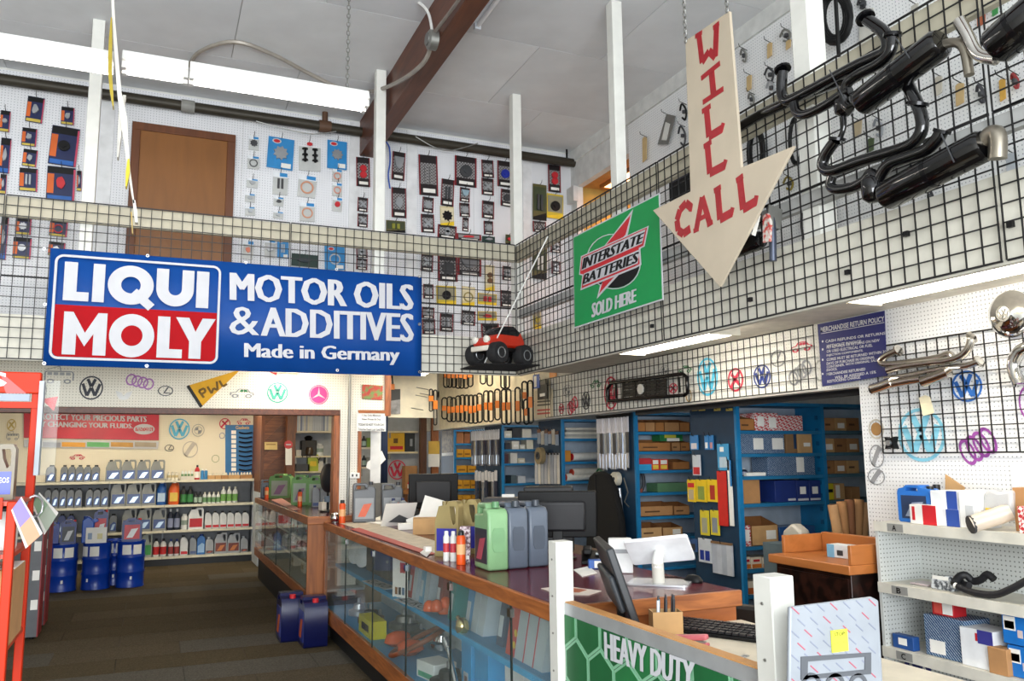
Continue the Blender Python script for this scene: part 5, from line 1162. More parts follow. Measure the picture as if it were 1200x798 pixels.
B().prism([(-.09, 0), (.05, 0), (.05, hh*.8), (-.02, hh), (-.09, hh*.85)], -.06, .06).build('body', M('#1450b0', .35), wc, bevel=.012); B().prism([(-.02, hh*.86), (.08, hh*.9), (.1, hh*.8), (.03, hh*.7)], -.03, .03).build('spout', M('#1450b0', .35), wc, bevel=.006); B().cyl((-.05, 0, hh*.88), (-.05, 0, hh*1.0), .03, 10).build('cap', M('#0f3a8a', .4), wc)
x0, x1, z0, z1 = fity(100.5, 618, 125, 638, yd-dr*.75); cd = T('info_card', 'white printed card leaning on middle drum', 'card', ((x0+x1)/2, yd-dr*.78, dh)); cw = (x1-x0)/2
o = B().box(-cw, cw, 0, .004, 0, z1-dh).build('sheet', PAPER, cd); B().box(-cw*.8, -cw*.4, -.001, 0, .05, .13).build('blue_print', M('#8fa3bf', .5), cd); B().box(.1*cw, .6*cw, -.001, 0, .05, .12).build('yellow_print', M('#d9cf9a', .5), cd)
# ================================================================ dark display stands beyond the rack
for u0, u1, v0, v1, Y, l in ((40, 47.5, 612, 749, 9.0, 'nearer'), (48, 55, 612, 735, 9.6, 'farther')):
    pb_ = at((u0+u1)/2, v1, 'z', 0); Y = pb_.y; x0 = at(u0, (v0+v1)/2, 'y', Y).x; x1 = at(u1, (v0+v1)/2, 'y', Y).x; zt = at((u0+u1)/2, v0, 'y', Y).z
    t = T('display_stand', 'dark grey display stand behind orange rack, %s of two' % l, 'display stand', (x0-.1, Y, 0), 0, 'dark display stands')
    w = x1-x0+.1; B().box(0, w, 0, .3, .02, zt).build('body', M('#56585c', .5), t, bevel=.004)
    B().box(w-.006, w+.004, -.004, .3, .02, zt).build('red_edge', M('#8a1a22', .5), t)
    for f in (.25, .5, .75): B().box(w-.07, w-.012, -.004, 0, zt*f, zt*f+.09).build('sticker', PAPER, t)
    B().lathe([(.02, 0), (.02, .02)], 8, c=(w-.05, .05, 0)).build('foot', BLACK, t)
# ================================================================ orange display rack, left foreground
OR = M('#b02806', .5, var=.06, spec=.2); YR = 2.85; YR2 = 3.22
xr = at(31, 640, 'y', YR).x; xr = at(38, 600, 'y', YR2).x
ztop = at(20, 436, 'y', YR2).z
rk = T('display_rack', 'orange metal oil display rack at left edge', 'rack', (xr, YR, 0))
d_ = YR2-YR; W2 = .95
for x in (-.026, -W2):
    for y in (0, d_): B().box(x, x+.026, y, y+.03, 0, ztop-.0 if y else at(8, 588, 'y', YR).z).build('upright', OR, rk, bevel=.003)
vh = [ztop-at(10, v, 'y', YR2).z for v in (461, 470, 478)]
hs_ = B().box(-W2, .0, d_-.012, d_, ztop-vh[0], ztop).build('header_sign', OR, rk, bevel=.004)
B().prism([(-.1, ztop-vh[0]), (-.04, ztop-vh[0]), (-.055, ztop-.06), (-.1, ztop-.02), (-.12, ztop-.005), (-.105, ztop-.06)], d_-.015, d_-.013).build('header_swoosh', M('#b01e14', .4), rk, smooth=False)
x_s = at(8.5, 453, 'y', YR2).x-xr; lettering('ENEOS', x_s-.42, d_-.016, ztop-vh[0]+.02, .42, .05, SIGNW, rk, bold=.03)
B().box(-W2, -.03, d_-.014, d_-.002, ztop-vh[1], ztop-vh[0]-.002).build('grey_strip', M('#7d8794', .5), rk); B().box(-W2, -.002, d_-.006, d_+.028, ztop-vh[2], ztop-vh[1]-.002).build('cross_bar', OR, rk)
shz = [at(8, v, 'y', YR).z for v in (588, 650, 762)]
for z in shz:
    B().box(-W2, -.004, .004, d_+.03, z-.012, z).build('shelf', M('#b8360e', .45), rk); B().box(-W2, -.035, -.012, 0, z-.05, z+.012).build('shelf_lip', OR, rk)
for z in (.5, .9): B().box(-.03, -.01, .0, d_, z, z+.03).build('side_brace', OR, rk)
xh = at(41, 500, 'y', YR2).x-xr
B().box(-.002, .012, d_-.03, d_+.02, at(40, 557, 'y', YR2).z, at(40, 447, 'y', YR2).z).build('white_side_strip', M('#9ea6ac', .6), rk)
B().box(.0, .055, d_+.022, d_+.026, at(48, 557, 'y', YR2).z, at(48, 445, 'y', YR2).z).build('acrylic_holder', glass('#e2dfd8', .06, .6), rk)
B().prism([(0, 1.86), (.05, 1.87), (.04, 1.82)], d_+.03, d_+.034).build('red_flag_tab', RED, rk)
B().tube([(.01+.025*math.cos(a), d_-.05, 1.5+.035*math.sin(a)) for a in [k*PI/6 for k in range(12)]], .004, 6, True).build('brochure_ring', STEEL, rk)
def brochure(label, q, Y, c1, c2):
    P = Plane('y', Y, *q[0]); t = T('brochure', label, 'brochure', P.o, 0, 'brochures on the orange rack'); Q_ = P.Q(*q)
    B().prism(Q_, 0, .004).build('sheet', M('#b4b0aa', .6), t, smooth=False)
    mx = lambda a, b_, f: (Q_[a][0]*(1-f)+Q_[b_][0]*f, Q_[a][1]*(1-f)+Q_[b_][1]*f)
    B().prism([mx(0, 1, .12), mx(0, 1, .9), mx(3, 2, .9) if 0 else ((mx(0, 1, .9)[0]+mx(3, 2, .9)[0])/2, (mx(0, 1, .9)[1]+mx(3, 2, .9)[1])/2), ((mx(0, 1, .12)[0]+mx(3, 2, .12)[0])/2, (mx(0, 1, .12)[1]+mx(3, 2, .12)[1])/2)], -.001, 0).build('upper_print', M(c1, .5), t, smooth=False)
    B().prism([((mx(0, 1, .12)[0]+mx(3, 2, .12)[0])/2, (mx(0, 1, .12)[1]+mx(3, 2, .12)[1])/2), ((mx(0, 1, .9)[0]+mx(3, 2, .9)[0])/2, (mx(0, 1, .9)[1]+mx(3, 2, .9)[1])/2), mx(3, 2, .85), mx(3, 2, .15)], -.001, 0).build('lower_print', M(c2, .5), t, smooth=False)
brochure('purple and peach brochure hanging on orange rack side', [(13, 598), (25, 582), (50, 625), (30, 643)], YR-.02, '#6f5f96', '#b07a58')
brochure('green brochure hanging behind the purple one', [(38, 592), (46, 577), (68.5, 601), (52, 627)], YR2+.02, '#5f7a5a', '#7f8878')
# goods on the rack
def inrack(u0, v0, u1, v1): return fity(u0, v0, u1, v1, YR+.08)
BRZ = jug('oil_jug', .2, .3, .12, M('#5e5238', .35), M('#3a3226', .4), M('#1a2f9c', .35), None, 'q5')
x0, x1, z0, z1 = inrack(-20, 520, 24, 588); put(BRZ, (x0+x1)/2-.02, YR+.14, shz[0]+.001, x1-x0, z1-shz[0], 'bronze oil jug with blue label on orange rack', 'jug', 'goods on orange rack')
qmap('ENEOS', [(-.02, .12), (.075, .12), (.075, .09), (-.02, .09)], -.067, SIGNW, BRZ)
x0, x1, z0, z1 = inrack(-30, 597, 18, 650); bk = T('plastic_tub', 'white translucent plastic tub on orange rack', 'tub', ((x0+x1)/2, YR+.17, shz[1]+.001)); r_ = (x1-x0)/2
B().lathe([(r_*.85, 0), (r_*.9, .01), (r_, (z1-shz[1])*.9), (r_*1.02, (z1-shz[1])*.92)], 20).build('body', M('#dadbd6', .4), bk); B().lathe([(r_*1.04, (z1-shz[1])*.92), (r_*1.04, (z1-shz[1])), (r_*.9, (z1-shz[1])*1.02)], 20).build('lid', DGREY, bk)
x0, x1, z0, z1 = inrack(-40, 668, 15, 757); bk = T('carton', 'cardboard carton with green print on orange rack', 'box', ((x0+x1)/2, YR+.17, shz[2]+.001)); cw = (x1-x0)/2; ch = z1-shz[2]
B().box(-cw, cw, -.13, .13, 0, ch).build('body', CARD, bk, bevel=.003); B().box(-cw*.2, cw*.86, -.132, -.13, ch*.2, ch*.7).build('green_print', M('#4a9a58', .5), bk); B().box(-cw, cw, -.1, .1, ch, ch+.002).build('paper_top', PAPER, bk)
# ================================================================ glass display counters
BURG = M('#5a1220', .2, var=.08, spec=.35); CASEB = M('#2f86b8', .5); EDGEB = M('#26a0d6', .4); GL = glass('#dfeee8', .07); KICK = M('#0f0f11', .6)
CX = 1.507; CY0, CY1 = 3.05, 7.9
ct = T('display_counter', 'long glass display counter with burgundy top and oak edges', 'counter', (CX, CY0, 0))
L1 = CY1-CY0; CW = .9
B().box(.012, CW, 0, L1, .995, 1.05).build('counter_top', BURG, ct, bevel=.004)
B().box(-.012, .012, -.01, L1, .985, 1.052).build('front_edge', OAK, ct, bevel=.004)
B().box(-.012, CW, -.022, -.0, .985, 1.052).build('end_edge', OAKX, ct, bevel=.004)
B().box(.0, .03, .045, L1, .17, .29).build('bottom_rail', OAK, ct, bevel=.003)
B().box(.07, .5, .05, L1, 0, .17).build('kick_base', KICK, ct)
B().box(.03, .55, .045, L1, .27, .29).build('case_floor', CASEB, ct)
B().box(.545, .56, .045, L1, .29, .985).build('back_panel', M('#c9d2d6', .6), ct)
zsH = .668
shf = B().box(.115, .545, .06, L1, zsH-.02, zsH).build('inner_shelf', CASEB, ct); B().box(.105, .115, .06, L1, zsH-.026, zsH+.004).build('shelf_edge', EDGEB, shf)
B().box(-.006, .022, 0, .045, 0, .985).build('corner_post', OAKZ, ct, bevel=.002)
B().box(.022, CW-.02, .0, .02, 0, .985).build('end_panel', wood('#b5672f', '#8a4a20', 'X', 3), ct)
B().box(-.005, .025, L1-.03, L1, .17, .985).build('far_post', OAKZ, ct)
B().box(CW-.04, CW-.02, .02, L1, 0, .985).build('rear_panel', wood('#9a5a2a', '#74401c', 'Y', 3), ct)
cuts = [CY1-.03]+[at(u, 680, 'x', CX).y for u in (404, 436, 475, 526.5, 597)]+[CY0+.045]
for a, e in zip(cuts[:-1], cuts[1:]):
    B().box(.004, .009, e-CY0+.004, a-CY0-.004, .29, .985).build('glass_pane', GL, ct)
for y in cuts[1:-1]:
    B().box(.002, .011, y-CY0-.004, y-CY0+.004, .29, .985).build('pane_joint', M('#1b2624', .2), ct)
    B().box(-.006, .014, y-CY0-.018, y-CY0+.018, .93, .968).build('glass_clip', CHROME, ct)
# far counter, a little taller and further forward
c2 = T('display_counter', 'far glass display counter with oak edges under the pegboard header', 'counter', (1.36, 7.95, 0)); L2 = 4.3; W2_ = .62
B().box(.012, W2_, 0, L2, 1.045, 1.1).build('counter_top', BURG, c2, bevel=.004); B().box(-.012, .012, -.015, L2, 1.03, 1.102).build('front_edge', OAK, c2, bevel=.004); B().box(-.012, W2_, -.03, .0, 1.03, 1.102).build('end_edge', OAKX, c2, bevel=.004)
B().box(0, .03, .02, L2, .32, .42).build('bottom_rail', OAK, c2, bevel=.003); B().box(.06, .5, .05, L2, 0, .32).build('kick_base', KICK, c2); B().box(.03, .55, .03, L2, .4, .42).build('case_floor', M('#9aa4a2', .5), c2)
B().box(-.004, .16, -.012, .02, 0, 1.03).build('end_panel', wood('#a8642f', '#7c4520', 'Z', 2.2, .45, 9), c2, bevel=.003); B().box(.54, .555, .03, L2, .42, 1.04).build('back_panel', M('#a9b4b2', .6), c2)
for z in (.63, .84):
    s_ = B().box(.06, .54, .03, L2, z-.008, z).build('inner_shelf', glass('#dfeee8', .3), c2); B().box(.05, .06, .03, L2, z-.012, z+.006).build('shelf_edge', M('#d6d6c8', .5), s_)
for i in range(4): B().box(.004, .009, .03+i*L2/4, (i+1)*L2/4-.006, .42, 1.03).build('glass_pane', GL, c2)
for i in range(1, 4): B().box(.002, .011, i*L2/4-.006, i*L2/4+.002+.03-.03, .42, 1.03).build('pane_joint', M('#1b2624', .2), c2)
def boxthing(name, label, cat, x, y, z, w, d, h, mat, rz=0, marks=(), group=None, bevel=.003):
    """carton: body plus printed marks; marks = (face, a0, a1, b0, b1, material, name)"""
    t = T(name, label, cat, (x, y, z), rz, group); B().box(-w/2, w/2, -d/2, d/2, 0, h).build('body', mat, t, bevel=bevel)
    for f, a0, a1, b0, b1, m_, nm in marks:
        if f == 'f': B().box(-w/2+a0*w, -w/2+a1*w, -d/2-.002, -d/2, b0*h, b1*h).build(nm, m_, t)
        elif f == 'r': B().box(w/2, w/2+.002, -d/2+a0*d, -d/2+a1*d, b0*h, b1*h).build(nm, m_, t)
        elif f == 'l': B().box(-w/2-.002, -w/2, -d/2+a0*d, -d/2+a1*d, b0*h, b1*h).build(nm, m_, t)
        else: B().box(-w/2+a0*w, -w/2+a1*w, -d/2+b0*d, -d/2+b1*d, h, h+.002).build(nm, m_, t)
    return t
# ---------------------------------------------------------------- inside the far counter
k = 0
for i, (y, z, p, nm) in enumerate([(8.3+.2*j, .84, W1, 'white bottle') for j in range(6)]+[(9.9+.28*j, .84, W1, 'white bottle') for j in range(5)]):
    put(p, 1.6, y, z, .08, .17, 'white bottle on upper shelf inside far counter, %s from near end' % ORD[i], 'bottle', 'bottles in the far counter', -PI/2)
for i in range(6):
    y = 8.35+i*.42; t = T('caliper', 'metal brake part on middle shelf of far counter, %s from near end' % ORD[i], 'car part', (1.62, y, .63), 0, 'parts in the far counter')
    B().lathe([(.03, 0), (.09, .005), (.09, .03), (.05, .035), (.05, .07), (.02, .075)], 16).build('disc', STEEL, t); B().tube([(-.09, 0, .06), (-.03, 0, .12), (.06, .02, .1)], .022, 8, sub=3).build('arm', GALV, t)
t = T('headlamp', 'round headlamp ring low inside the far counter', 'lamp', (1.5, 8.2, .53), -PI/2+.5); B().ann(0, 0, .075, .1, -.02, .02, 24).build('rim', CHROME, t); B().disc(0, 0, .074, -.005, .02, 20).build('lens', M('#cfd6da', .1), t)
for i, y in enumerate((8.7, 9.3, 10.0)):
    boxthing('carton', 'small pale carton on floor of far counter, %s from near end' % ORD[i], 'box', 1.62, y, .42, .16, .2, .12, M('#c9c4b4', .7), 0, (('l', .2, .8, .3, .7, M('#8a7a5a', .6), 'label'),), 'cartons in far counter')
# ---------------------------------------------------------------- inside the near counter
def tilt(o, ax=0, ay=0, rz=0): o.rotation_euler = (ax, ay, rz); return o
zf = .29; zm_ = zsH
hl = T('headlamp', 'pair end chrome headlamp bucket on counter shelf by far post', 'lamp', (1.75, 7.55, zm_), 0)
for j, y in enumerate((-.14, .14)):
    o = B().lathe([(.02, 0), (.1, .01), (.105, .02), (.085, .08), (.03, .11)], 22).build('bowl', CHROME, hl, (0, y, .11)); o.rotation_euler = (0, PI/2+.2, .5)
    o = B().lathe([(.002, -.012), (.08, -.006), (.098, .006)], 22).build('lens', M('#dfe4e6', .08), hl, (-.005, y, .11)); o.rotation_euler = (0, PI/2+.2, .5)
boxthing('carton', 'dark brown filter cover standing on counter shelf', 'box', 1.87, 6.95, zm_, .2, .8, .29, M('#3c342c', .6), .0, (('l', .05, .12, .0, 1, M('#4a443a', .6), 'rib'), ('l', .3, .37, .0, 1, M('#4a443a', .6), 'rib'), ('l', .6, .67, 0, 1, M('#4a443a', .6), 'rib')))
pc_ = T('price_card', 'white price card standing behind the counter glass', 'card', (1.64, 5.8, zm_), -PI/2+.5)
B().box(-.075, .075, 0, .003, 0, .27).build('sheet', PAPER, pc_); B().box(.0, .05, -.001, 0, .17, .24).build('red_print', RED, pc_)
for j in range(3): B().box(-.05+.035*j, -.025+.035*j, -.001, 0, .02, .07).build('bottle_print', M(('#8a5a2a', '#2a2a2a', '#4a6a8a')[j], .5), pc_)
for i, y in enumerate((6.45, 5.5)):
    t = T('licence_plate', 'white number plate lying on counter shelf, %s one' % ('farther', 'nearer')[i], 'plate', (1.66, y, zm_), -PI/2+.1)
    B().box(-.25, .25, -.06, .06, 0, .004).build('plate', SIGNW, t); o = lettering('EURO', -.2, 0, 0, .4, .08, BLACK, t); o.rotation_euler = (-PI/2, 0, 0); o.location = (-.2, -.04, .006)
def kitcase(label, y, c, n, zb=zsH, x=1.8):
    t = T('gasket_kit', label, 'kit', (x, y, zb), -PI/2, 'kits leaning in the counter')
    for i in range(n):
        x = .1*i-.05*n; B().prism([(x, 0), (x+.09, 0), (x+.2, .28), (x+.11, .28)], -.1, .1).build('sleeve', M(c if i == 0 else '#b9c4ca', .4), t)
    x = -.05*n; B().prism([(x+.03, .05), (x+.08, .05), (x+.12, .16), (x+.07, .16)], -.102, -.1).build('cover_print', M('#c9d2d6', .4), t)
    return t
kitcase('red carded kit leaning on counter shelf beside price card', 5.72, '#b03a34', 2); kitcase('pale blue kit leaning on counter shelf, farther one', 5.45, '#6fa6c4', 2); kitcase('dark red kit leaning on counter shelf middle', 5.15, '#8a3a34', 1); kitcase('teal kit leaning on counter shelf', 4.9, '#2a8a86', 1)
kitcase('blue kit with gold part leaning on counter shelf', 4.5, '#4a8fc0', 3); kitcase('dark blue folder leaning on counter shelf', 4.12, '#31425e', 1); 
ok_ = T('gasket_kit', 'orange kit with three white sleeves leaning near counter end', 'kit', (1.78, 3.72, zm_), -PI/2-.0)
for i in range(4):
    x = .11*i-.25; B().prism([(x, 0), (x+.1, 0), (x+.21, .3), (x+.11, .3)], -.11, .11).build('sleeve', M('#c8381a' if i == 0 else '#b4c0c4', .4), ok_)
    if i: B().prism([(x-.008, 0), (x, 0), (x+.11, .3), (x+.102, .3)], -.112, -.09).build('red_line', RED, ok_)
for z in (.06, .12): B().disc(-.16+z*.4, z, .018, -.112, -.11, 12).build('gauge_print', YELLOW, ok_)
am = T('bulb_set', 'amber lenses heaped on counter shelf', 'lens', (1.68, 5.08, zm_), .3)
for j in range(5): B().lathe([(.035, 0), (.04, .01), (.03, .05), (.012, .065)], 12).build('lens', M('#d8561a', .15), am, (.05*math.cos(j*1.3), .06*math.sin(j*1.3), .012*j))
t = T('brass_part', 'gold metal fitting on counter shelf by blue kit', 'car part', (1.64, 4.52, zm_), 0); B().lathe([(.03, 0), (.04, .02), (.035, .06), (.015, .08)], 14).build('body', M('#d9c68a', .15, .9), t); B().cyl((0, 0, .05), (0, .07, .07), .014, 8).build('spout', M('#d9c68a', .15, .9), t)
# lower deck
def wheelpart(label, y, x, r, m_, rz=0):
    t = T('car_part', label, 'car part', (x, y, zf), rz, 'parts on counter floor'); o = B().lathe([(r*.3, 0), (r, .01), (r, .05), (r*.6, .06), (r*.5, .1), (r*.2, .11)], 20).build('body', m_, t); B().cyl((0, 0, .1), (0, 0, .15), r*.16, 10).build('shaft', STEEL, t); B().cyl((r*.7, 0, .03), (r*.7, 0, .1), r*.12, 8).build('stud', STEEL, t); return t
wheelpart('silver carburettor on counter floor at far end', 7.3, 1.7, .09, STEEL); wheelpart('dark alternator on counter floor beside silver carburettor', 6.95, 1.72, .11, DGREY); wheelpart('grey pulley on counter floor behind yellow carton', 6.6, 1.9, .12, GALV); wheelpart('black distributor on counter floor beside yellow carton', 6.25, 1.85, .12, DGREY); wheelpart('chrome air cleaner on counter floor', 5.8, 1.95, .1, CHROME); wheelpart('dark rubber mount on nearest counter floor', 4.85, 1.68, .12, BLACK)
yb = boxthing('carton', 'yellow battery part carton on counter floor', 'box', 1.62, 6.5, zf, .12, .4, .13, M('#d2c81c', .5), 0, (('l', .2, .75, .3, .7, BLACK, 'print'),))
for i, y in enumerate((6.05, 5.75)):
    t = T('indicator_lamp', 'orange turn signal lamp on counter floor, %s one' % ('farther', 'nearer')[i], 'lamp', (1.7, y, zf), .4); o = B().lathe([(.05, 0), (.085, .03), (.07, .08), (.03, .1)], 18, sx=1.3).build('lens', M('#d0501a', .12), t); B().lathe([(.03, 0), (.06, .012)], 12).build('base', CHROME, t)
t = T('rubber_ring', 'brown rubber hose ring on counter floor', 'hose', (1.68, 5.5, zf+.02)); B().tube([(.17*math.cos(a), .26*math.sin(a), .12+.1*math.cos(a+.7)) for a in [k*PI/9 for k in range(18)]], .017, 8, True).build('ring', M('#7a3e22', .4), t); B().cyl((.0, .27, .02), (0, .3, .05), .022, 8).build('joint', STEEL, t)
boxthing('carton', 'white and green carton on counter floor', 'box', 1.68, 5.1, zf, .16, .22, .1, M('#dfe4e0', .5), .2, (('l', .1, .9, .1, .4, M('#4aa07a', .5), 'print'),))
t = T('polished_rod', 'polished steel lever standing on counter floor', 'car part', (1.6, 4.55, zf)); B().cyl((0, -.12, .02), (0, .12, .3), .014, 8).build('rod', CHROME, t); B().cyl((0, .09, .27), (0, .15, .31), .022, 8).build('tip', STEEL, t)
boxthing('carton', 'white printed carton standing on counter floor near lever', 'box', 1.88, 4.95, zf, .1, .2, .27, M('#dcdcd6', .5), 0, (('l', .1, .9, .2, .9, pattern('checker', '#e2e2e2', '#9a4a4a', 30), 'print'),))
for i, (y, w) in enumerate(((4.62, .16), (4.38, .2))): boxthing('carton', 'bright blue carton on counter floor, %s one' % ('farther', 'nearer')[i], 'box', 1.8, y, zf, .2, w, .3, M('#1f9ad6', .4), 0, (('l', .3, .75, .1, .45, SIGNW, 'oval_print'), ('l', .4, .66, .2, .38, RED, 'logo')))
boxthing('carton', 'white carton on counter floor near the corner post', 'box', 1.85, 4.05, zf, .2, .24, .28, M('#e2e2de', .5)); boxthing('carton', 'brown red carton on counter floor by corner post', 'box', 1.8, 3.7, zf, .2, .18, .26, M('#8a3a30', .5), 0, (('l', .1, .9, .5, .9, M('#c9a08a', .5), 'print'),))
boxthing('carton', 'flat cardboard tray on counter floor beside blue cartons', 'box', 1.6, 4.4, zf, .12, .16, .04, CARD2)
# navy canisters on the floor at the counter corner
JN = jug('oil_canister', .3, .42, .2, M('#0e1444', .3), RED, M('#2a3a8a', .4), M('#d8641e', .4), 'top')
pj = at(368, 749, 'z', 0)
for i, (dx, dy, l) in enumerate(((-.05, -.2, 'navy oil canister on floor, nearer of two by counter corner'), (-.2, .12, 'navy oil canister on floor, farther of two by counter corner'))):
    put(JN, pj.x+dx, pj.y+dy, 0, .31, .42, l, 'canister', 'floor canisters', -PI/2)
# ================================================================ on the near counter
ZC = 1.051
GRN = jug('oil_canister', .21, .345, .115, M('#7fa87a', .35), M('#5a8a5e', .4), M('#2c2e3a', .4), M('#b0485a', .4), 'side'); GRY = jug('oil_canister', .21, .345, .115, M('#59626f', .35), M('#3a4048', .4), M('#2c2e3a', .4), M('#b0485a', .4), 'side')
def grip(t, m_, w, h, d):   # flat plate on narrow near side, its tone imitates a recess's shade
    B().prism([(-d*.22, h*.28), (d*.22, h*.28), (d*.3, h*.34), (d*.3, h*.58), (d*.22, h*.64), (-d*.22, h*.64), (-d*.3, h*.58), (-d*.3, h*.34)], -.003, .003).build('grip_shade', m_, t, (w/2+.001, 0, 0), PI/2)
grip(GRN, M('#74a072', .4), .21, .345, .115); grip(GRY, M('#474f5b', .4), .21, .345, .115)
put(GRN, 1.69, 4.2, ZC, .21, .345, 'light green oil canister on counter before grey ones', 'canister', 'canisters on the counter', -PI/2)
put(GRY, 1.815, 4.22, ZC, .21, .345, 'slate grey oil canister right beside the green one', 'canister', 'canisters on the counter', -PI/2)
put(GRY, 1.945, 4.24, ZC, .21, .345, 'slate grey oil canister farthest from counter edge', 'canister', 'canisters on the counter', -PI/2)
GLD = jug('oil_jug', .16, .33, .1, M('#9a8a5c', .3, .3), M('#8a7a4c', .4), M('#2a2a9a', .4), None, 'q5')
put(GLD, 1.68, 4.86, ZC, .15, .33, 'gold oil jug with blue label, nearer of two on counter', 'jug', 'gold jugs', -PI/2+.9); put(GLD, 1.84, 4.95, ZC, .15, .33, 'gold oil jug behind the first one on counter', 'jug', 'gold jugs', -PI/2+.9)
TB = jug('tube', .035, .17, .035, M('#dcdcd8', .4), M('#e6e6e2', .4), M('#c23a44', .5), None, 'can')
for i in range(3): put(TB, 1.58+.03*i, 4.62-.035*i, ZC, .036, .17, 'white sealant tube with red mark, %s of three' % nth(i, 3), 'tube', 'white tubes')
SPR = jug('spray_can', .055, .2, .055, M('#e2551a', .35), KCAP, M('#e8b07a', .5), None, 'can')
put(SPR, 1.605, 4.44, ZC, .052, .185, 'orange spray can beside the white tubes', 'spray can', 'spray cans')
boxthing('carton', 'slim floral patterned carton beside orange spray can', 'box', 1.66, 4.52, ZC, .06, .06, .2, pattern('mix', '#d8c8cc', '#5a2a3a', 60), -.4, (('f', .1, .9, .1, .2, PAPER, 'print'),))
put(SPR, 1.62, 7.68, ZC, .06, .21, 'orange spray can at far counter corner', 'spray can', 'spray cans')
t = T('chrome_ball', 'chrome ball shaped ornament beside far orange spray can', 'ornament', (1.58, 7.8, ZC)); B().lathe([(.02, 0), (.045, .02), (.05, .05), (.03, .085), (.01, .095)], 16).build('ball', CHROME, t); B().lathe([(.03, 0), (.03, .012)], 12).build('foot', GALV, t)
JG = jug('oil_canister', .2, .34, .12, M('#55585c', .35), M('#3a3c40', .4), M('#8a8d90', .4), M('#d0562a', .4), 'side')
put(JG, 1.82, 7.68, ZC, .21, .36, 'dark grey oil canister by far spray can, left of two', 'canister', 'far counter canisters', -.15); put(JG, 2.1, 7.74, ZC, .2, .35, 'dark grey oil canister near the far monitor, right of two', 'canister', 'far counter canisters', -.15)
for i in range(2): put(SG, 2.06+.09*i, 7.5, ZC, .075, .22, 'grey one litre bottle before far canister, %s' % ('left one', 'right one')[i], 'bottle', 'grey litre bottles')
def monitor(label, x, y, z, rz, w=.46, h=.3, tilt_=.12, back=True):
    t = T('monitor', label, 'monitor', (x, y, z), rz, 'monitors')
    B().lathe([(.11, 0), (.11, .008), (.03, .016)], 20, sy=.8).build('base', BLACK, t); B().box(-.03, .03, -.012, .02, .01, .16).build('stand', BLACK, t, bevel=.004)
    s_ = B().box(-w/2, w/2, -.02, .015, 0, h).build('housing', BLACK, t, (0, -.015, .12), bevel=.008); s_.rotation_euler = (-tilt_, 0, 0)
    B().box(-w*.36, w*.36, .012, .045, h*.15, h*.8).build('back_cover', M('#1a1a1d', .5), t, (0, -.015, .12), bevel=.015).rotation_euler = (-tilt_, 0, 0)
    B().box(-w/2+.015, w/2-.015, -.0215, -.0195, .015, h-.015).build('screen', M('#0b0e12', .1), t, (0, -.015, .12)).rotation_euler = (-tilt_, 0, 0)
    return t
monitor('black monitor seen from behind at far counter end', 2.42, 7.45, ZC, PI-.3, .46, .32); monitor('black monitor seen from behind right of grey canisters', 2.2, 4.42, ZC, PI-.5, .46, .27)
# papers and mat
def sheet(label, pts, z, mat, name='paper', cat='paper', th=.003, marks=()):
    P = [at(u, v, 'z', z) for u, v in pts]; c_ = sum(P, Vector())/len(P); t = T(name, label, cat, (c_.x, c_.y, z))
    poly = [(p.x-c_.x, p.y-c_.y) for p in P]; a = sum(poly[i][0]*poly[(i+1) % len(poly)][1]-poly[(i+1) % len(poly)][0]*poly[i][1] for i in range(len(poly)))
    if a < 0: poly = poly[::-1]
    B().prismz(poly, 0, th).build('sheet', mat, t)
    for s, m_, nm, dx, dy in marks: B().prismz([(x*s+dx, y*s+dy) for x, y in poly], th, th+.001).build(nm, m_, t)
    return t
sheet('printed counter mat lying along the counter edge', [(398, 613), (432, 611), (520, 637), (512, 651)], ZC, M('#bdb29e', .5, var=.2, sc=14), 'counter_mat', 'mat', .002)
sheet('red bordered strip along the counter mat', [(410, 620), (421, 618.5), (512, 649), (500, 650)], ZC+.0025, M('#b0382e', .5), 'red_strip', 'mat', .001)
sheet('loose white papers beside the tan carton', [(428, 612), (446, 605), (470, 610), (455, 616)], ZC+.004, PAPER)
bx_ = boxthing('carton', 'open tan cardboard carton on counter', 'box', 2.06, 6.3, ZC, .34, .2, .12, CARD2, -.3, (('f', .7, 1, 0, 1, M('#b98a5a', .7), 'flap'),))
fo = T('paper_stack', 'white papers propped up behind the tan carton', 'papers', (2.22, 6.75, ZC), -.3); o = B().box(-.17, .2, 0, .003, 0, .26).build('sheet', PAPER, fo); o.rotation_euler = (-.5, .3, 0); o = B().box(-.22, .08, .03, .033, 0, .2).build('sheet', PAPER, fo); o.rotation_euler = (-.6, -.35, 0)
fo = T('paper_stack', 'white folded form leaning by the grey bottles', 'papers', (1.98, 7.15, ZC), .1); B().prismx([(0, 0), (.004, 0), (-.12, .2), (-.124, .2)], -.14, .15).build('sheet', PAPER, fo); B().prism([(-.1, .04), (.0, .1), (.09, .06), (.05, .03)], -.08, -.078).build('print', DGREY, fo)
boxthing('carton', 'small white box before the propped papers', 'box', 1.95, 6.75, ZC, .12, .08, .05, PAPER, -.2); sheet('small printed leaflet before the gold jugs', [(492, 648), (500, 642), (506, 646), (500, 653)], ZC+.004, PAPER, 'leaflet', 'leaflet')
boxthing('tape_box', 'little white box near gold jugs', 'box', 1.62, 5.1, ZC, .04, .05, .035, PAPER)
sheet('colourful leaflet beside the white post', [(634, 690), (658, 687), (705, 693), (690, 698), (655, 697)], ZC, M('#d8cdc4', .4), 'leaflet', 'leaflet', .003, ((.6, M('#a5522e', .5), 'picture', .0, .02),))
sheet('white papers behind the white post', [(672, 668), (690, 664), (700, 672), (682, 676)], ZC, PAPER); boxthing('carton', 'small blue and white carton behind the white post', 'box', 2.2, 3.95, ZC, .1, .05, .045, M('#2a5aa8', .4), -.4, (('f', .3, .7, .1, .9, PAPER, 'print'),))
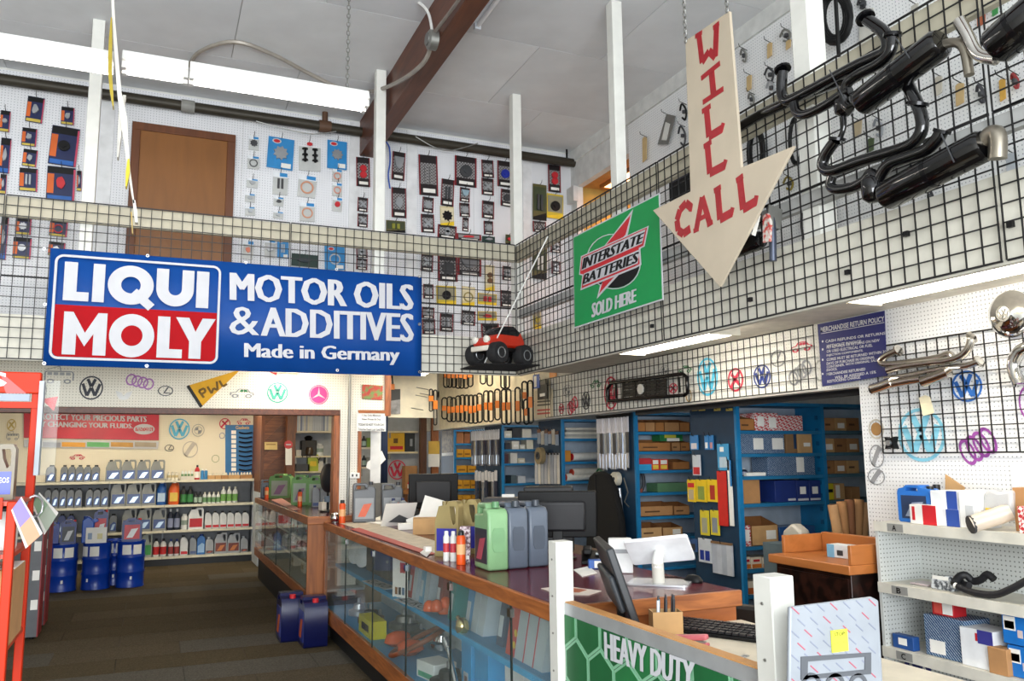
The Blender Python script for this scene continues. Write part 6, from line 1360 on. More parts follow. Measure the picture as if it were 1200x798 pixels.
# receipt printer and equipment on a back bench
bn = T('back_bench', 'dark work bench behind the counter', 'bench', (2.45, 4.9, 0)); B().box(0, .6, 0, 3.2, .92, .96).build('top', M('#5a4230', .5), bn); 
for x in (.03, .53):
    for y in (.03, 3.1): B().box(x, x+.05, y, y+.05, 0, .92).build('leg', M('#3a2c22', .5), bn)
rp_ = T('receipt_printer', 'dark grey receipt printer behind the green canister', 'printer', (2.36, 5.55, ZC+.17), -.5); B().box(-.15, .15, -.1, .1, -.17, 0).build('stand', BLACK, rp_); B().box(-.17, .17, -.12, .12, 0, .13).build('body', M('#3f4042', .45), rp_, bevel=.02); B().box(-.14, .14, -.122, -.115, .06, .075).build('slot', BLACK, rp_); B().box(.1, .15, -.123, -.12, .02, .05).build('badge', RED, rp_); B().box(-.04, .05, .02, .06, .13, .15).build('paper_roll', PAPER, rp_)
bp = T('black_box', 'black plastic equipment box behind the near monitor', 'box', (2.72, 5.6, .96), -.5); B().box(-.18, .18, -.13, .13, 0, .46).build('body', M('#1a1b1e', .5), bp, bevel=.012); B().box(-.12, .12, -.132, -.13, .05, .12).build('panel', M('#34363a', .4), bp)
ph = T('desk_phone', 'black desk phone beside the near monitor', 'phone', (2.3, 4.15, ZC), -.5); B().prismx([(-.09, 0), (.09, 0), (.09, .06), (-.09, .02)], -.08, .08).build('base', BLACK, ph, bevel=.005); B().box(-.07, -.02, -.09, .09, .05, .085).build('handset', BLACK, ph, bevel=.01); B().box(.0, .06, -.02, .05, .045, .05).build('display', M('#b9c4cc', .2), ph)
# white till tablet and card printer
PT = at(784, 684, 'z', ZC); tb = T('till_tablet', 'white till tablet on angled stand at counter end', 'tablet', (2.2, 3.36, ZC), PI-.75)
B().prismz(rrect(-.14, .14, -.1, .1, .02), 0, .008).build('base_plate', M('#cfd2d6', .25, .6), tb); B().cyl((0, .03, .008), (0, .045, .1), .028, 16).build('neck', M('#c9c6bb', .4), tb); B().tube([(0, .045, .08), (0, .04, .11), (0, -.01, .135)], .026, 12, sub=3).build('arm', WHITE, tb)
o = B().prism(rrect(-.15, .15, -.1, .1, .015), -.008, .008).build('tablet', M('#eef0f2', .3), tb, (0, -.02, .15), bevel=.003); o.rotation_euler = (-.9, .12, 0)
o = B().prism(rrect(-.135, .135, -.085, .085, .01), -.0095, -.0085).build('screen', BLACK, tb, (0, -.02, .15)); o.rotation_euler = (-.9, .12, 0)
cr = T('card_printer', 'white wedge shaped printer left of the till tablet', 'printer', (2.24, 3.78, ZC), -.5); B().prismx([(-.07, 0), (.07, 0), (.07, .1), (.02, .17), (-.07, .17)], -.06, .06).build('body', M('#eceeee', .4), cr, bevel=.006); B().box(-.05, .05, -.072, -.07, .1, .12).build('slot', M('#9a9da0', .4), cr)
ms = T('mouse', 'dark computer mouse on till stand base', 'mouse', (2.36, 3.32, ZC), .3); B().lathe([(.03, 0), (.032, .01), (.02, .03), (.005, .034)], 14, sy=1.6).build('shell', BLACK, ms); B().tube([(0, .05, .008), (.03, .12, .006), (-.02, .2, .006)], .003, 5, sub=3).build('cable', BLACK, ms)
# ================================================================ on the far counter
Z2 = 1.101
GC = jug('oil_canister', .22, .33, .12, M('#6f9a5c', .4), M('#4a7a4e', .4), M('#9aa494', .4), M('#8a6a8a', .4), 'top')
put(GC, 1.66, 11.9, Z2, .3, .33, 'light green canister at far end of far counter', 'canister', 'green canisters', -.5); put(GC, 1.62, 10.0, Z2, .2, .35, 'light green canister in middle of far counter', 'canister', 'green canisters', -.5); put(GC, 1.78, 9.85, Z2, .2, .34, 'light green canister nearest on far counter', 'canister', 'green canisters', -.5)
for i in range(2): put(SG, 1.7+.09*i, 9.5, Z2, .08, .24, 'grey litre bottle before nearest green canister, %s' % ('left one', 'right one')[i], 'bottle', 'grey bottles far')
put(SPR, 1.56, 9.7, Z2, .05, .19, 'orange spray can in middle of far counter', 'spray can', 'spray cans far'); put(SPR, 1.45, 11.8, Z2, .05, .18, 'orange spray can at far end of far counter', 'spray can', 'spray cans far')
put(GRY, 1.5, 12.05, Z2, .2, .25, 'pale grey box canister at partition end of far counter', 'canister', 'far end canister', 0)
boxthing('carton', 'white small carton at near end of far counter', 'box', 1.82, 9.1, Z2, .2, .12, .1, PAPER, 0); boxthing('carton', 'second white carton at near end of far counter', 'box', 1.7, 8.9, Z2, .12, .1, .08, M('#e6dfd0', .6), .2)
sheet('red and white leaflets along far counter edge', [(318, 586), (330, 584), (352, 597), (343, 598)], Z2, M('#c98a80', .5, var=.3, sc=20), 'leaflet', 'leaflet')
fn = T('desk_fan', 'black desk fan seen edge on beside wooden jamb', 'fan', (1.655, 8.55, Z2), .3)
B().lathe([(.08, 0), (.08, .015), (.02, .025)], 16).build('base', BLACK, fn); B().cyl((0, 0, .02), (0, 0, .3), .014, 8).build('pole', BLACK, fn); o = B().lathe([(.03, -.05), (.14, -.02), (.15, 0), (.14, .03), (.04, .05)], 20).build('cage', M('#1b1c20', .5), fn, (0, 0, .34)); o.rotation_euler = (0, PI/2, 0)
o = B().lathe([(.05, 0), (.05, .08), (.03, .1)], 12).build('motor', BLACK, fn, (.03, 0, .34)); o.rotation_euler = (0, PI/2, 0); B().box(-.03, .02, -.02, .02, .1, .16).build('switch', M('#6a7a8a', .4), fn)
# ---------------------------------------------------------------- office behind the far counter
for i, v in enumerate((534.5, 552.5)):
    z = at(345, v, 'y', 13.8).z; x0 = at(338, v, 'y', 13.7).x; t = T('wall_shelf', 'narrow cream wall shelf in back office, %s one' % ('upper', 'lower')[i], 'shelf', (x0, 13.68, z)); B().box(0, .75, 0, .22, -.025, 0).build('board', M('#ddd0ac', .6), t); B().box(.1, .13, .02, .22, -.12, -.025).build('bracket', GALV, t); B().box(.6, .63, .02, .22, -.12, -.025).build('bracket', GALV, t)
zsA, zsB = at(345, 534.5, 'y', 13.8).z, at(345, 552.5, 'y', 13.8).z
cm = T('coffee_maker', 'black coffee maker on upper office shelf', 'coffee maker', (at(361, 530, 'y', 13.78).x, 13.78, zsA)); B().box(-.12, .12, -.1, .1, 0, .25).build('body', M('#2a2622', .5), cm, bevel=.01); B().lathe([(.05, .25), (.07, .3), (.03, .33)], 12).build('lid', BLACK, cm); B().lathe([(.06, .02), (.07, .08), (.05, .14)], 12, c=(0, -.13, 0)).build('pot', M('#4a3a2a', .15), cm)
put(WC, at(374, 525, 'y', 13.78).x, 13.76, zsA, .13, .2, 'white mug like tin on upper office shelf', 'tin', 'office goods'); put(KB, at(369, 525, 'y', 13.78).x, 13.8, zsA, .09, .26, 'dark bottle beside coffee maker', 'bottle', 'office goods')
boxthing('carton', 'pale box left on upper office shelf', 'box', at(352, 530, 'y', 13.78).x, 13.76, zsA, .16, .12, .1, M('#d8d4c8', .6)); boxthing('carton', 'yellow green tin box on lower office shelf', 'box', at(366, 545, 'y', 13.78).x, 13.76, zsB, .17, .12, .27, M('#a8b42e', .5), 0, (('f', .2, .8, .3, .6, YELLOW, 'print'),)); boxthing('carton', 'dark clutter box on lower office shelf', 'box', at(354, 548, 'y', 13.78).x, 13.76, zsB, .22, .12, .12, DGREY); boxthing('carton', 'pale jar box on lower office shelf', 'box', at(374, 548, 'y', 13.78).x, 13.76, zsB, .1, .1, .16, M('#d0ccc0', .6))
PO = Plane('y', 13.88, 354, 537)
for ch, q in (('P', [(354, 528), (358, 528), (358, 536), (354, 536)]), ('A', [(359, 528), (364, 528), (364, 536), (359, 536)]), ('A', [(357.5, 516), (361.5, 516), (361.5, 524), (357.5, 524)]), ('Y', [(371, 536), (376, 536), (376, 543), (371, 543)])):
    P_o = Plane('y', 13.62 if ch != 'P' else 13.62, *q[3]); t = T('wall_letter', 'dark wooden letter %s%s on office shelves' % (ch, ' above the others' if q[0][1] < 520 else ''), 'letter', P_o.o, 0, 'wooden letters'); qmap(ch, P_o.Q(*q), 0, M('#3a2f22', .6), t, 'letter', bold=.02); qmap(ch, P_o.Q(*q), .012, M('#2a2018', .6), t, 'letter_back', bold=.02)
fr = T('file_row', 'shelf of upright white files above office shelves', 'shelf', (at(348, 500, 'y', 13.5).x, 13.5, at(365, 505, 'y', 13.5).z)); fw = at(393, 500, 'y', 13.5).x-at(348, 500, 'y', 13.5).x; fh = at(365, 484, 'y', 13.5).z-at(365, 505, 'y', 13.5).z
B().box(0, fw, 0, .3, -.03, 0).build('board', M('#d9cfb4', .6), fr); B().box(-.02, 0, 0, .3, -.03, fh).build('end_board', OAKZ, fr)
for i in range(22):
    tag(B().box(0, fw/22*.85, 0, .22, 0, fh*random.uniform(.8, 1)).build('file', M(random.choice(['#e4e4e0', '#d0d4da', '#b8bcc8', '#8d98b0', '#e6e0d0']), .6), None, (fr.location.x+fw*i/22+.004, 13.52, fr.location.z+.001)), 'upright paper file in office shelf, %s' % ('%s from left' % ORD[i] if i < 20 else ('second from right', 'rightmost')[i-20]), 'file', 'files in the office')
PN = Plane('y', 13.47, 316, 520); t = T('notice', 'tan paper notice on dark panelled wall', 'notice', PN.o); B().prism(PN.Q((310, 518), (325, 518), (325, 527), (310, 527)), -.004, 0).build('sheet', M('#d8bc7a', .6), t); B().prism(PN.Q((312, 520), (323, 520), (323, 521.5), (312, 521.5)), -.005, -.004).build('print', M('#a5834a', .6), t)
PN = Plane('y', 13.28, 338, 521); t = T('stop_sign', 'small red round sign with white sheet on wooden post', 'sign', PN.o); r_ = PN.L(343, 521)[0]; B().disc(0, 0, r_, -.006, 0, 20).build('disc', M('#c43a3e', .5), t); B().box(-r_*.6, r_*.6, -.008, -.006, -r_*.15, r_*.15).build('band', SIGNW, t); B().prism(PN.Q((334.5, 525), (342, 525), (342, 545), (334.5, 545)), -.004, -.001).build('sheet', PAPER, t)
t = T('office_chair', 'dark office chair back behind far counter', 'chair', (2.0, 12.9, 0), 2.6); B().prism(rrect(-.22, .22, .75, 1.3, .1), -.04, .04).build('backrest', BLACK, t, bevel=.02); B().box(-.24, .24, -.5, -.02, .45, .53).build('seat', BLACK, t, bevel=.03); B().cyl((0, -.25, .1), (0, -.25, .45), .03, 10).build('column', GALV, t)
for k_ in range(5): a = k_*2*PI/5; B().cyl((0, -.25, .08), (.28*math.cos(a), -.25+.28*math.sin(a), .04), .02, 8).build('base_arm', BLACK, t)
# ---------------------------------------------------------------- pegboard stub: picture, notice, conduit, outlet
PQ = Plane('y', YB-.01, 436, 468); pc_ = T('picture', 'colour photograph on pegboard above counter notice', 'picture', PQ.o); B().prism(PQ.Q((424, 450.5), (448.5, 452), (448, 469), (424, 467.5)), -.01, 0).build('print', pattern('mix', '#6a8a4a', '#b0382e', 22), pc_, bevel=.01)
PQ = Plane('y', YB-.02, 418, 505); nt_ = T('notice', 'white no refund joke notice under picture', 'notice', PQ.o); B().prism(PQ.Q((418, 483), (452, 484), (452, 505.5), (418, 505)), -.006, 0).build('board', M('#e6e6e2', .5), nt_)
for txt, u0, u1, v in (('1 Day Only Minimum', 424, 446, 485.5), ('New Prices & Day', 424, 446, 490), ('TODAY IS NOT YOUR DAY', 419.5, 450.5, 496), ('Tomorrow Doesnt Look Good Either', 419.5, 450.5, 501.5)): qmap(txt, PQ.Q((u0, v), (u1, v+.4), (u1, v+3.2), (u0, v+3)), -.008, DGREY, nt_)
xq = at(409.5, 480, 'y', YB-.03).x; tag(B().cyl((xq, YB-.03, .9), (xq, YB-.03, LOWC), .014, 8).build('conduit', GALV), 'grey vertical conduit on narrow pegboard wall', 'conduit')
PQ = Plane('y', YB-.03, 415, 557); t = T('outlet_box', 'white outlet box on narrow pegboard wall', 'outlet', PQ.o); q = PQ.Q((409.5, 554), (421, 554), (421, 560.5), (409.5, 560.5)); B().prism(q, -.02, .02).build('cover', WHITE, t, bevel=.003)
for dx in (-.02, .02): B().box(dx-.008, dx+.008, -.022, -.02, -.012, .012).build('socket', DGREY, t)
# white hanging sheets and curtain in the opening under the notice
hp = T('hanging_papers', 'long white sheets hanging under the joke notice', 'papers', (at(440, 530, 'y', 8.31).x, 8.31, at(440, 566, 'y', 8.31).z)); hw_ = (at(446, 530, 'y', 8.31).x-at(434, 530, 'y', 8.31).x)/2; hh_ = at(440, 505, 'y', 8.31).z-at(440, 566, 'y', 8.31).z
B().box(-hw_, hw_, -.008, .002, 0, 2.16-hp.location.z).build('long_sheet', M('#e2e2de', .6), hp); B().prism([(hw_*.5, hh_*.3), (hw_*2, hh_*.45), (hw_*1.2, hh_*.62), (hw_*.6, hh_*.55)], -.006, -.002).build('loose_sheet', PAPER, hp); B().prism([(-hw_*1.8, hh_*.3), (-hw_, hh_*.25), (-hw_*.9, hh_*.45), (-hw_*1.6, hh_*.4)], -.006, -.002).build('loose_sheet', PAPER, hp)
cu = T('curtain', 'narrow dark blue curtain beside the hanging papers', 'curtain', (at(449, 560, 'y', 8.45).x, 8.45, at(449, 566, 'y', 8.45).z)); cz = at(449, 484, 'y', 8.45).z-at(449, 566, 'y', 8.45).z; b = B(); vs = []
for i in range(7): x = -.045+.09*i/6; yy = .015*(i % 2); vs += [(x, yy, 0), (x*.7+.01, yy, cz)]
b.add(vs, [(2*i, 2*i+2, 2*i+3, 2*i+1) for i in range(6)]); o = b.build('cloth', M('#1d2b44', .8), cu); o.modifiers.new('s', 'SOLIDIFY').thickness = .004; B().cyl((-.06, .01, cz), (.07, .01, cz), .008, 8).build('rod', GALV, cu)
for i, v in enumerate((524, 547)):
    p0 = at(424, v, 'y', 8.7); t = T('wall_shelf', 'little cream shelf behind the papers, %s one' % ('upper', 'lower')[i], 'shelf', p0); B().box(0, .14, 0, .2, -.02, 0).build('board', M('#d9cfb4', .6), t); B().box(.0, .01, .0, .2, -.1, -.02).build('bracket', GALV, t)
    put(BGs, p0.x+.04, 8.78, p0.z, .05, .12, 'small dark bottle on %s little shelf' % ('upper', 'lower')[i], 'bottle', 'little shelf bottles'); boxthing('carton', '%s carton on %s little shelf' % (('green', 'upper'), ('grey', 'lower'))[i], 'box', p0.x+.1, 8.8, p0.z, .06, .08, .1, M(('#8aa83a', '#8a8a84')[i], .5))
# ================================================================ stock room shelving
XS = 4.75; SD_ = .68
ROWS = [5.95, 7.64, 9.38, 11.35, 13.48]
LIPS = [(900, (504.7, 531.4, 557.7, 589.7, 639.6, 666, 696)), (775, (506, 529, 551, 577, 605, 630)), (680, (514, 541, 564, 584)), (605, (513, 526.5, 543, 566.5, 590)), (542, (519.6, 536, 554, 573, 590))]
RN = ['nearest', 'second', 'third', 'fourth', 'rearmost']
SZ = []
INSIDE = M('#aab8c6', .6)
for i, y in enumerate(ROWS):
    t = T('stock_shelving', '%s blue steel shelving bay in stock room' % RN[i].capitalize().lower(), 'shelving', (XS, y, 0), 0, 'stock room shelving')
    H = 2.1; bw_ = .98
    B().box(0, .02, 0, SD_, 0, H).build('end_panel', PANELBLUE, t)
    B().box(.02, 2*bw_, SD_/2-.01, SD_/2, .05, H-.02).build('back_panel', INSIDE, t, smooth=False)
    for x in (0, bw_, 2*bw_): B().box(x-.005, x+.035, -.012, .02, 0, H).build('upright', SHELFBLUE, t)
    B().box(bw_-.0, bw_+.02, .02, SD_/2, 0, H).build('divider', SHELFBLUE, t)
    B().box(.02, 2*bw_, -.008, SD_, H-.03, H).build('top_cap', SHELFBLUE, t)
    u, vs_ = LIPS[i]; zz = [at(u, v, 'y', y).z for v in vs_]; SZ.append(zz)
    zz = zz+([z for z in (.45, .15) if z < zz[-1]-.2])
    for z in zz:
        s_ = B().box(.025, bw_-.002, .0, SD_/2-.01, z-.03, z).build('shelf', SHELFBLUE if i else M('#1f6f9c', .5), t); B().box(bw_+.035, 2*bw_, .0, SD_/2-.01, z-.028, z+.002).build('shelf', M('#3f6a7c', .5), t)
    for k_ in range(10):
        if i == 0: B().box(bw_-.014, bw_-.004, .03, .06, 1.95-.12*k_, 1.99-.12*k_).build('shelf_slot', M('#0f5a86', .5), t)
LATT = pattern('lattice', '#c22f36', '#e6dcd8', 60); MAH = pattern('diag', '#16456f', '#c9d6e0', 34); OPENB = M('#a9713c', .8)
def onshelf(r, si, u0, u1, vt, label, mat, marks=(), d=.22, name='carton', dy=.03, openbox=False, grp=None):
    y = ROWS[r]+dy; z = SZ[r][si]; vb = LIPS[r][1][si]; x0, x1 = at(u0, (vt+vb)/2, 'y', y).x, at(u1, (vt+vb)/2, 'y', y).x; h = max(.03, at((u0+u1)/2, vt, 'y', y).z-z); w = x1-x0
    x0 = max(x0, XS+.045)
    w = max(.03, x1-x0); xc = (x0+x1)/2
    grp = grp or 'cartons on %s stock room shelves' % RN[r]
    if not openbox: return boxthing(name, label, 'box', xc, y+d/2, z+.001, w*.97, d, h, mat, 0, marks, grp)
    t = T(name, label, 'box', (xc, y+d/2, z+.001), 0, grp); w *= .97
    B().box(-w/2, w/2, -d/2, d/2, 0, .006).build('bottom', mat, t); B().box(-w/2, w/2, -d/2, -d/2+.006, 0, h*.72).build('front', mat, t); B().box(-w/2, w/2, d/2-.006, d/2, 0, h).build('back', M('#8a5a30', .8), t)
    for s in (-1, 1): B().prismx([(-d/2, 0), (d/2, 0), (d/2, h), (-d/2, h*.72)], s*w/2-.003, s*w/2+.003).build('side', M('#8a5a30', .8), t)
    for f, a0, a1, b0, b1, m_, nm in marks: B().box(-w/2+a0*w, -w/2+a1*w, -d/2-.002, -d/2, b0*h*.72, b1*h*.72).build(nm, m_, t)
    return t
LB_ = lambda a0=.3, a1=.7, b0=.25, b1=.8: ('f', a0, a1, b0, b1, PAPER, 'label')
INK = ('f', .15, .6, .4, .55, M('#5a3a1e', .7), 'ink_print')
# nearest row
onshelf(0, 0, 866, 884, 486, 'open brown carton left end of nearest top shelf', OPENB, (INK,), openbox=True)
onshelf(0, 0, 884, 912, 484, 'red and white lattice carton with labels on nearest top shelf', LATT, (LB_(.12, .4), LB_(.6, .92, .15, .75)))
onshelf(0, 0, 912.5, 941, 487, 'plain red lattice carton right on nearest top shelf', LATT)
onshelf(0, 1, 866, 920, 508.5, 'long blue striped carton with two labels, nearest second shelf', MAH, (LB_(.3, .52, .2, .78), LB_(.72, .97, .2, .78)))
onshelf(0, 1, 921, 934, 506, 'brown carton with arrow, nearest second shelf', M('#8a6a48', .8), (('f', .7, .95, .2, .9, M('#1f3a5a', .6), 'arrow'),)); onshelf(0, 1, 934.5, 952, 506, 'tan carton with small label, nearest second shelf', CARD2, (LB_(.4, .85, .3, .48),))
onshelf(0, 2, 899, 956, 535, 'blue striped carton right on nearest third shelf', MAH, (LB_(.6, .76, .15, .95),)); put(KB, XS+.14, ROWS[0]+.1, SZ[0][2]+.001, .07, .07, 'black cap lying on nearest third shelf', 'cap', 'odds on nearest shelves'); onshelf(0, 2, 875, 898, 554, 'flat white paper stack on nearest third shelf', PAPER, d=.2, name='paper_pack')
onshelf(0, 3, 868, 891, 561, 'plain tan carton on nearest fourth shelf', CARD)
for a, e, l in ((908, 933.5, 'wide'), (934, 948, 'middle'), (948.5, 962, 'rightmost')): onshelf(0, 3, a, e, 563, '%s navy carton on nearest fourth shelf' % l, M('#1a2f72', .5), (LB_(.25, .75, .35, .7), ('f', .05, .95, .04, .14, SIGNW, 'print')) if l != 'wide' else (('f', .6, .95, .06, .16, SIGNW, 'print'),))
onshelf(0, 4, 868, 880, 616, 'small red lattice carton on nearest fifth shelf', LATT, (LB_(.25, .8, .25, .8),)); onshelf(0, 4, 880.5, 912, 607, 'open tan carton with label on nearest fifth shelf', CARD2, (LB_(.55, .92, .3, .75),), openbox=True); onshelf(0, 4, 913, 956, 617, 'heap of blue bags on nearest fifth shelf', M('#1d4f8a', .3), name='bag_heap')
for i, (a, e) in enumerate(((869, 880), (880.5, 893), (893.5, 907))): onshelf(0, 5, a, e, 653, 'white and orange filter carton, %s on nearest sixth shelf' % nth(i, 3), M('#e2d8c4', .5), (('f', .05, .95, .05, .4, M('#d0762a', .5), 'orange_print'), ('f', .2, .8, .6, .8, RED, 'logo')))
onshelf(0, 6, 872, 893, 681, 'white and orange carton on nearest lowest shelf', M('#e2d8c4', .5), (('f', .05, .95, .05, .5, M('#c9682a', .5), 'orange_print'),))
# second bay of the nearest row
def bay2(si, u0, u1, vt, label, mat, marks=(), ob=True):
    y = ROWS[0]+.03; z = SZ[0][si]; x0, x1 = at(u0, vt+8, 'y', y).x, at(u1, vt+8, 'y', y).x; h = .14
    h = max(.06, at((u0+u1)/2, vt, 'y', y).z-z); t = boxthing('carton', label, 'box', (x0+x1)/2, y+.12, z+.003, (x1-x0)*.97, .2, h, mat, 0, marks, 'cartons in the far bay of nearest shelving')
for si, vt in ((0, 490), (1, 514), (2, 540)):
    for k_, (a, e) in enumerate(((967, 980), (980.5, 994), (994.5, 1009))): bay2(si, a, e, vt, 'small tan carton in narrow bay, %s on %s shelf' % (nth(k_, 3), ('top', 'second', 'third')[si]), (CARD, CARD2, CARD3)[(k_+si) % 3], (LB_(.2, .8, .2, .6),) if (k_+si) % 2 else (INK,))
bay2(3, 967.5, 979, 567, 'yellow carton in narrow bay', M('#d6c81e', .5), (('f', .1, .9, .45, .65, BLACK, 'print'),)); bay2(3, 980, 992, 567, 'tan and white carton in narrow bay', CARD2, (LB_(.1, .5, .1, .9),)); bay2(3, 999, 1010, 571, 'brown carton right in narrow bay', CARD)
# second row
for k_, (a, e) in enumerate(((746, 756), (756.3, 767.5), (768, 778), (778.5, 796), (796.5, 808))): onshelf(1, 0, a, e, 491, 'open tan carton, %s on second bay top shelf' % nth(k_, 5), (OPENB, CARD)[k_ % 2], openbox=True)
for k_, (a, e) in enumerate(((747, 786), (787, 797), (797.5, 808))): onshelf(1, 1, a, e, 515, 'open tan carton, %s on second bay second shelf' % nth(k_, 3), (OPENB, CARD)[k_ % 2], (INK,), openbox=True)
gx = XS+.52; boxthing('carton', 'green and yellow carton lying on open tan carton', 'box', gx, ROWS[1]+.16, SZ[1][1]+.112, .3, .16, .12, M('#1e7a40', .5), 0, (('f', .2, .7, .3, .8, M('#d6cf4a', .5), 'print'), ('f', .3, .85, .0, .28, PAPER, 'label')))
onshelf(1, 2, 748, 763.5, 537, 'red carton on second bay third shelf', M('#b8303a', .5), (('f', .0, 1, 0, .5, M('#2a9ad0', .5), 'blue_print'),))
for k_, (a, e) in enumerate(((764, 772.5), (773, 783))): onshelf(1, 2, a, e, 538, 'red edged white carton, %s one on second bay' % ('left', 'right')[k_], M('#d8442e', .5), (('f', .12, .88, .1, .46, M('#e6c64a', .5), 'label'), ('f', .12, .88, .54, .9, PAPER, 'label')))
onshelf(1, 2, 788, 808, 538, 'open tan carton on second bay third shelf', OPENB, openbox=True)
t = T('coil', 'dark coil of cable on second bay fourth shelf', 'coil', (XS+.13, ROWS[1]+.15, SZ[1][3])); B().tube([(.06*math.cos(a), .0, .12+.11*math.sin(a)) for a in [k*PI/7 for k in range(14)]], .02, 8, True).build('loops', M('#3a3c44', .5), t); B().box(-.02, .02, -.03, .03, .0, .04).build('tie', M('#8a4a3a', .5), t)
onshelf(1, 3, 770, 808, 566, 'long green carton on second bay fourth shelf', M('#4f7a58', .6))
for k_, (a, e) in enumerate(((748, 789), (789.5, 808))): onshelf(1, 4, a, e, 589, 'open tan carton, %s one on second bay fifth shelf' % ('wide left', 'right')[k_], CARD, (INK,), openbox=True)
for k_, (a, e) in enumerate(((748, 776), (776.5, 800))): onshelf(1, 5, a, e, 614, 'open tan carton, %s one on second bay sixth shelf' % ('left', 'right')[k_], CARD2, (LB_(.5, .9),) if k_ else (INK,), openbox=True)
# third row
for k_ in range(5):
    z = SZ[2][0]+.002+.028*k_; boxthing('catalogue', 'silver bagged catalogue in pile on third bay top shelf, %s from bottom' % ORD[k_], 'catalogue', XS+.38+.01*(k_ % 2), ROWS[2]+.17, z, .6, .22, .027, M(('#c9c6bc', '#a9a8a2', '#d8d4c8', '#8d8c88', '#cfccc2')[k_], .25), .02*(k_-2), (), 'catalogues')
onshelf(2, 1, 660, 669, 528, 'yellow brown carton on third bay second shelf', M('#c9862e', .6))
for k_, (x, z, l, m_) in enumerate(((.5, SZ[2][1]+.06, 'white paper roll with red end, on second shelf of third bay', M('#e2e0da', .5)), (.4, SZ[2][2]+.05, 'white paper roll on third shelf of third bay, front one', M('#e6e2d6', .5)), (.5, SZ[2][2]+.11, 'white paper roll on third shelf of third bay, upper one', M('#d8d4c8', .5)))):
    t = T('paper_roll', l, 'paper roll', (XS+x, ROWS[2]+.12, z), .12, 'paper rolls'); B().cyl((-.32, 0, 0), (.42, 0, .02), .05, 14).build('roll', m_, t); B().cyl((-.335, 0, 0), (-.32, 0, 0), .045, 14).build('end_cap', RED if k_ == 0 else M('#b8402e', .5), t)
onshelf(2, 3, 660, 667, 572, 'blue carton on third bay fourth shelf', M('#1f2f8a', .5)); onshelf(2, 3, 669, 700, 579, 'flat pile of papers on third bay fourth shelf', M('#b9a98a', .6), name='paper_pack')
# fourth row
for si, a, e, vt, c_, l in ((0, 591, 600, 505, '#d8d4c4', 'flat cream'), (0, 600.5, 611, 502, '#2a2c34', 'dark'), (0, 612, 623, 503, '#e0dcd0', 'tall cream'), (1, 592, 598, 519, '#2f3038', 'black'), (1, 600, 608.5, 517, '#dcd8cc', 'white'), (1, 609, 615.5, 521, '#d0ccc0', 'low white'), (1, 617, 625, 515, '#e2dcca', 'tall white'),
                           (2, 591, 596, 532, '#4a2a2e', 'dark red'), (2, 598, 606.5, 531, '#cfcdc6', 'pale'), (2, 607, 615.5, 537, '#d8d0ba', 'low cream'), (3, 599, 605, 557, '#4a5a60', 'grey green'), (3, 607, 616, 558, '#c9cdd2', 'pale grey')):
    onshelf(3, si, a, e, vt, '%s carton on fourth bay, %s shelf' % (l, ('top', 'second', 'third', 'fourth')[si]), M(c_, .6), (LB_(.2, .8, .3, .6),) if c_[1] == 'd' else ())
# rearmost row
onshelf(4, 0, 535, 543.5, 503, 'brown carton, left on rearmost top shelf', M('#9a6238', .7)); onshelf(4, 0, 544, 551, 503, 'brown carton, right on rearmost top shelf', M('#85502c', .7))
YB_ = M('#d0941a', .5)
for si, lst, vt in ((1, ((535, 543), (543.5, 552)), 526.5), (2, ((535, 547), (548, 558)), 545.5), (3, ((535, 542), (542.5, 551), (551.5, 558)), 562.5), (4, ((535, 542), (542.5, 552), (552.5, 559)), 580)):
    for k_, (a, e) in enumerate(lst): onshelf(4, si, a, e, vt, 'amber spark plug carton, %s on rearmost %s shelf' % (nth(k_, len(lst)), ('', 'second', 'third', 'fourth', 'fifth')[si]), YB_, (('f', .15, .85, .3, .5, M('#8a5a10', .5), 'print'),))
# poster on the rearmost end panel
PV = Plane('x', XS-.005, 518, 533); t = T('poster', 'dark colour poster on rearmost blue end panel', 'poster', PV.o, PV.rz); B().prism(PV.Q((518, 505), (531, 504), (531, 530), (518, 531)), -.003, 0).build('picture', pattern('mix', '#5a4a36', '#8a7a5a', 12), t); B().prism(PV.Q((518, 531), (531, 530), (531, 533.5), (518, 534.5)), -.003, 0).build('caption', PAPER, t)
PV = Plane('x', XS-.005, 526, 590); t = T('poster', 'small white leaflet low on rearmost blue end panel', 'leaflet', PV.o, PV.rz); B().prism(PV.Q((523, 577), (530, 576.5), (530, 592), (523, 592)), -.003, 0).build('sheet', PAPER, t); B().prism(PV.Q((525, 581), (528.5, 581), (528.5, 588), (525, 588)), -.004, -.003).build('print', DGREY, t)
# ---------------------------------------------------------------- things hung on the blue end panels
def hung(label, u0, v0, u1, v1, x, parts, name='hanging_pack', cat='pack', grp='packs on the blue end panels', off=.02):
    """parts = list of (name, a0, a1, b0, b1, material) fractions, front at increasing depth"""
    P = Plane('x', x-off, (u0+u1)/2, (v0+v1)/2); q = P.Q((u0, (v0+v1)/2), (u1, (v0+v1)/2), ((u0+u1)/2, v0), ((u0+u1)/2, v1)); w = q[1][0]-q[0][0]; h = q[2][1]-q[3][1]
    t = T(name, label, cat, P.o, P.rz, grp)
    for k_, (nm, a0, a1, b0, b1, m_) in enumerate(parts): B().box(-w/2+a0*w, -w/2+a1*w, -.004-.003*k_, .004, -h/2+b0*h, -h/2+b1*h).build(nm, m_, t)
    B().tube([(0, -.03, h/2+.03), (0, -.02, h/2-.005), (0, off, h/2-.01)], .003, 5).build('hook', BLACK, t); return t
SLV = M('#b9c0c8', .2, .6); NVY = M('#1a2038', .4)
n = 12
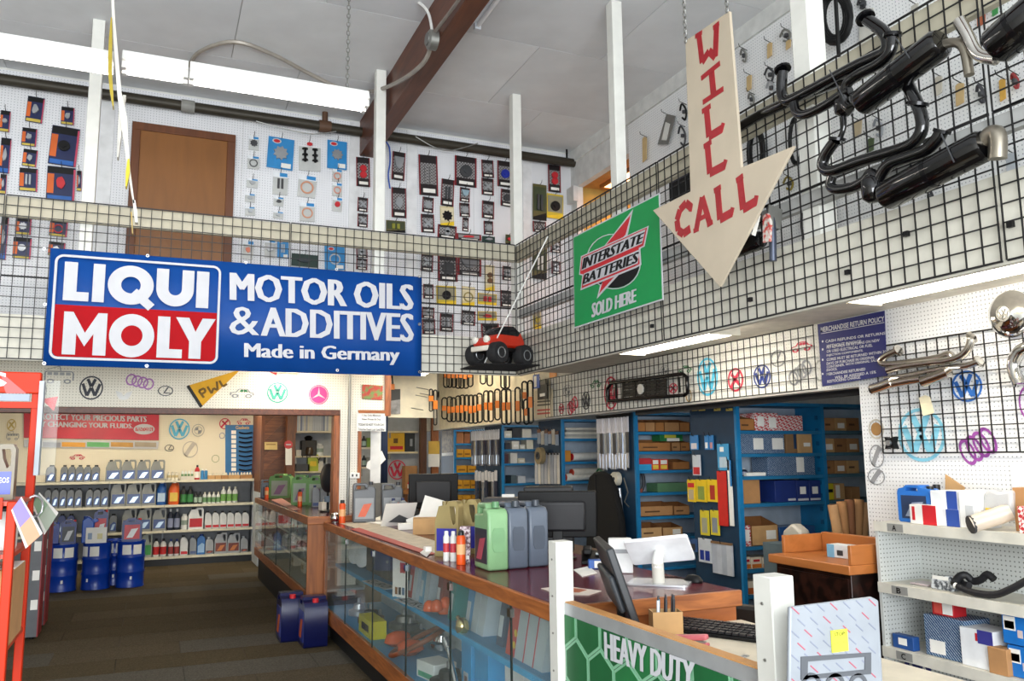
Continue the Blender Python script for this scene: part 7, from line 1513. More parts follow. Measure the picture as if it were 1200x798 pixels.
for i in range(n):
    u = 552.5+i*2.75; hung('long wiper blade pack, %s in upper row on fourth end panel' % nth(i, n), u, 505-i*.2, u+2.4, 546, XS, (('sleeve', 0, 1, 0, .75, (NVY, SLV, NVY)[i % 3]), ('header_card', 0, 1, .72, 1, M('#dcdce2', .5)), ('window', .2, .8, .05, .3, SLV)), grp='wiper blades on fourth panel', off=.03+.006*(i % 2))
n = 7
for i in range(n):
    u = 557+i*3.8; hung('long wiper blade pack, %s in lower row on fourth end panel' % nth(i, n), u, 551+(i % 3), u+2.8, 599-(i % 2)*3, XS, (('sleeve', 0, 1, 0, .75, (NVY, BLACK, SLV)[i % 3]), ('header_card', 0, 1, .74, 1, M('#d8d8dc', .5))), grp='wiper blades on fourth panel', off=.03)
n = 10
for i in range(n):
    u = 700+i*3.75; hung('silver wiper blade pack, %s on second end panel' % nth(i, n), u, 490-i*.25, u+3.3, 549+(i % 3), XS, (('sleeve', 0, 1, 0, .7, (SLV, M('#2a2c34', .3), SLV, M('#7d8490', .25, .5))[i % 4]), ('header_card', 0, 1, .7, 1, M('#dedbe0', .5)), ('foot_window', .1, .9, .02, .3, M('#c9ccd4', .2, .5))), grp='wiper blades on second panel', off=.04+.008*(i % 2))
t = T('hanger_rail', 'black hanger rail over the silver wiper packs', 'rail', at(700, 489, 'x', XS-.06)); B().cyl((0, 0, 0), (0, at(737, 486, 'x', XS-.06).y-at(700, 489, 'x', XS-.06).y, 0), .02, 8).build('bar', BLACK, t); B().cyl((0, -.2, 0), (.06, -.2, 0), .01, 6).build('bracket', BLACK, t)
# third end panel: wires, reel and long tubes
for i in range(6):
    u = 630+i*4.2; hung('small bagged part, %s on third end panel' % nth(i, 6), u, 503+(i % 2)*2, u+3.4, 520+(i % 3), XS, (('bag', 0, 1, 0, .8, M(('#9aa6b4', '#b9b4a8', '#8a9ab0')[i % 3], .3)), ('header', 0, 1, .75, 1, M(('#8a5a3a', '#c9c4b8', '#6a4a3a')[i % 3], .5))), grp='small bags on third panel')
for i in range(8):
    u = 627+i*3.7; hung('long pale tube, %s on third end panel' % nth(i, 8), u, 531, u+2.8, 567, XS, (('tube', 0, 1, 0, 1, M(('#b9bac0', '#d0ccc4', '#a5a9b2')[i % 3], .4)), ('cap', .1, .9, .94, 1.02, DGREY)), name='long_tube', cat='tube', grp='long tubes on third panel')
PV = at(633, 534, 'x', XS-.1); t = T('cable_reel', 'brass coloured cable reel hung on third end panel', 'reel', PV, -PI/2); B().ann(0, 0, .05, .11, -.03, .03, 18).build('coil', M('#8a7a5a', .4), t); B().ann(0, 0, .03, .05, -.045, .045, 14).build('hub', DGREY, t)
# nearest end panel
for i, (a, e) in enumerate(((811, 817), (819, 826), (837, 844), (851, 858))): hung('small yellow label, %s at top of nearest end panel' % nth(i, 4), a, 478.5, e, 481.5, XS, (('sticker', 0, 1, 0, 1, M('#c9b35a', .6)),), 'label_sticker', 'label', 'yellow labels', off=.006)
BL_ = M('#2f7fc0', .4)
for l, a, v0, e, v1, pr in (('blue blister pack at upper left', 809, 510, 818, 527, (('card', 0, 1, .0, 1, BL_), ('blister', .15, .85, .05, .45, M('#d8cfd0', .3)))), ('slim blue pack, left of pair', 826, 510, 830.5, 527, (('card', 0, 1, 0, 1, BL_), ('blister', .2, .8, .1, .5, PAPER))), ('slim blue pack, right of pair', 831.5, 510, 836, 527, (('card', 0, 1, 0, 1, BL_), ('blister', .2, .8, .1, .5, M('#c98a8a', .4)))),
                            ('white and red blister pack', 812, 533, 821, 557, (('card', 0, 1, 0, 1, M('#c9d0d8', .4)), ('red_print', .1, .9, .05, .4, RED))), ('tilted yellow pack at far left', 806, 562, 815, 588, (('card', 0, 1, 0, 1, YELLOW), ('red_print', .1, .9, .65, .85, RED), ('blister', .2, .8, .1, .55, M('#b9a88a', .3)))), ('yellow pack with green part', 816, 562, 828, 588, (('card', 0, 1, 0, 1, YELLOW), ('blister', .2, .8, .1, .7, M('#8a9a4a', .3)))),
                            ('yellow pack with red part', 829, 562, 841, 588, (('card', 0, 1, 0, 1, YELLOW), ('blister', .3, .75, .1, .75, M('#b0352a', .3)))), ('lower yellow pack, left one', 821, 598, 831, 627, (('card', 0, 1, 0, 1, M('#d9c832', .5)), ('blister', .2, .8, .1, .7, M('#a9a890', .3)))), ('lower yellow pack, right one', 833, 598, 843, 627, (('card', 0, 1, 0, 1, M('#d9c832', .5)), ('blister', .2, .8, .1, .7, M('#8a9098', .3)))),
                            ('sky blue pack above red strip', 841, 520, 854, 551, (('card', 0, 1, 0, 1, M('#3f97c8', .4)), ('blister', .2, .85, .1, .5, M('#b9ccd8', .2)), ('round_print', .3, .6, .7, .88, PAPER))), ('long red strip', 841.5, 552, 852, 616, (('card', 0, 1, 0, 1, M('#cc2a24', .4)),)), ('long white strip beside red one', 854, 539, 858.5, 616, (('sheet', 0, 1, 0, 1, PAPER), ('blue_print', .6, 1, .6, 1, BL_))),
                            ('small blue pack low at left', 807, 631, 817, 646, (('card', 0, 1, 0, 1, M('#3a5a8a', .4)), ('blister', .2, .8, .1, .6, DGREY))), ('white pack with blue fuses', 819, 631, 834, 659, (('card', 0, 1, 0, 1, M('#d0d6dc', .4)), ('fuse', .12, .42, .1, .5, M('#2a3f9a', .3)), ('fuse', .55, .85, .1, .5, M('#2a3f9a', .3)))), ('bundle of clear white sleeves', 835, 636, 859, 673, (('sleeve', 0, .3, 0, 1, M('#b9c0cc', .3)), ('sleeve', .25, .55, 0, 1, M('#c4cad4', .3)), ('sleeve', .5, .8, 0, 1, M('#b4bcc8', .3)), ('sleeve', .75, 1, 0, 1, M('#c9ced6', .3)), ('header', 0, 1, .95, 1.02, M('#8a6a4a', .5))))):
    hung(l+' on nearest blue end panel', a, v0, e, v1, XS, pr)
# jacket and reels on the second end panel
PJ = Plane('x', XS-.09, 712, 650); jk = T('jacket', 'black jacket hanging on second blue end panel', 'jacket', PJ.o, PJ.rz)
o = B().prism(PJ.Q((700, 553), (708, 552), (716, 557), (724, 575), (731, 610), (734, 652), (690, 652), (692, 600), (692, 570), (694, 558)), -.05, .03).build('cloth', M('#0b0b0d', .9), jk, bevel=.03, seg=3); B().stroke(PJ.Q((702, 556), (704, 600), (703, 640)), .02, -.058, -.05).build('fold', M('#141417', .9), jk)
p0 = PJ.L(702, 549); B().tube([(p0[0]-.06, 0, p0[1]-.04), (p0[0], 0, p0[1]), (p0[0]+.06, 0, p0[1]-.04)], .012, 6).build('hanger', M('#1d5a3a', .5), jk)
PV = at(722, 561, 'x', XS-.05); t = T('cord_reel', 'white cord reel hung beside the black jacket', 'reel', PV, -PI/2); B().ann(0, 0, .02, .075, -.03, .03, 20).build('reel', M('#d0ccbc', .5), t); B().disc(0, 0, .02, -.035, .03, 10).build('hub', DGREY, t)
for i, u in enumerate((721, 726)): tag(B().tube([at(u, 572, 'x', XS-.05), at(u+1.5, 590, 'x', XS-.05), at(u+3, 605, 'x', XS-.05)], .02, 8, sub=3).build('hand_tool', (M('#c9c6b8', .5), SLV)[i]), '%s hand tool hung under white cord reel' % ('pale', 'silver')[i], 'tool', 'tools under the reel')
t = tag(B().tube([at(731, 560, 'x', XS-.05), at(736, 577, 'x', XS-.05), at(732, 588, 'x', XS-.05), at(737, 594, 'x', XS-.05)], .008, 6).build('wire_hanger', GALV), 'bent wire hanger beside the cord reel', 'hanger')
# ---------------------------------------------------------------- belts on the header board
def belt(label, u, v0, v1, wpx=4.2, X_=XW-.12, sl=True):
    pa, pb2 = at(u, v0, 'x', X_), at(u, v1, 'x', X_); h = pa.z-pb2.z; w = (at(u+wpx/2, v0, 'x', X_)-at(u-wpx/2, v0, 'x', X_)).length*.38/2+.012
    t = T('drive_belt', label, 'belt', pb2, -.55, 'drive belts on header board')
    pts = [(w*math.cos(a), 0, w+(h-2*w)*(1 if math.sin(a) > 0 else 0)+w*math.sin(a)) for a in [PI*(k+.5)/6 for k in range(12)]]
    B().tube(pts, .011, 6, True).build('belt', BLACK, t)
    if sl: B().box(-w*.75, w*.75, -.02, .02, h*.38+random.uniform(-.02, .02), h*.62).build('sleeve', M('#df7a1a', .5), t)
    B().cyl((0, 0, h-.02), (.12, .08, h-.02), .004, 5).build('hook', GALV, t)
bl = [(521, 466, 491), (527, 465, 494), (531.5, 466, 494), (537, 464, 494), (542, 463, 494), (547, 463, 495), (552, 463, 496), (557, 463, 496), (562, 461, 495), (570, 458, 494), (575, 458, 494), (583, 456, 492), (591, 456, 497), (596, 456, 497), (607, 454, 496), (615, 447, 480), (617, 468, 497), (622, 446, 496)]
for i, (u, v0, v1) in enumerate(bl): belt('black belt in orange sleeve, %s along header board' % nth(i, len(bl)), u, v0, v1)
up = [(523, 440, 454), (527, 440, 454), (532, 440, 454), (537, 440, 455), (541, 440, 455), (546, 440, 455), (551, 440, 453), (566, 440, 450), (574, 440, 452), (590, 440, 455), (594, 441, 455)]
for i, (u, v0, v1) in enumerate(up): belt('black belt in upper row, %s along header board' % nth(i, len(up)), u, v0-14, v1, sl=i < 7)
for i, (u, v0, v1) in enumerate(((505, 456, 482), (510, 457, 498))):
    pb2 = at(u, v1, 'y', 8.38); h = at(u, v0, 'y', 8.38).z-pb2.z; t = T('drive_belt', 'black belt on cream panel, %s of pair' % ('left', 'right')[i], 'belt', pb2, 0, 'drive belts on cream panel'); w = .018
    B().tube([(w*math.cos(a), 0, w+(h-2*w)*(1 if math.sin(a) > 0 else 0)+w*math.sin(a)) for a in [PI*(k+.5)/6 for k in range(12)]], .006, 6, True).build('belt', BLACK, t); B().box(-.024, .024, -.012, .012, h*.45, h*.7).build('sleeve', M('#df7a1a', .5), t); B().cyl((0, -.03, h-.01), (0, .12, h-.01), .003, 5).build('hook', GALV, t)
for i, (u, v) in enumerate(((488, 454), (492, 461), (487, 463), (482, 478))): tag(B().cyl(at(u, v, 'y', 8.3), at(u+14, v+2.5, 'y', 8.49), .004, 5).build('peg_hook', GALV), 'bare wire hook on cream panel, %s' % ('highest', 'second', 'third', 'lowest')[i], 'hook', 'bare hooks')
PV = Plane('y', 8.49, 455, 485); t = T('poster', 'grey road photograph poster on cream panel', 'poster', PV.o); B().prism(PV.Q((456, 456), (469, 456), (469, 485), (456, 485)), -.004, 0).build('picture', pattern('mix', '#6a6a66', '#9a9894', 8), t); B().prism(PV.Q((456, 456), (469, 456), (469, 468), (456, 470)), -.005, -.004).build('dark_top', M('#2a2c28', .5), t)
PV = Plane('y', 8.47, 459, 450); t = T('hanging_pack', 'orange topped belt beside wooden end board', 'pack', PV.o); B().box(-.03, .03, -.01, .01, -.06, .0).build('sleeve', M('#df7a1a', .5), t); B().tube([(-.015, 0, 0), (0, 0, .1), (.015, 0, 0)], .006, 5, sub=3).build('belt', BLACK, t)
# bottle opener like cards at the right end of the belts
PV = Plane('x', XW-.03, 638, 490); t = T('notice', 'tan printed notice at end of the belt row', 'notice', PV.o, PV.rz); B().prism(PV.Q((627, 458), (648, 455), (648, 489), (627, 491)), -.004, 0).build('board', M('#c9bfa6', .6), t)
for k_, (v, c_) in enumerate(((470, '#5a5248'), (474, '#5a5248'), (480, '#b0443a'), (484, '#b0443a'))): B().prism(PV.Q((630, v), (645, v-1.2), (645, v+.8), (630, v+2)), -.006, -.004).build('print_line', M(c_, .6), t)
hung('black bagged tool before the tan notice', 630, 445, 641, 468, XW-.05, (('bag', 0, 1, 0, .8, BLACK), ('header', .2, .9, .75, 1, M('#3a3a30', .5)), ('label', .3, .8, .15, .3, PAPER)), grp='packs by tan notice'); hung('blue and white pack before the tan notice', 625, 439, 632, 455, XW-.06, (('card', 0, 1, 0, 1, M('#2a55b0', .4)), ('print', .2, .6, .1, .9, PAPER)), grp='packs by tan notice')
hung('orange tag under the gallery near header grid', 644, 434, 652, 442, XW, (('card', 0, 1, 0, 1, M('#e08a1e', .5)),), grp='orange tag')
# ---------------------------------------------------------------- emblems on the right header and pegboard
XH = XW-.009
for k_, u0, v0, u1, v1, c_, l in (('vw', 817, 419, 841, 464, E_CY, 'large light blue round V over W emblem on right header'), ('cross', 853, 431, 871, 459, E_RED, 'red roundel emblem on right header'), ('vw', 883, 427, 903, 455, E_NAVY, 'navy round V over W emblem on right header'), ('lexus', 903, 410, 921, 430, E_GRY, 'grey oval emblem on right header'), ('audi', 924, 427, 951, 447, E_GRY, 'grey four ring emblem on right header'),
                                ('car', 927, 400, 951, 413, E_RED, 'red car drawing on right header'), ('vw', 708, 441, 724, 480, E_RED, 'red round V over W emblem behind black bumper'), ('vw', 682, 459, 691.5, 480, E_BLK, 'black round V over W emblem on right header'), ('cross', 655, 473, 661, 485, E_RED, 'small red emblem near belt row'), ('audi', 665, 467, 677, 484, E_RED, 'red four ring emblem near belt row'), ('bmw', 660, 451, 670, 465, E_GRY, 'grey quartered roundel near belt row'),
                                ('car', 692, 445, 704, 455, E_GRN, 'green car drawing on right header'), ('ring', 804, 456, 810.5, 471, M('#b08a3a', .6), 'gold ring emblem beside black bumper'), ('car', 796, 428, 810, 438, E_GRN, 'green car drawing above black bumper'), ('bmw', 774, 428, 784, 440, E_GRY, 'grey roundel above black bumper'), ('cross', 784, 449, 794, 461, E_RED, 'red emblem behind black bumper end'),
                                ('vw', 1052, 478, 1107, 541, M('#86cbe2', .6), 'huge light blue round V over W emblem on right pegboard'), ('vw', 1115, 434, 1151, 471, E_BL, 'blue round V over W emblem beside chrome exhaust'), ('audi', 1125, 505, 1167, 541, E_PUR2, 'purple four ring emblem on right pegboard'), ('roundel', 1018, 491, 1036, 514.5, M('#b9b4a8', .6), 'brown crest roundel on right pegboard'), ('plug', 1019, 521, 1036, 548, E_GRY, 'grey figure drawing under crest roundel'), ('plug', 1017, 549, 1037, 568, E_GRY, 'grey spark plug drawing near blue can'), ('ring', 1194, 452, 1216, 492, E_PUR2, 'purple ring emblem at right edge'), ('ring', 955, 422, 966, 447, M('#b5b5ae', .6), 'pale ring emblem left of return policy sign')):
    emblem(k_, u0, v0, u1, v1, 'x', XH, c_, l, E_BRN if k_ == 'roundel' else None)
# black bumper on the header grid
PV = Plane('x', XW-.09, 712, 472); t = T('grille_guard', 'black metal grille guard hung on header grid', 'grille', PV.o, PV.rz)
B().tube([(x, 0, z) for x, z in PV.Q((713, 470), (712, 456), (716, 449), (800, 438), (805, 442), (806, 460), (802, 463))], .018, 8).tube([(x, 0, z) for x, z in PV.Q((713, 470), (802, 463))], .016, 8).build('frame', GLOSSC, t)
for k_ in range(5): 
    v = 451+k_*4.2; B().stroke(PV.Q((731, v), (781, v-5.5)), .028, -.008, .008).build('slat', BLACK, t)
for u in (731, 745, 757, 769, 781): B().stroke(PV.Q((u, 449-(u-731)*.11), (u, 470-(u-731)*.1)), .03, -.012, -.006).build('rib', BLACK, t)
x, z = PV.L(752, 456); B().disc(x, z, .05, -.02, 0, 16).build('badge', M('#c9c9c4', .3), t)
for u, v in ((721, 449), (795, 442)): B().stroke(PV.Q((u, v), (u+1, v+18)), .02, -.004, .01).build('upright_bar', BLACK, t)
# chrome exhaust, tag, hubcap, knob
XC_ = XW-.1
ce_ = T('chrome_exhaust', 'chrome exhaust pipe set hung above right grid', 'exhaust', at(1080, 435, 'x', XC_)); bs = at(1080, 435, 'x', XC_)
def cx_(pts, r, nm, m_=CHR, x=XC_): return loc(B().tube([at(u, v, 'x', x) for u, v in pts], r, 10, sub=4).build(nm, m_, ce_), bs)
cx_([(1052, 411), (1040, 416), (1032, 423), (1040, 427), (1070, 424), (1100, 419), (1112, 415), (1116, 420)], .022, 'upper_pipe'); cx_([(1040, 434), (1060, 429), (1090, 425), (1108, 423), (1125, 418), (1135, 408), (1138, 397)], .022, 'middle_pipe', x=XC_-.04); cx_([(1038, 444), (1065, 440), (1100, 433), (1120, 430), (1135, 428), (1146, 424)], .02, 'lower_pipe', x=XC_-.02)
cx_([(1022, 456), (1035, 452), (1046, 448)], .034, 'tip', x=XC_-.05); cx_([(1045, 450), (1065, 446), (1080, 444)], .026, 'link_pipe', x=XC_-.05); cx_([(1082, 447), (1096, 442), (1112, 436)], .034, 'tip', x=XC_-.06)
for u, v in ((1021.5, 456.3), (1081, 447.3)):
    o = loc(B().cyl(at(u, v, 'x', XC_-.055), at(u+1, v-.2, 'x', XC_-.055), .03, 14).build('tip_opening', BLACK, ce_), bs)
for u, v in ((1138, 396), (1147, 424), (1052, 411)): loc(B().cyl(at(u, v, 'x', XC_-.02), at(u+1.5, v-1, 'x', XC_-.02), .036, 12).build('flange', CHR, ce_), bs)
PV = Plane('x', XW-.06, 1086, 465); t = tag(B().prism(PV.Q((1077, 466), (1084, 463), (1090, 465), (1095, 484), (1082, 487.5)), -.002, 0).build('price_tag', M('#e6dcbc', .6), None, PV.o, PV.rz), 'cream paper tag hanging on right grid', 'tag')
PV = at(1045, 519, 'x', XW-.06); t = T('valve_knob', 'black star shaped knob at lower corner of right grid', 'knob', PV, -PI/2); B().prism([((.055 if i % 2 else .025)*math.cos(i*PI/4), (.055 if i % 2 else .025)*math.sin(i*PI/4)) for i in range(8)], -.02, .02).build('star', BLACK, t); B().disc(0, 0, .018, -.035, .03, 10).build('hub', STEEL, t)
PV = at(1184, 368, 'x', XW-.03); rr_ = (at(1184, 340, 'x', XW-.03).z-at(1184, 396, 'x', XW-.03).z)/2; t = T('hubcap', 'domed chrome hubcap on right pegboard', 'hubcap', PV, -PI/2); o = B().lathe([(.002, .055), (rr_*.3, .055), (rr_*.36, .045), (rr_*.62, .042), (rr_*.9, .02), (rr_, 0), (rr_*.97, -.01)], 32).build('dome', CHROME, t); o.rotation_euler = (PI/2, 0, 0)
b = B(); 
for pts in ([(-.3, .6), (0, 0)], [(.3, .6), (0, 0)], [(-.6, .3), (-.3, -.55), (0, .1)], [(.6, .3), (.3, -.55), (0, .1)]): b.stroke([(x*rr_*.33, z*rr_*.33) for x, z in pts], rr_*.06, -.06, -.056)
b.ann(0, 0, rr_*.27, rr_*.32, -.06, -.056, 20).build('embossed_emblem', GALV, t, smooth=False)
t = T('chrome_ring', 'curved chrome pipe end at right edge of pegboard', 'exhaust', at(1197, 428, 'x', XW-.08)); bs = at(1197, 428, 'x', XW-.08); loc(B().tube([at(u, v, 'x', XW-.08) for u, v in ((1210, 405), (1196, 411), (1188, 425), (1190, 440), (1196, 450))], .034, 10, sub=4).build('pipe', CHROME, t), bs); loc(B().cyl(at(1194, 444, 'x', XW-.08), at(1196, 450, 'x', XW-.08), .04, 12).build('flange', CHROME, t), bs)
# ---------------------------------------------------------------- pegboard gondola at the right
GX, GY = 3.95, 3.72; PGY = pegboard('#c9ccc9', '#70736f', 'YZ', rad=.17); PGX = pegboard('#c4c7c4', '#6d706c', 'XZ', rad=.17); CRM = M('#cfccc0', .5)
gr = T('shelving_gondola', 'cream pegboard gondola with lettered shelves at right', 'shelving', (GX, GY, 0)); ZA, ZB_, ZC_ = 1.24, .89, .53
B().box(.33, .35, -2.6, 0, 0, ZA-.03).build('back_panel', PGY, gr, smooth=False); B().box(.0, .33, -.02, 0, 0, ZA-.03).build('end_panel', PGX, gr, smooth=False)
for z, l in ((ZA, 'A'), (ZB_, 'B'), (ZC_, 'C'), (.2, None)):
    s_ = B().box(0, .33, -2.6, -.022, z-.035, z).build('shelf', CRM, gr); B().box(-.008, 0, -2.6, -.0, z-.055, z+.002).build('shelf_front', CRM, s_)
    if l:
        s2 = B().box(-.0095, -.008, -.21, -.1, z-.05, z-.005).build('shelf_tag', M('#8a8a86', .5), s_); o = lettering(l, 0, 0, 0, .03, .032, BLACK, s_, bold=.02); o.location = (-.011, -.135, z-.044); o.rotation_euler = (0, 0, -PI/2)
B().box(.02, .33, -2.6, -.03, 0, .14).build('kick_base', DGREY, gr)
def ong(u0, v0, u1, v1, z, X_=4.0): y0, y1, z0, z1 = fitx(u0, v0, u1, v1, X_); return (y0+y1)/2, abs(y0-y1), z1-z
def gbox(label, u0, v0, u1, v1, z, mat, marks=(), X_=4.02, d=.18, rz=-PI/2, sw=1): y, w, h = ong(u0, v0, u1, v1, z, X_); return boxthing('carton', label, 'box', X_+d/2, y, z+.001, w*sw, d, max(.03, h), mat, rz, marks, 'cartons on the gondola')
BJ = jug('fluid_can', .25, .3, .1, M('#2a6fc4', .35), KCAP, M('#2a3a5a', .4), M('#8f9cb4', .4), 'top'); y, w, h = ong(1043, 569, 1083, 609, ZA); put(BJ, 4.1, y, ZA+.001, w*.95, h, 'blue plastic can with handle on shelf A', 'can', 'blue cans', -PI/2); 
y, w, h = ong(1084, 568, 1108, 608, ZA, 4.18); put(jug('fluid_bottle', .12, .28, .1, M('#2f7cd0', .3), KCAP, M('#3a86d8', .4), None, 'round'), 4.2, y, ZA+.001, w*.75, h, 'round blue bottle with black cap on shelf A', 'bottle', 'blue bottle')
gbox('red and white carton before blue can on shelf A', 1066, 592, 1097, 609, ZA, M('#e4e4e0', .5), (('f', .5, 1, 0, 1, RED, 'red_half'), ('f', .1, .2, .2, .9, RED, 'print')), 3.98, .08); gbox('white and blue carton low on shelf A', 1097, 597, 1124, 611, ZA, M('#dfe2e6', .5), (('f', .45, 1, 0, 1, M('#2a4a9a', .5), 'blue_half'),), 4.0, .12)
y, w, h = ong(1092, 573, 1123, 598, ZA, 4.02); boxthing('carton', 'white and blue carton stacked on top at shelf A', 'box', 4.09, y, ZA+.071, w, .16, .12, M('#e2e6ea', .5), -PI/2, (('f', .62, 1, 0, 1, M('#2a4a9a', .5), 'blue_half'),), 'cartons on the gondola')
gbox('tall white carton on shelf A', 1124, 575, 1148, 612, ZA, M('#eceeee', .5), (('f', .3, .7, .3, .6, M('#c9cdd0', .5), 'print'),), 4.0, .16)
gbox('tan carton at right end of shelf A', 1188, 572, 1215, 618, ZA, CARD, (), 4.05); gbox('red lattice carton corner at right of shelf A', 1193, 594, 1212, 622, ZA, LATT, (), 3.96, .06)
PV = Plane('x', 4.0, 1165, 612); t = T('plastic_bag', 'crumpled clear plastic bag on shelf A', 'bag', PV.o, PV.rz); B().prism(PV.Q((1147, 612), (1148, 578), (1155, 572), (1165, 576), (1182, 574), (1182, 612)), .02, .1).build('bag', M('#d8dadc', .15, alpha=.5), t, bevel=.02); B().box(-.05, .0, .01, .015, .02, .07).build('yellow_label', YELLOW, t)
p0, p1 = at(1140, 619, 'x', 3.93), at(1185, 604, 'x', 4.05); t = T('wrapped_roll', 'clear wrapped roll sticking out over shelf A edge', 'roll', p0); B().tube([(0, 0, .02), p1-p0+Vector((0, 0, .02))], .045, 12).build('roll', M('#cdbfae', .3), t); B().cyl((-.01, .005, .018), (0, 0, .02), .047, 12).build('dark_end', DGREY, t)
PV = Plane('x', 4.26, 1120, 572); t = tag(B().prism(PV.Q((1109, 578), (1109, 556), (1131, 571), (1130, 578)), -.01, 0).build('cardboard_sheet', CARD2, None, PV.o, PV.rz), 'slanted cardboard sheet behind blue bottle', 'cardboard'); 
PV = Plane('x', XW-.012, 1190, 560); t = tag(B().prism(PV.Q((1184, 542), (1215, 540), (1215, 572), (1186, 572)), -.002, 0).build('wall_sheet', M('#dfe2e6', .6), None, PV.o, PV.rz), 'pale paper sheet on pegboard above shelf A', 'paper')
# shelf B
y, w, h = ong(1087, 671, 1112, 690, ZB_); t = T('parts_bag', 'clear bag of small chrome parts on shelf B', 'bag', (4.05, y, ZB_), -PI/2); B().prism([(-.07, 0), (.07, 0), (.06, .08), (-.06, .07)], -.03, .03).build('bag', pattern('mix', '#d0d4d6', '#4a4e54', 50), t, bevel=.006); B().box(-.05, .05, -.033, -.03, .055, .075).build('label', PAPER, t)
y, w, h = ong(1056, 676, 1082, 684, ZB_); boxthing('flat_pack', 'flat clear packet on shelf B', 'packet', 4.1, y, ZB_+.001, .12, .1, .01, M('#c9b9b9', .3), -PI/2)
XB = 4.05; bsx = at(1120, 690, 'x', XB); hz = T('wiring_loom', 'black taped wiring loom lying on shelf B', 'wiring loom', bsx)
def hx(pts, r): return loc(B().tube([Vector((p.x, p.y, max(p.z, ZB_+r))) for p in [at(u, v, 'x', x) for u, v, x in pts]], r, 8, sub=4).build('loom_branch', M('#17171b', .6), hz), bsx)
hx([(1118, 685, 4.0), (1124, 676, 4.05), (1132, 674, 4.08), (1140, 681, 4.1), (1150, 679, 4.1), (1157, 673, 4.1), (1165, 679, 4.1)], .02); hx([(1122, 687, 3.98), (1140, 694, 3.98), (1165, 697, 3.98), (1185, 690, 3.98), (1200, 682, 3.99), (1212, 676, 4.0)], .018); hx([(1124, 677, 4.1), (1128, 684, 4.06), (1136, 686, 4.04)], .018)
loc(B().cyl(at(1119, 686, 'x', 3.98), at(1127, 689, 'x', 3.98), .016, 10).build('plug', PAPER, hz), bsx)
# shelf C
gbox('little blue carton at left on shelf C', 1046, 745, 1070, 757, ZC_, M('#1f4a8a', .5), (('f', .3, .7, .3, .8, PAPER, 'label'),), 3.98, .05)
gbox('blue striped gasket carton on shelf C', 1084, 724, 1131, 768, ZC_, MAH, (LB_(.12, .5, .08, .4),), 4.0, .2); y, w, h = ong(1091, 707, 1116, 727, ZC_+.2, 4.02)
yg, wg, hg = ong(1084, 724, 1131, 768, ZC_, 4.0); boxthing('carton', 'red carton on top of blue striped carton', 'box', 4.08, y, ZC_+hg+.002, w, .1, .095, M('#b8242a', .4), -PI/2, (('f', .1, .45, .1, .9, M('#d8564a', .5), 'print'), ('f', .5, .95, .1, .7, PAPER, 'lines')), 'cartons on the gondola')
gbox('white and purple carton on shelf C', 1126, 738, 1164, 778, ZC_, M('#e6e8ea', .5), (('f', .55, 1, .65, 1, M('#3a3a8a', .5), 'purple_print'), ('f', .48, .54, .7, .9, RED, 'print')), 3.98, .18); gbox('small plain brown carton on shelf C', 1158, 760, 1180, 783, ZC_, CARD, (), 3.955, .08)
for i, (a, v0, e, v1, dz_) in enumerate(((1178, 760, 1215, 798, 0), (1171, 724, 1210, 760, .155))):
    y, w, h = ong(a, v0, e, v1, ZC_+dz_, 3.99); boxthing('carton', 'bright blue carton with yellow label, %s of stack on shelf C' % ('lower', 'upper')[i], 'box', 4.09, y-.02, ZC_+dz_+.002, w, .2, .15, M('#1a72c4', .45), -PI/2, (('f', .05, .4, .45, .9, PAPER, 'label'), ('f', .08, .37, .5, .75, YELLOW, 'yellow_print'), ('f', .45, .6, .25, .5, M('#d8c4c0', .5), 'badge')), 'cartons on the gondola')
t = T('light_bag', 'clear bag of pale parts under shelf C', 'bag', (4.1, 3.2, .2), -PI/2); B().prism([(-.14, 0), (.16, 0), (.15, .1), (.05, .17), (-.08, .15), (-.15, .07)], -.1, .1).build('bag', M('#d6d8d8', .3), t, bevel=.03); B().box(-.03, .03, -.105, -.1, .03, .08).build('label', PAPER, t)
gl_ = T('safety_goggles', 'navy rimmed goggles under shelf C', 'goggles', (4.02, 3.55, .2), -PI/2); 
for s in (-1, 1): B().ann(s*.045, .24, .02, .036, -.01, .01, 16).build('rim', M('#1a1f5a', .4), gl_)
B().box(-.012, .012, -.01, .01, .235, .25).build('bridge', M('#1a1f5a', .4), gl_); B().box(-.08, .08, -.02, .02, 0, .21).build('stand', CARD2, gl_)
# ---------------------------------------------------------------- oak tray cabinet with kraft rolls
cb = T('cabinet', 'dark burl cabinet with orange wooden tray top', 'cabinet', (3.80, 3.78, 0)); BURL = pattern('mix', '#2e1710', '#140a08', 14, .3); OT = wood('#b8713a', '#a5622e', 'Y', 2)
B().box(.02, .44, .02, .66, .0, .93).build('body', BURL, cb, bevel=.004); B().box(.012, .02, .04, .64, .06, .45).build('door', BURL, cb); B().box(.012, .02, .04, .64, .47, .9).build('door', BURL, cb); B().lathe([(.006, 0), (.012, .01), (.012, .018)], 10).build('knob', CHROME, cb, (.012, .3, .6)).rotation_euler = (0, -PI/2, 0)
B().box(-.02, .46, -.01, .69, .93, .985).build('tray_base', OT, cb, bevel=.006); B().box(.42, .46, .03, .66, .985, 1.11).build('tray_back', OT, cb, bevel=.004); B().box(.0, .46, -.01, .015, .985, 1.1).build('tray_side', wood('#b8713a', '#a5622e', 'X', 2), cb, bevel=.004); B().box(.1, .46, .665, .69, .985, 1.1).build('tray_side', OT, cb, bevel=.004)
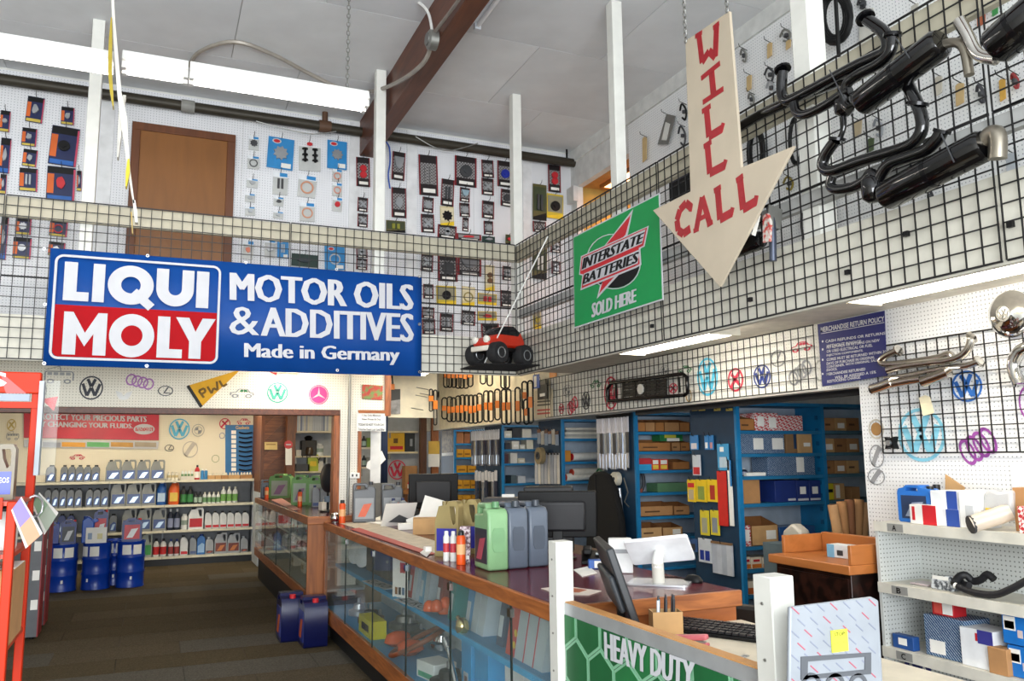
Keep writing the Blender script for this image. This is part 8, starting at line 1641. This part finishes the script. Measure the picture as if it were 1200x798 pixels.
boxthing('carton', 'white printed carton lying in the wooden tray', 'box', 4.05, 4.05, .987, .22, .1, .08, M('#dfe6ea', .5), -PI/2+.1, (('f', 0, .25, 0, 1, M('#7ab0d0', .5), 'blue_end'), ('f', .35, .55, .2, .6, DGREY, 'barcode'))); sheet('loose papers lying in the wooden tray', [(972, 650), (985, 647), (994, 651), (985, 654)], .987, PAPER)
for i, (u0, u1, v0) in enumerate(((979, 992, 592), (991, 1001, 588), (1002, 1009, 586), (1011, 1022, 586), (1020, 1030, 590))):
    pb2 = at(1014+i*2, 650, 'y', 4.42); pt_ = at((u0+u1)/2, v0, 'y', 4.52); t = T('kraft_roll', 'brown kraft paper roll behind wooden tray, %s' % nth(i, 5), 'paper roll', (pb2.x, 4.58, .6), 0, 'kraft rolls'); d_v = Vector((pt_.x-pb2.x, .02, pt_.z-.6)); B().tube([(0, 0, 0), d_v], [.03, .035], 12).build('roll', M(('#b58a5e', '#a5764a', '#8a5a3a', '#b98a5c', '#c09468')[i], .8), t); B().tube([d_v*.985, d_v*1.002], .024, 10).build('opening', M('#5a3a24', .9), t)
kb_ = T('roll_bin', 'grey bin holding the kraft paper rolls', 'bin', (4.3, 4.62, 0)); B().lathe([(.2, 0), (.22, .6), (.235, .61)], 20, sx=1.2, sy=.5).build('body', DGREY, kb_); B().lathe([(.24, .6), (.24, .63)], 20, sx=1.2, sy=.5).build('rim', BLACK, kb_)
t = T('clear_bag', 'clear bag of fittings behind tray left of kraft rolls', 'bag', (4.42, 4.9, .98), -PI/2); B().prism([(-.12, 0), (.1, 0), (.09, .1), (0, .15), (-.09, .09)], -.05, .05).build('bag', M('#b9b4a8', .3), t, bevel=.02); B().box(-.2, .2, -.15, .15, -.98, 0).build('stand', M('#5a6a70', .5), t)
# ---------------------------------------------------------------- low desk with green banner in the foreground
DX, DY0, DY1 = CX, 1.80, 2.98
dk = T('service_desk', 'low service desk boxed in behind a green banner', 'desk', (DX, DY0, 0))
B().box(.03, .85, 0, DY1-DY0, .9, .94).build('desk_top', M('#cfc6b2', .5), dk, bevel=.003); B().box(.01, .03, 0, DY1-DY0, 0, 1.075).build('front_panel', M('#b58a5a', .6), dk)
B().box(-.004, .036, .0, DY1-DY0, 1.075, 1.083).build('panel_cap', M('#c08a50', .6), dk); B().box(-.008, .008, .0, DY1-DY0, 1.035, 1.079).build('metal_strip', M('#b9bcbe', .35, .5), dk)
for x in (.05, .8): B().box(x, x+.04, .04, .08, 0, .9).build('leg', GALV, dk)
PZ = Plane('x', DX-.006, 662, 798); bn_ = T('heavy_duty_banner', 'green honeycomb heavy duty banner on desk front', 'banner', (PZ.o.x, DY1-.02, .45), -PI/2); bl_ = DY1-DY0-.04; bh = .585
B().box(0, bl_, -.003, .003, 0, bh).build('field', M('#0d3a26', .4), bn_, smooth=False)
hexr = .105; b = B(); HXM = []
for r_ in range(6):
    for c_ in range(8):
        cx__ = c_*hexr*1.75+(hexr*.875 if r_ % 2 else 0); cz__ = bh-.02-r_*hexr*1.5
        for rad, mi in ((hexr*.99, 0), (hexr*.88, 1)):
            pts = [(cx__+rad*math.sin(k_*PI/3), cz__+rad*math.cos(k_*PI/3)) for k_ in range(6)]
            pts = [(min(max(x, 0), bl_), min(max(z, 0), bh)) for x, z in pts]
            xs_ = [p[0] for p in pts]; zs_ = [p[1] for p in pts]
            if max(xs_)-min(xs_) < .03 or max(zs_)-min(zs_) < .03: continue
            B().prism(pts, -.004-.0012*mi, -.003).build('hexagon_outline' if mi == 0 else 'hexagon', M('#7fb592', .4) if mi == 0 else (M('#155a30', .5) if (r_+c_) % 3 else M('#1f6c3a', .5)), bn_, smooth=False)
def qd(*p):
    out = []
    for u, v in p: a = at(u, v, 'x', DX-.006); out.append((DY1-.02-a.y, a.z-.45))
    return out
qmap('HEAVY DUTY', qd((711, 740), (816, 776), (815, 808), (712, 772)), -.008, SIGNW, bn_, bold=0, heavy=.012)
for i, (u, vt, y) in enumerate(((668, 633, 3.0), (912, 673, 1.765))):
    z = at(u, vt, 'y', y).z; t = T('desk_post', 'white wooden post at %s end of service desk' % ('far', 'near')[i], 'post', (CX+.0, y, 0), 0, 'desk posts'); s_ = .035
    B().box(-s_-.005, s_, -s_, s_, 0, z).build('shaft', M('#cfcfc8', .6, var=.05), t, bevel=.003)
    for k_ in range(5): B().lathe([(.004, 0), (.004, .003)], 8).build('screw', GALV, t, (-s_-.006, 0, z-.07-.14*k_)).rotation_euler = (0, -PI/2, 0)
zd = .941
mn = T('monitor', 'thin black monitor seen edge on over the service desk', 'monitor', (1.72, 2.88, zd), -.95+PI/2+.55, 'monitors'); B().prismz(rrect(-.1, .1, -.08, .08, .02), 0, .012).build('base', BLACK, mn); B().box(-.02, .02, .0, .03, .01, .14).build('stand', BLACK, mn)
o = B().box(-.23, .23, -.018, .012, 0, .3).build('housing', M('#1d2024', .45), mn, (0, -.01, .08), bevel=.006); o.rotation_euler = (-.32, 0, 0); o = B().box(-.2, .2, .012, .035, .06, .2).build('back_cover', M('#33373c', .5), mn, (0, -.01, .08), bevel=.01); o.rotation_euler = (-.32, 0, 0); o = B().box(-.215, .215, -.0195, -.0175, .015, .285).build('screen', M('#0a0c10', .1), mn, (0, -.01, .08)); o.rotation_euler = (-.32, 0, 0)
B().tube([(.02, .03, .08), (.05, .06, .04), (.03, .1, .01)], .006, 6, sub=3).build('blue_plug', M('#2a4ad0', .4), mn)
kb2 = T('keyboard', 'black computer keyboard on the service desk', 'keyboard', (2.1, 2.78, zd), -1.1+.05); B().prismx([(-.08, 0), (.08, 0), (.08, .028), (-.08, .012)], -.225, .225).build('body', BLACK, kb2, bevel=.003)
me_ = None
for r_ in range(5):
    for c_ in range(15):
        if me_ is None: o = B().box(-.0115, .0115, -.0105, .0105, 0, .009).build('key', M('#1c1c20', .5), kb2, bevel=0); me_ = o.data
        else: o = part('key', me_, None, kb2)
        o.location = (-.2+c_*.0285, -.06+r_*.029, .015+r_*.0032)
pb3 = T('pen_box', 'small cardboard box of pens on the service desk', 'pen holder', (1.92, 2.9, zd), -.35); 
for a_ in ((-.06, .06, -.04, -.036), (-.06, .06, .036, .04), (-.06, -.056, -.036, .036), (.056, .06, -.036, .036)): B().box(*a_, 0, .085).build('wall', CARD2, pb3)
B().box(-.056, .056, -.036, .036, 0, .004).build('bottom', CARD2, pb3)
for i, (x, y, c_) in enumerate(((-.03, .01, '#1fa0c8'), (-.01, -.015, '#2a2a2e'), (.01, .02, '#2a2a30'), (.03, -.01, '#1a1a1e'), (.04, .015, '#3a3a40'), (-.045, -.01, '#dfe2e4'))):
    t = T('pen', '%s pen in the cardboard pen box, %s from left' % ({'#1fa0c8': 'bright blue', '#dfe2e4': 'white'}.get(c_, 'black'), ORD[i]), 'pen', (1.92+x, 2.9+y, zd+.006), 0, 'pens'); B().cyl((0, 0, 0), (.012, .01, .12), .006, 8).build('barrel', M(c_, .4), t); B().cyl((.012, .01, .12), (.0135, .011, .135), .004, 8).build('clip_end', DGREY, t)
sp = T('stapler', 'pink stapler lying beside the pen box', 'stapler', (1.88, 2.68, zd), -1.0); B().box(-.07, .07, -.018, .018, 0, .012).build('base', M('#c9606a', .4), sp, bevel=.004); o = B().box(-.065, .07, -.016, .016, 0, .02).build('arm', M('#d06e76', .4), sp, (0, 0, .016), bevel=.006); o.rotation_euler = (0, -.12, 0); B().box(-.05, .06, -.008, .008, .012, .018).build('magazine', STEEL, sp)
t = T('desk_clutter', 'shiny keys and clips beside the keyboard', 'keys', (1.88, 2.42, zd), .4); B().tube([(.02*math.cos(a), .02*math.sin(a), .004) for a in [k*PI/5 for k in range(10)]], .003, 5, True).build('ring', STEEL, t); B().prismz([(.02, -.006), (.08, -.012), (.085, .01), (.02, .008)], 0, .003).build('key', STEEL, t)
ch = T('office_chair', 'black office chair tucked behind the service desk', 'chair', (2.8, 3.42, 0), -1.1); ch.scale = (1, 1, .9); B().prism(rrect(-.23, .23, .62, .99, .14), -.03, .04).build('backrest', M('#1b1612', .5), ch, bevel=.02); B().box(-.25, .25, -.5, -.04, .44, .52).build('seat', M('#1b1612', .5), ch, bevel=.03); B().cyl((0, -.26, .1), (0, -.26, .44), .03, 10).build('column', GALV, ch)
for k_ in range(5): a = k_*2*PI/5; B().cyl((0, -.26, .08), (.28*math.cos(a), -.26+.28*math.sin(a), .035), .02, 8).build('base_arm', BLACK, ch)
B().box(-.02, .02, -.04, .0, .46, .66).build('back_bracket', BLACK, ch)
# gasket set in a clear pack, and the ledge it stands on
PK_ = Plane('y', 1.62, 980, 798); ld = T('low_stand', 'low cream stand at the near end of the service desk', 'stand', (PK_.o.x, 1.7, 0)); zl = PK_.o.z-.06
B().box(-.1, .3, -.1, .0, zl-.03, zl).build('top', CRM, ld, bevel=.004); B().box(-.08, .28, -.08, -.01, 0, zl-.03).build('body', M('#c9c6ba', .5), ld); o = 0
gk = T('gasket_pack', 'clear printed pack with head gasket and yellow sticker', 'gasket pack', (PK_.o.x, 1.62, zl+.001)); sh_ = PK_.o.z-zl
def kq(*p): return [(x, z+sh_) for x, z in PK_.Q(*p)]
q = kq((926, 712), (1022, 700), (1030, 704), (1035, 798)); q = [q[0], q[1], q[2], q[3], (q[3][0], .0), (kq((925, 798))[0][0], 0), kq((925, 798))[0]]
B().prism(q, 0, .012).build('pack', M('#868b91', .4, var=.08), gk, bevel=.004)
for i in range(7):
    for j in range(7):
        u, v = 932+i*15+(j % 2)*7, 716+j*14-i*1.6
        if u < 1028: x, z = kq((u, v))[0]; B().prism([(x-.012, z+.008), (x+.01, z-.01), (x+.012, z-.008), (x-.01, z+.01)], -.001, 0).build('print_mark', M('#74798a' if (i+j) % 3 else '#a04a5c', .5), gk, smooth=False)
x, z = kq((983, 751))[0]; B().box(x-.026, x+.026, -.004, -.001, z-.026, z+.026).build('yellow_sticker', M('#d8dc3a', .5), gk); lettering('STOP!', x-.018, -.005, z+.012, .036, .009, M('#5a5a20', .5), gk, bold=.02); B().box(x-.02, x+.02, -.0048, -.004, z-.006, z-.003).build('sticker_line', M('#9a9a3a', .5), gk)
G_ = M('#4e5156', .5); gq = kq((938, 770), (1020, 765), (1020, 790), (938, 797)); o = [(gq[0][0], gq[0][1]), gq[1], gq[2], gq[3]]; cxg = sum(p[0] for p in o)/4; czg = sum(p[1] for p in o)/4
B().prism(keyhole(o, [(cxg+(x-cxg)*.82, czg+(z-czg)*.6) for x, z in o]), -.003, -.0005).build('gasket', G_, gk, smooth=False)
for u in (950, 978, 1005): x, z = kq((u, 805))[0]; B().ann(x, z, .022, .032, -.003, -.0005, 20).build('gasket_ring', G_, gk)
# cream case corner right of the pack
t = T('storage_box', 'cream plastic storage box right of gasket pack', 'box', (2.52, 2.36, .73), 0); B().box(-.13, .12, -.08, .3, -.0, .1).build('lid', CRM, t, bevel=.012); B().box(-.11, .1, -.06, .27, -.2, .0).build('body', M('#3a3f8a', .5), t); B().box(-.1, .08, -.05, .25, -.73, -.2).build('stand', M('#8a8a86', .5), t)
# ---------------------------------------------------------------- back office seen past the cream panel
YO = 13.88
for i, v in enumerate((505, 529.5)):
    p0 = at(453, v, 'y', YO-.2); p1 = at(490, v, 'y', YO-.2); t = T('wall_shelf', '%s cream shelf on grey office wall' % ('upper', 'lower')[i], 'shelf', p0); B().box(0, p1.x-p0.x, 0, .2, -.03, 0).build('board', M('#ddd2b0', .6), t); B().box(.05, .08, .02, .2, -.12, -.03).build('bracket', GALV, t)
zo = at(465, 529.5, 'y', YO-.2).z
x0, x1, z0, z1 = fity(454, 507, 474, 529, YO-.15); boxthing('carton', 'yellow ignition parts carton on office shelf', 'box', (x0+x1)/2, YO-.1, zo+.001, x1-x0, .12, z1-zo, M('#d8a81e', .5), 0, (('f', .15, .9, .12, .3, RED, 'name_print'), ('f', .35, .6, .45, .7, M('#6a4a10', .5), 'picture')))
x0, x1, z0, z1 = fity(474.5, 508, 486, 528, YO-.15); boxthing('carton', 'dark carton beside yellow one on office shelf', 'box', (x0+x1)/2, YO-.1, zo+.001, x1-x0, .12, z1-zo, M('#24282a', .5), 0, (('f', .5, .75, .3, .7, M('#8a8f94', .4), 'picture'),))
emblem('vw', 455, 539, 476, 562, 'y', YO+.01, E_RED, 'red round V over W emblem on grey office wall')
x0, x1, z0, z1 = fity(474, 546, 488, 574, YO-.3); boxthing('carton', 'tall brown carton on the office desk', 'box', (x0+x1)/2, YO-.25, at(480, 574, 'y', YO-.3).z, x1-x0, .2, z1-z0, CARD, 0)
pd0 = at(472, 574, 'y', YO-.5); pd1 = at(511, 574, 'y', YO-.5); t = T('office_desk', 'wooden desk in the back office', 'desk', (pd0.x, YO-.55, 0)); B().box(0, pd1.x-pd0.x, 0, .5, pd0.z-.07, pd0.z).build('top', wood('#a8703a', '#8a5526', 'X', 3), t)
for x in (.03, pd1.x-pd0.x-.08): B().box(x, x+.05, .03, .45, 0, pd0.z-.07).build('leg', wood('#8a5526', '#6a3c1a', 'Z', 3), t)
put(RB, at(481, 570, 'y', YO-.45).x, YO-.45, pd0.z, .1, .16, 'red and orange bottle on the office desk', 'bottle', 'desk bottles'); put(KB, at(490, 570, 'y', YO-.45).x, YO-.45, pd0.z, .1, .22, 'black bottle on the office desk', 'bottle', 'desk bottles')
p0 = at(496.5, 530, 'y', 13.2); struct(B().box(p0.x-.05, p0.x+.05, 13.2, 13.3, 0, LOWC).build('trim_11', wood('#5a3418', '#43250f', 'Z')), 'dark brown post in the back office')
p0 = at(510, 545, 'y', 13.35); struct(B().box(p0.x-.06, p0.x+.06, 13.35, 13.42, 0, LOWC).build('trim_12', wood('#a5612c', '#7d461e', 'Z')), 'orange brown door frame in the back office')
PV = Plane('y', 13.3, 508, 547); t = T('calendar', 'yellow and white wall calendar in the back office', 'calendar', PV.o); B().prism(PV.Q((502, 532), (515, 532), (515, 547), (502, 547)), -.004, 0).build('date_page', PAPER, t); B().prism(PV.Q((502, 517), (515, 517), (515, 532), (502, 532)), -.005, 0).build('picture', M('#d6ae4a', .5), t)
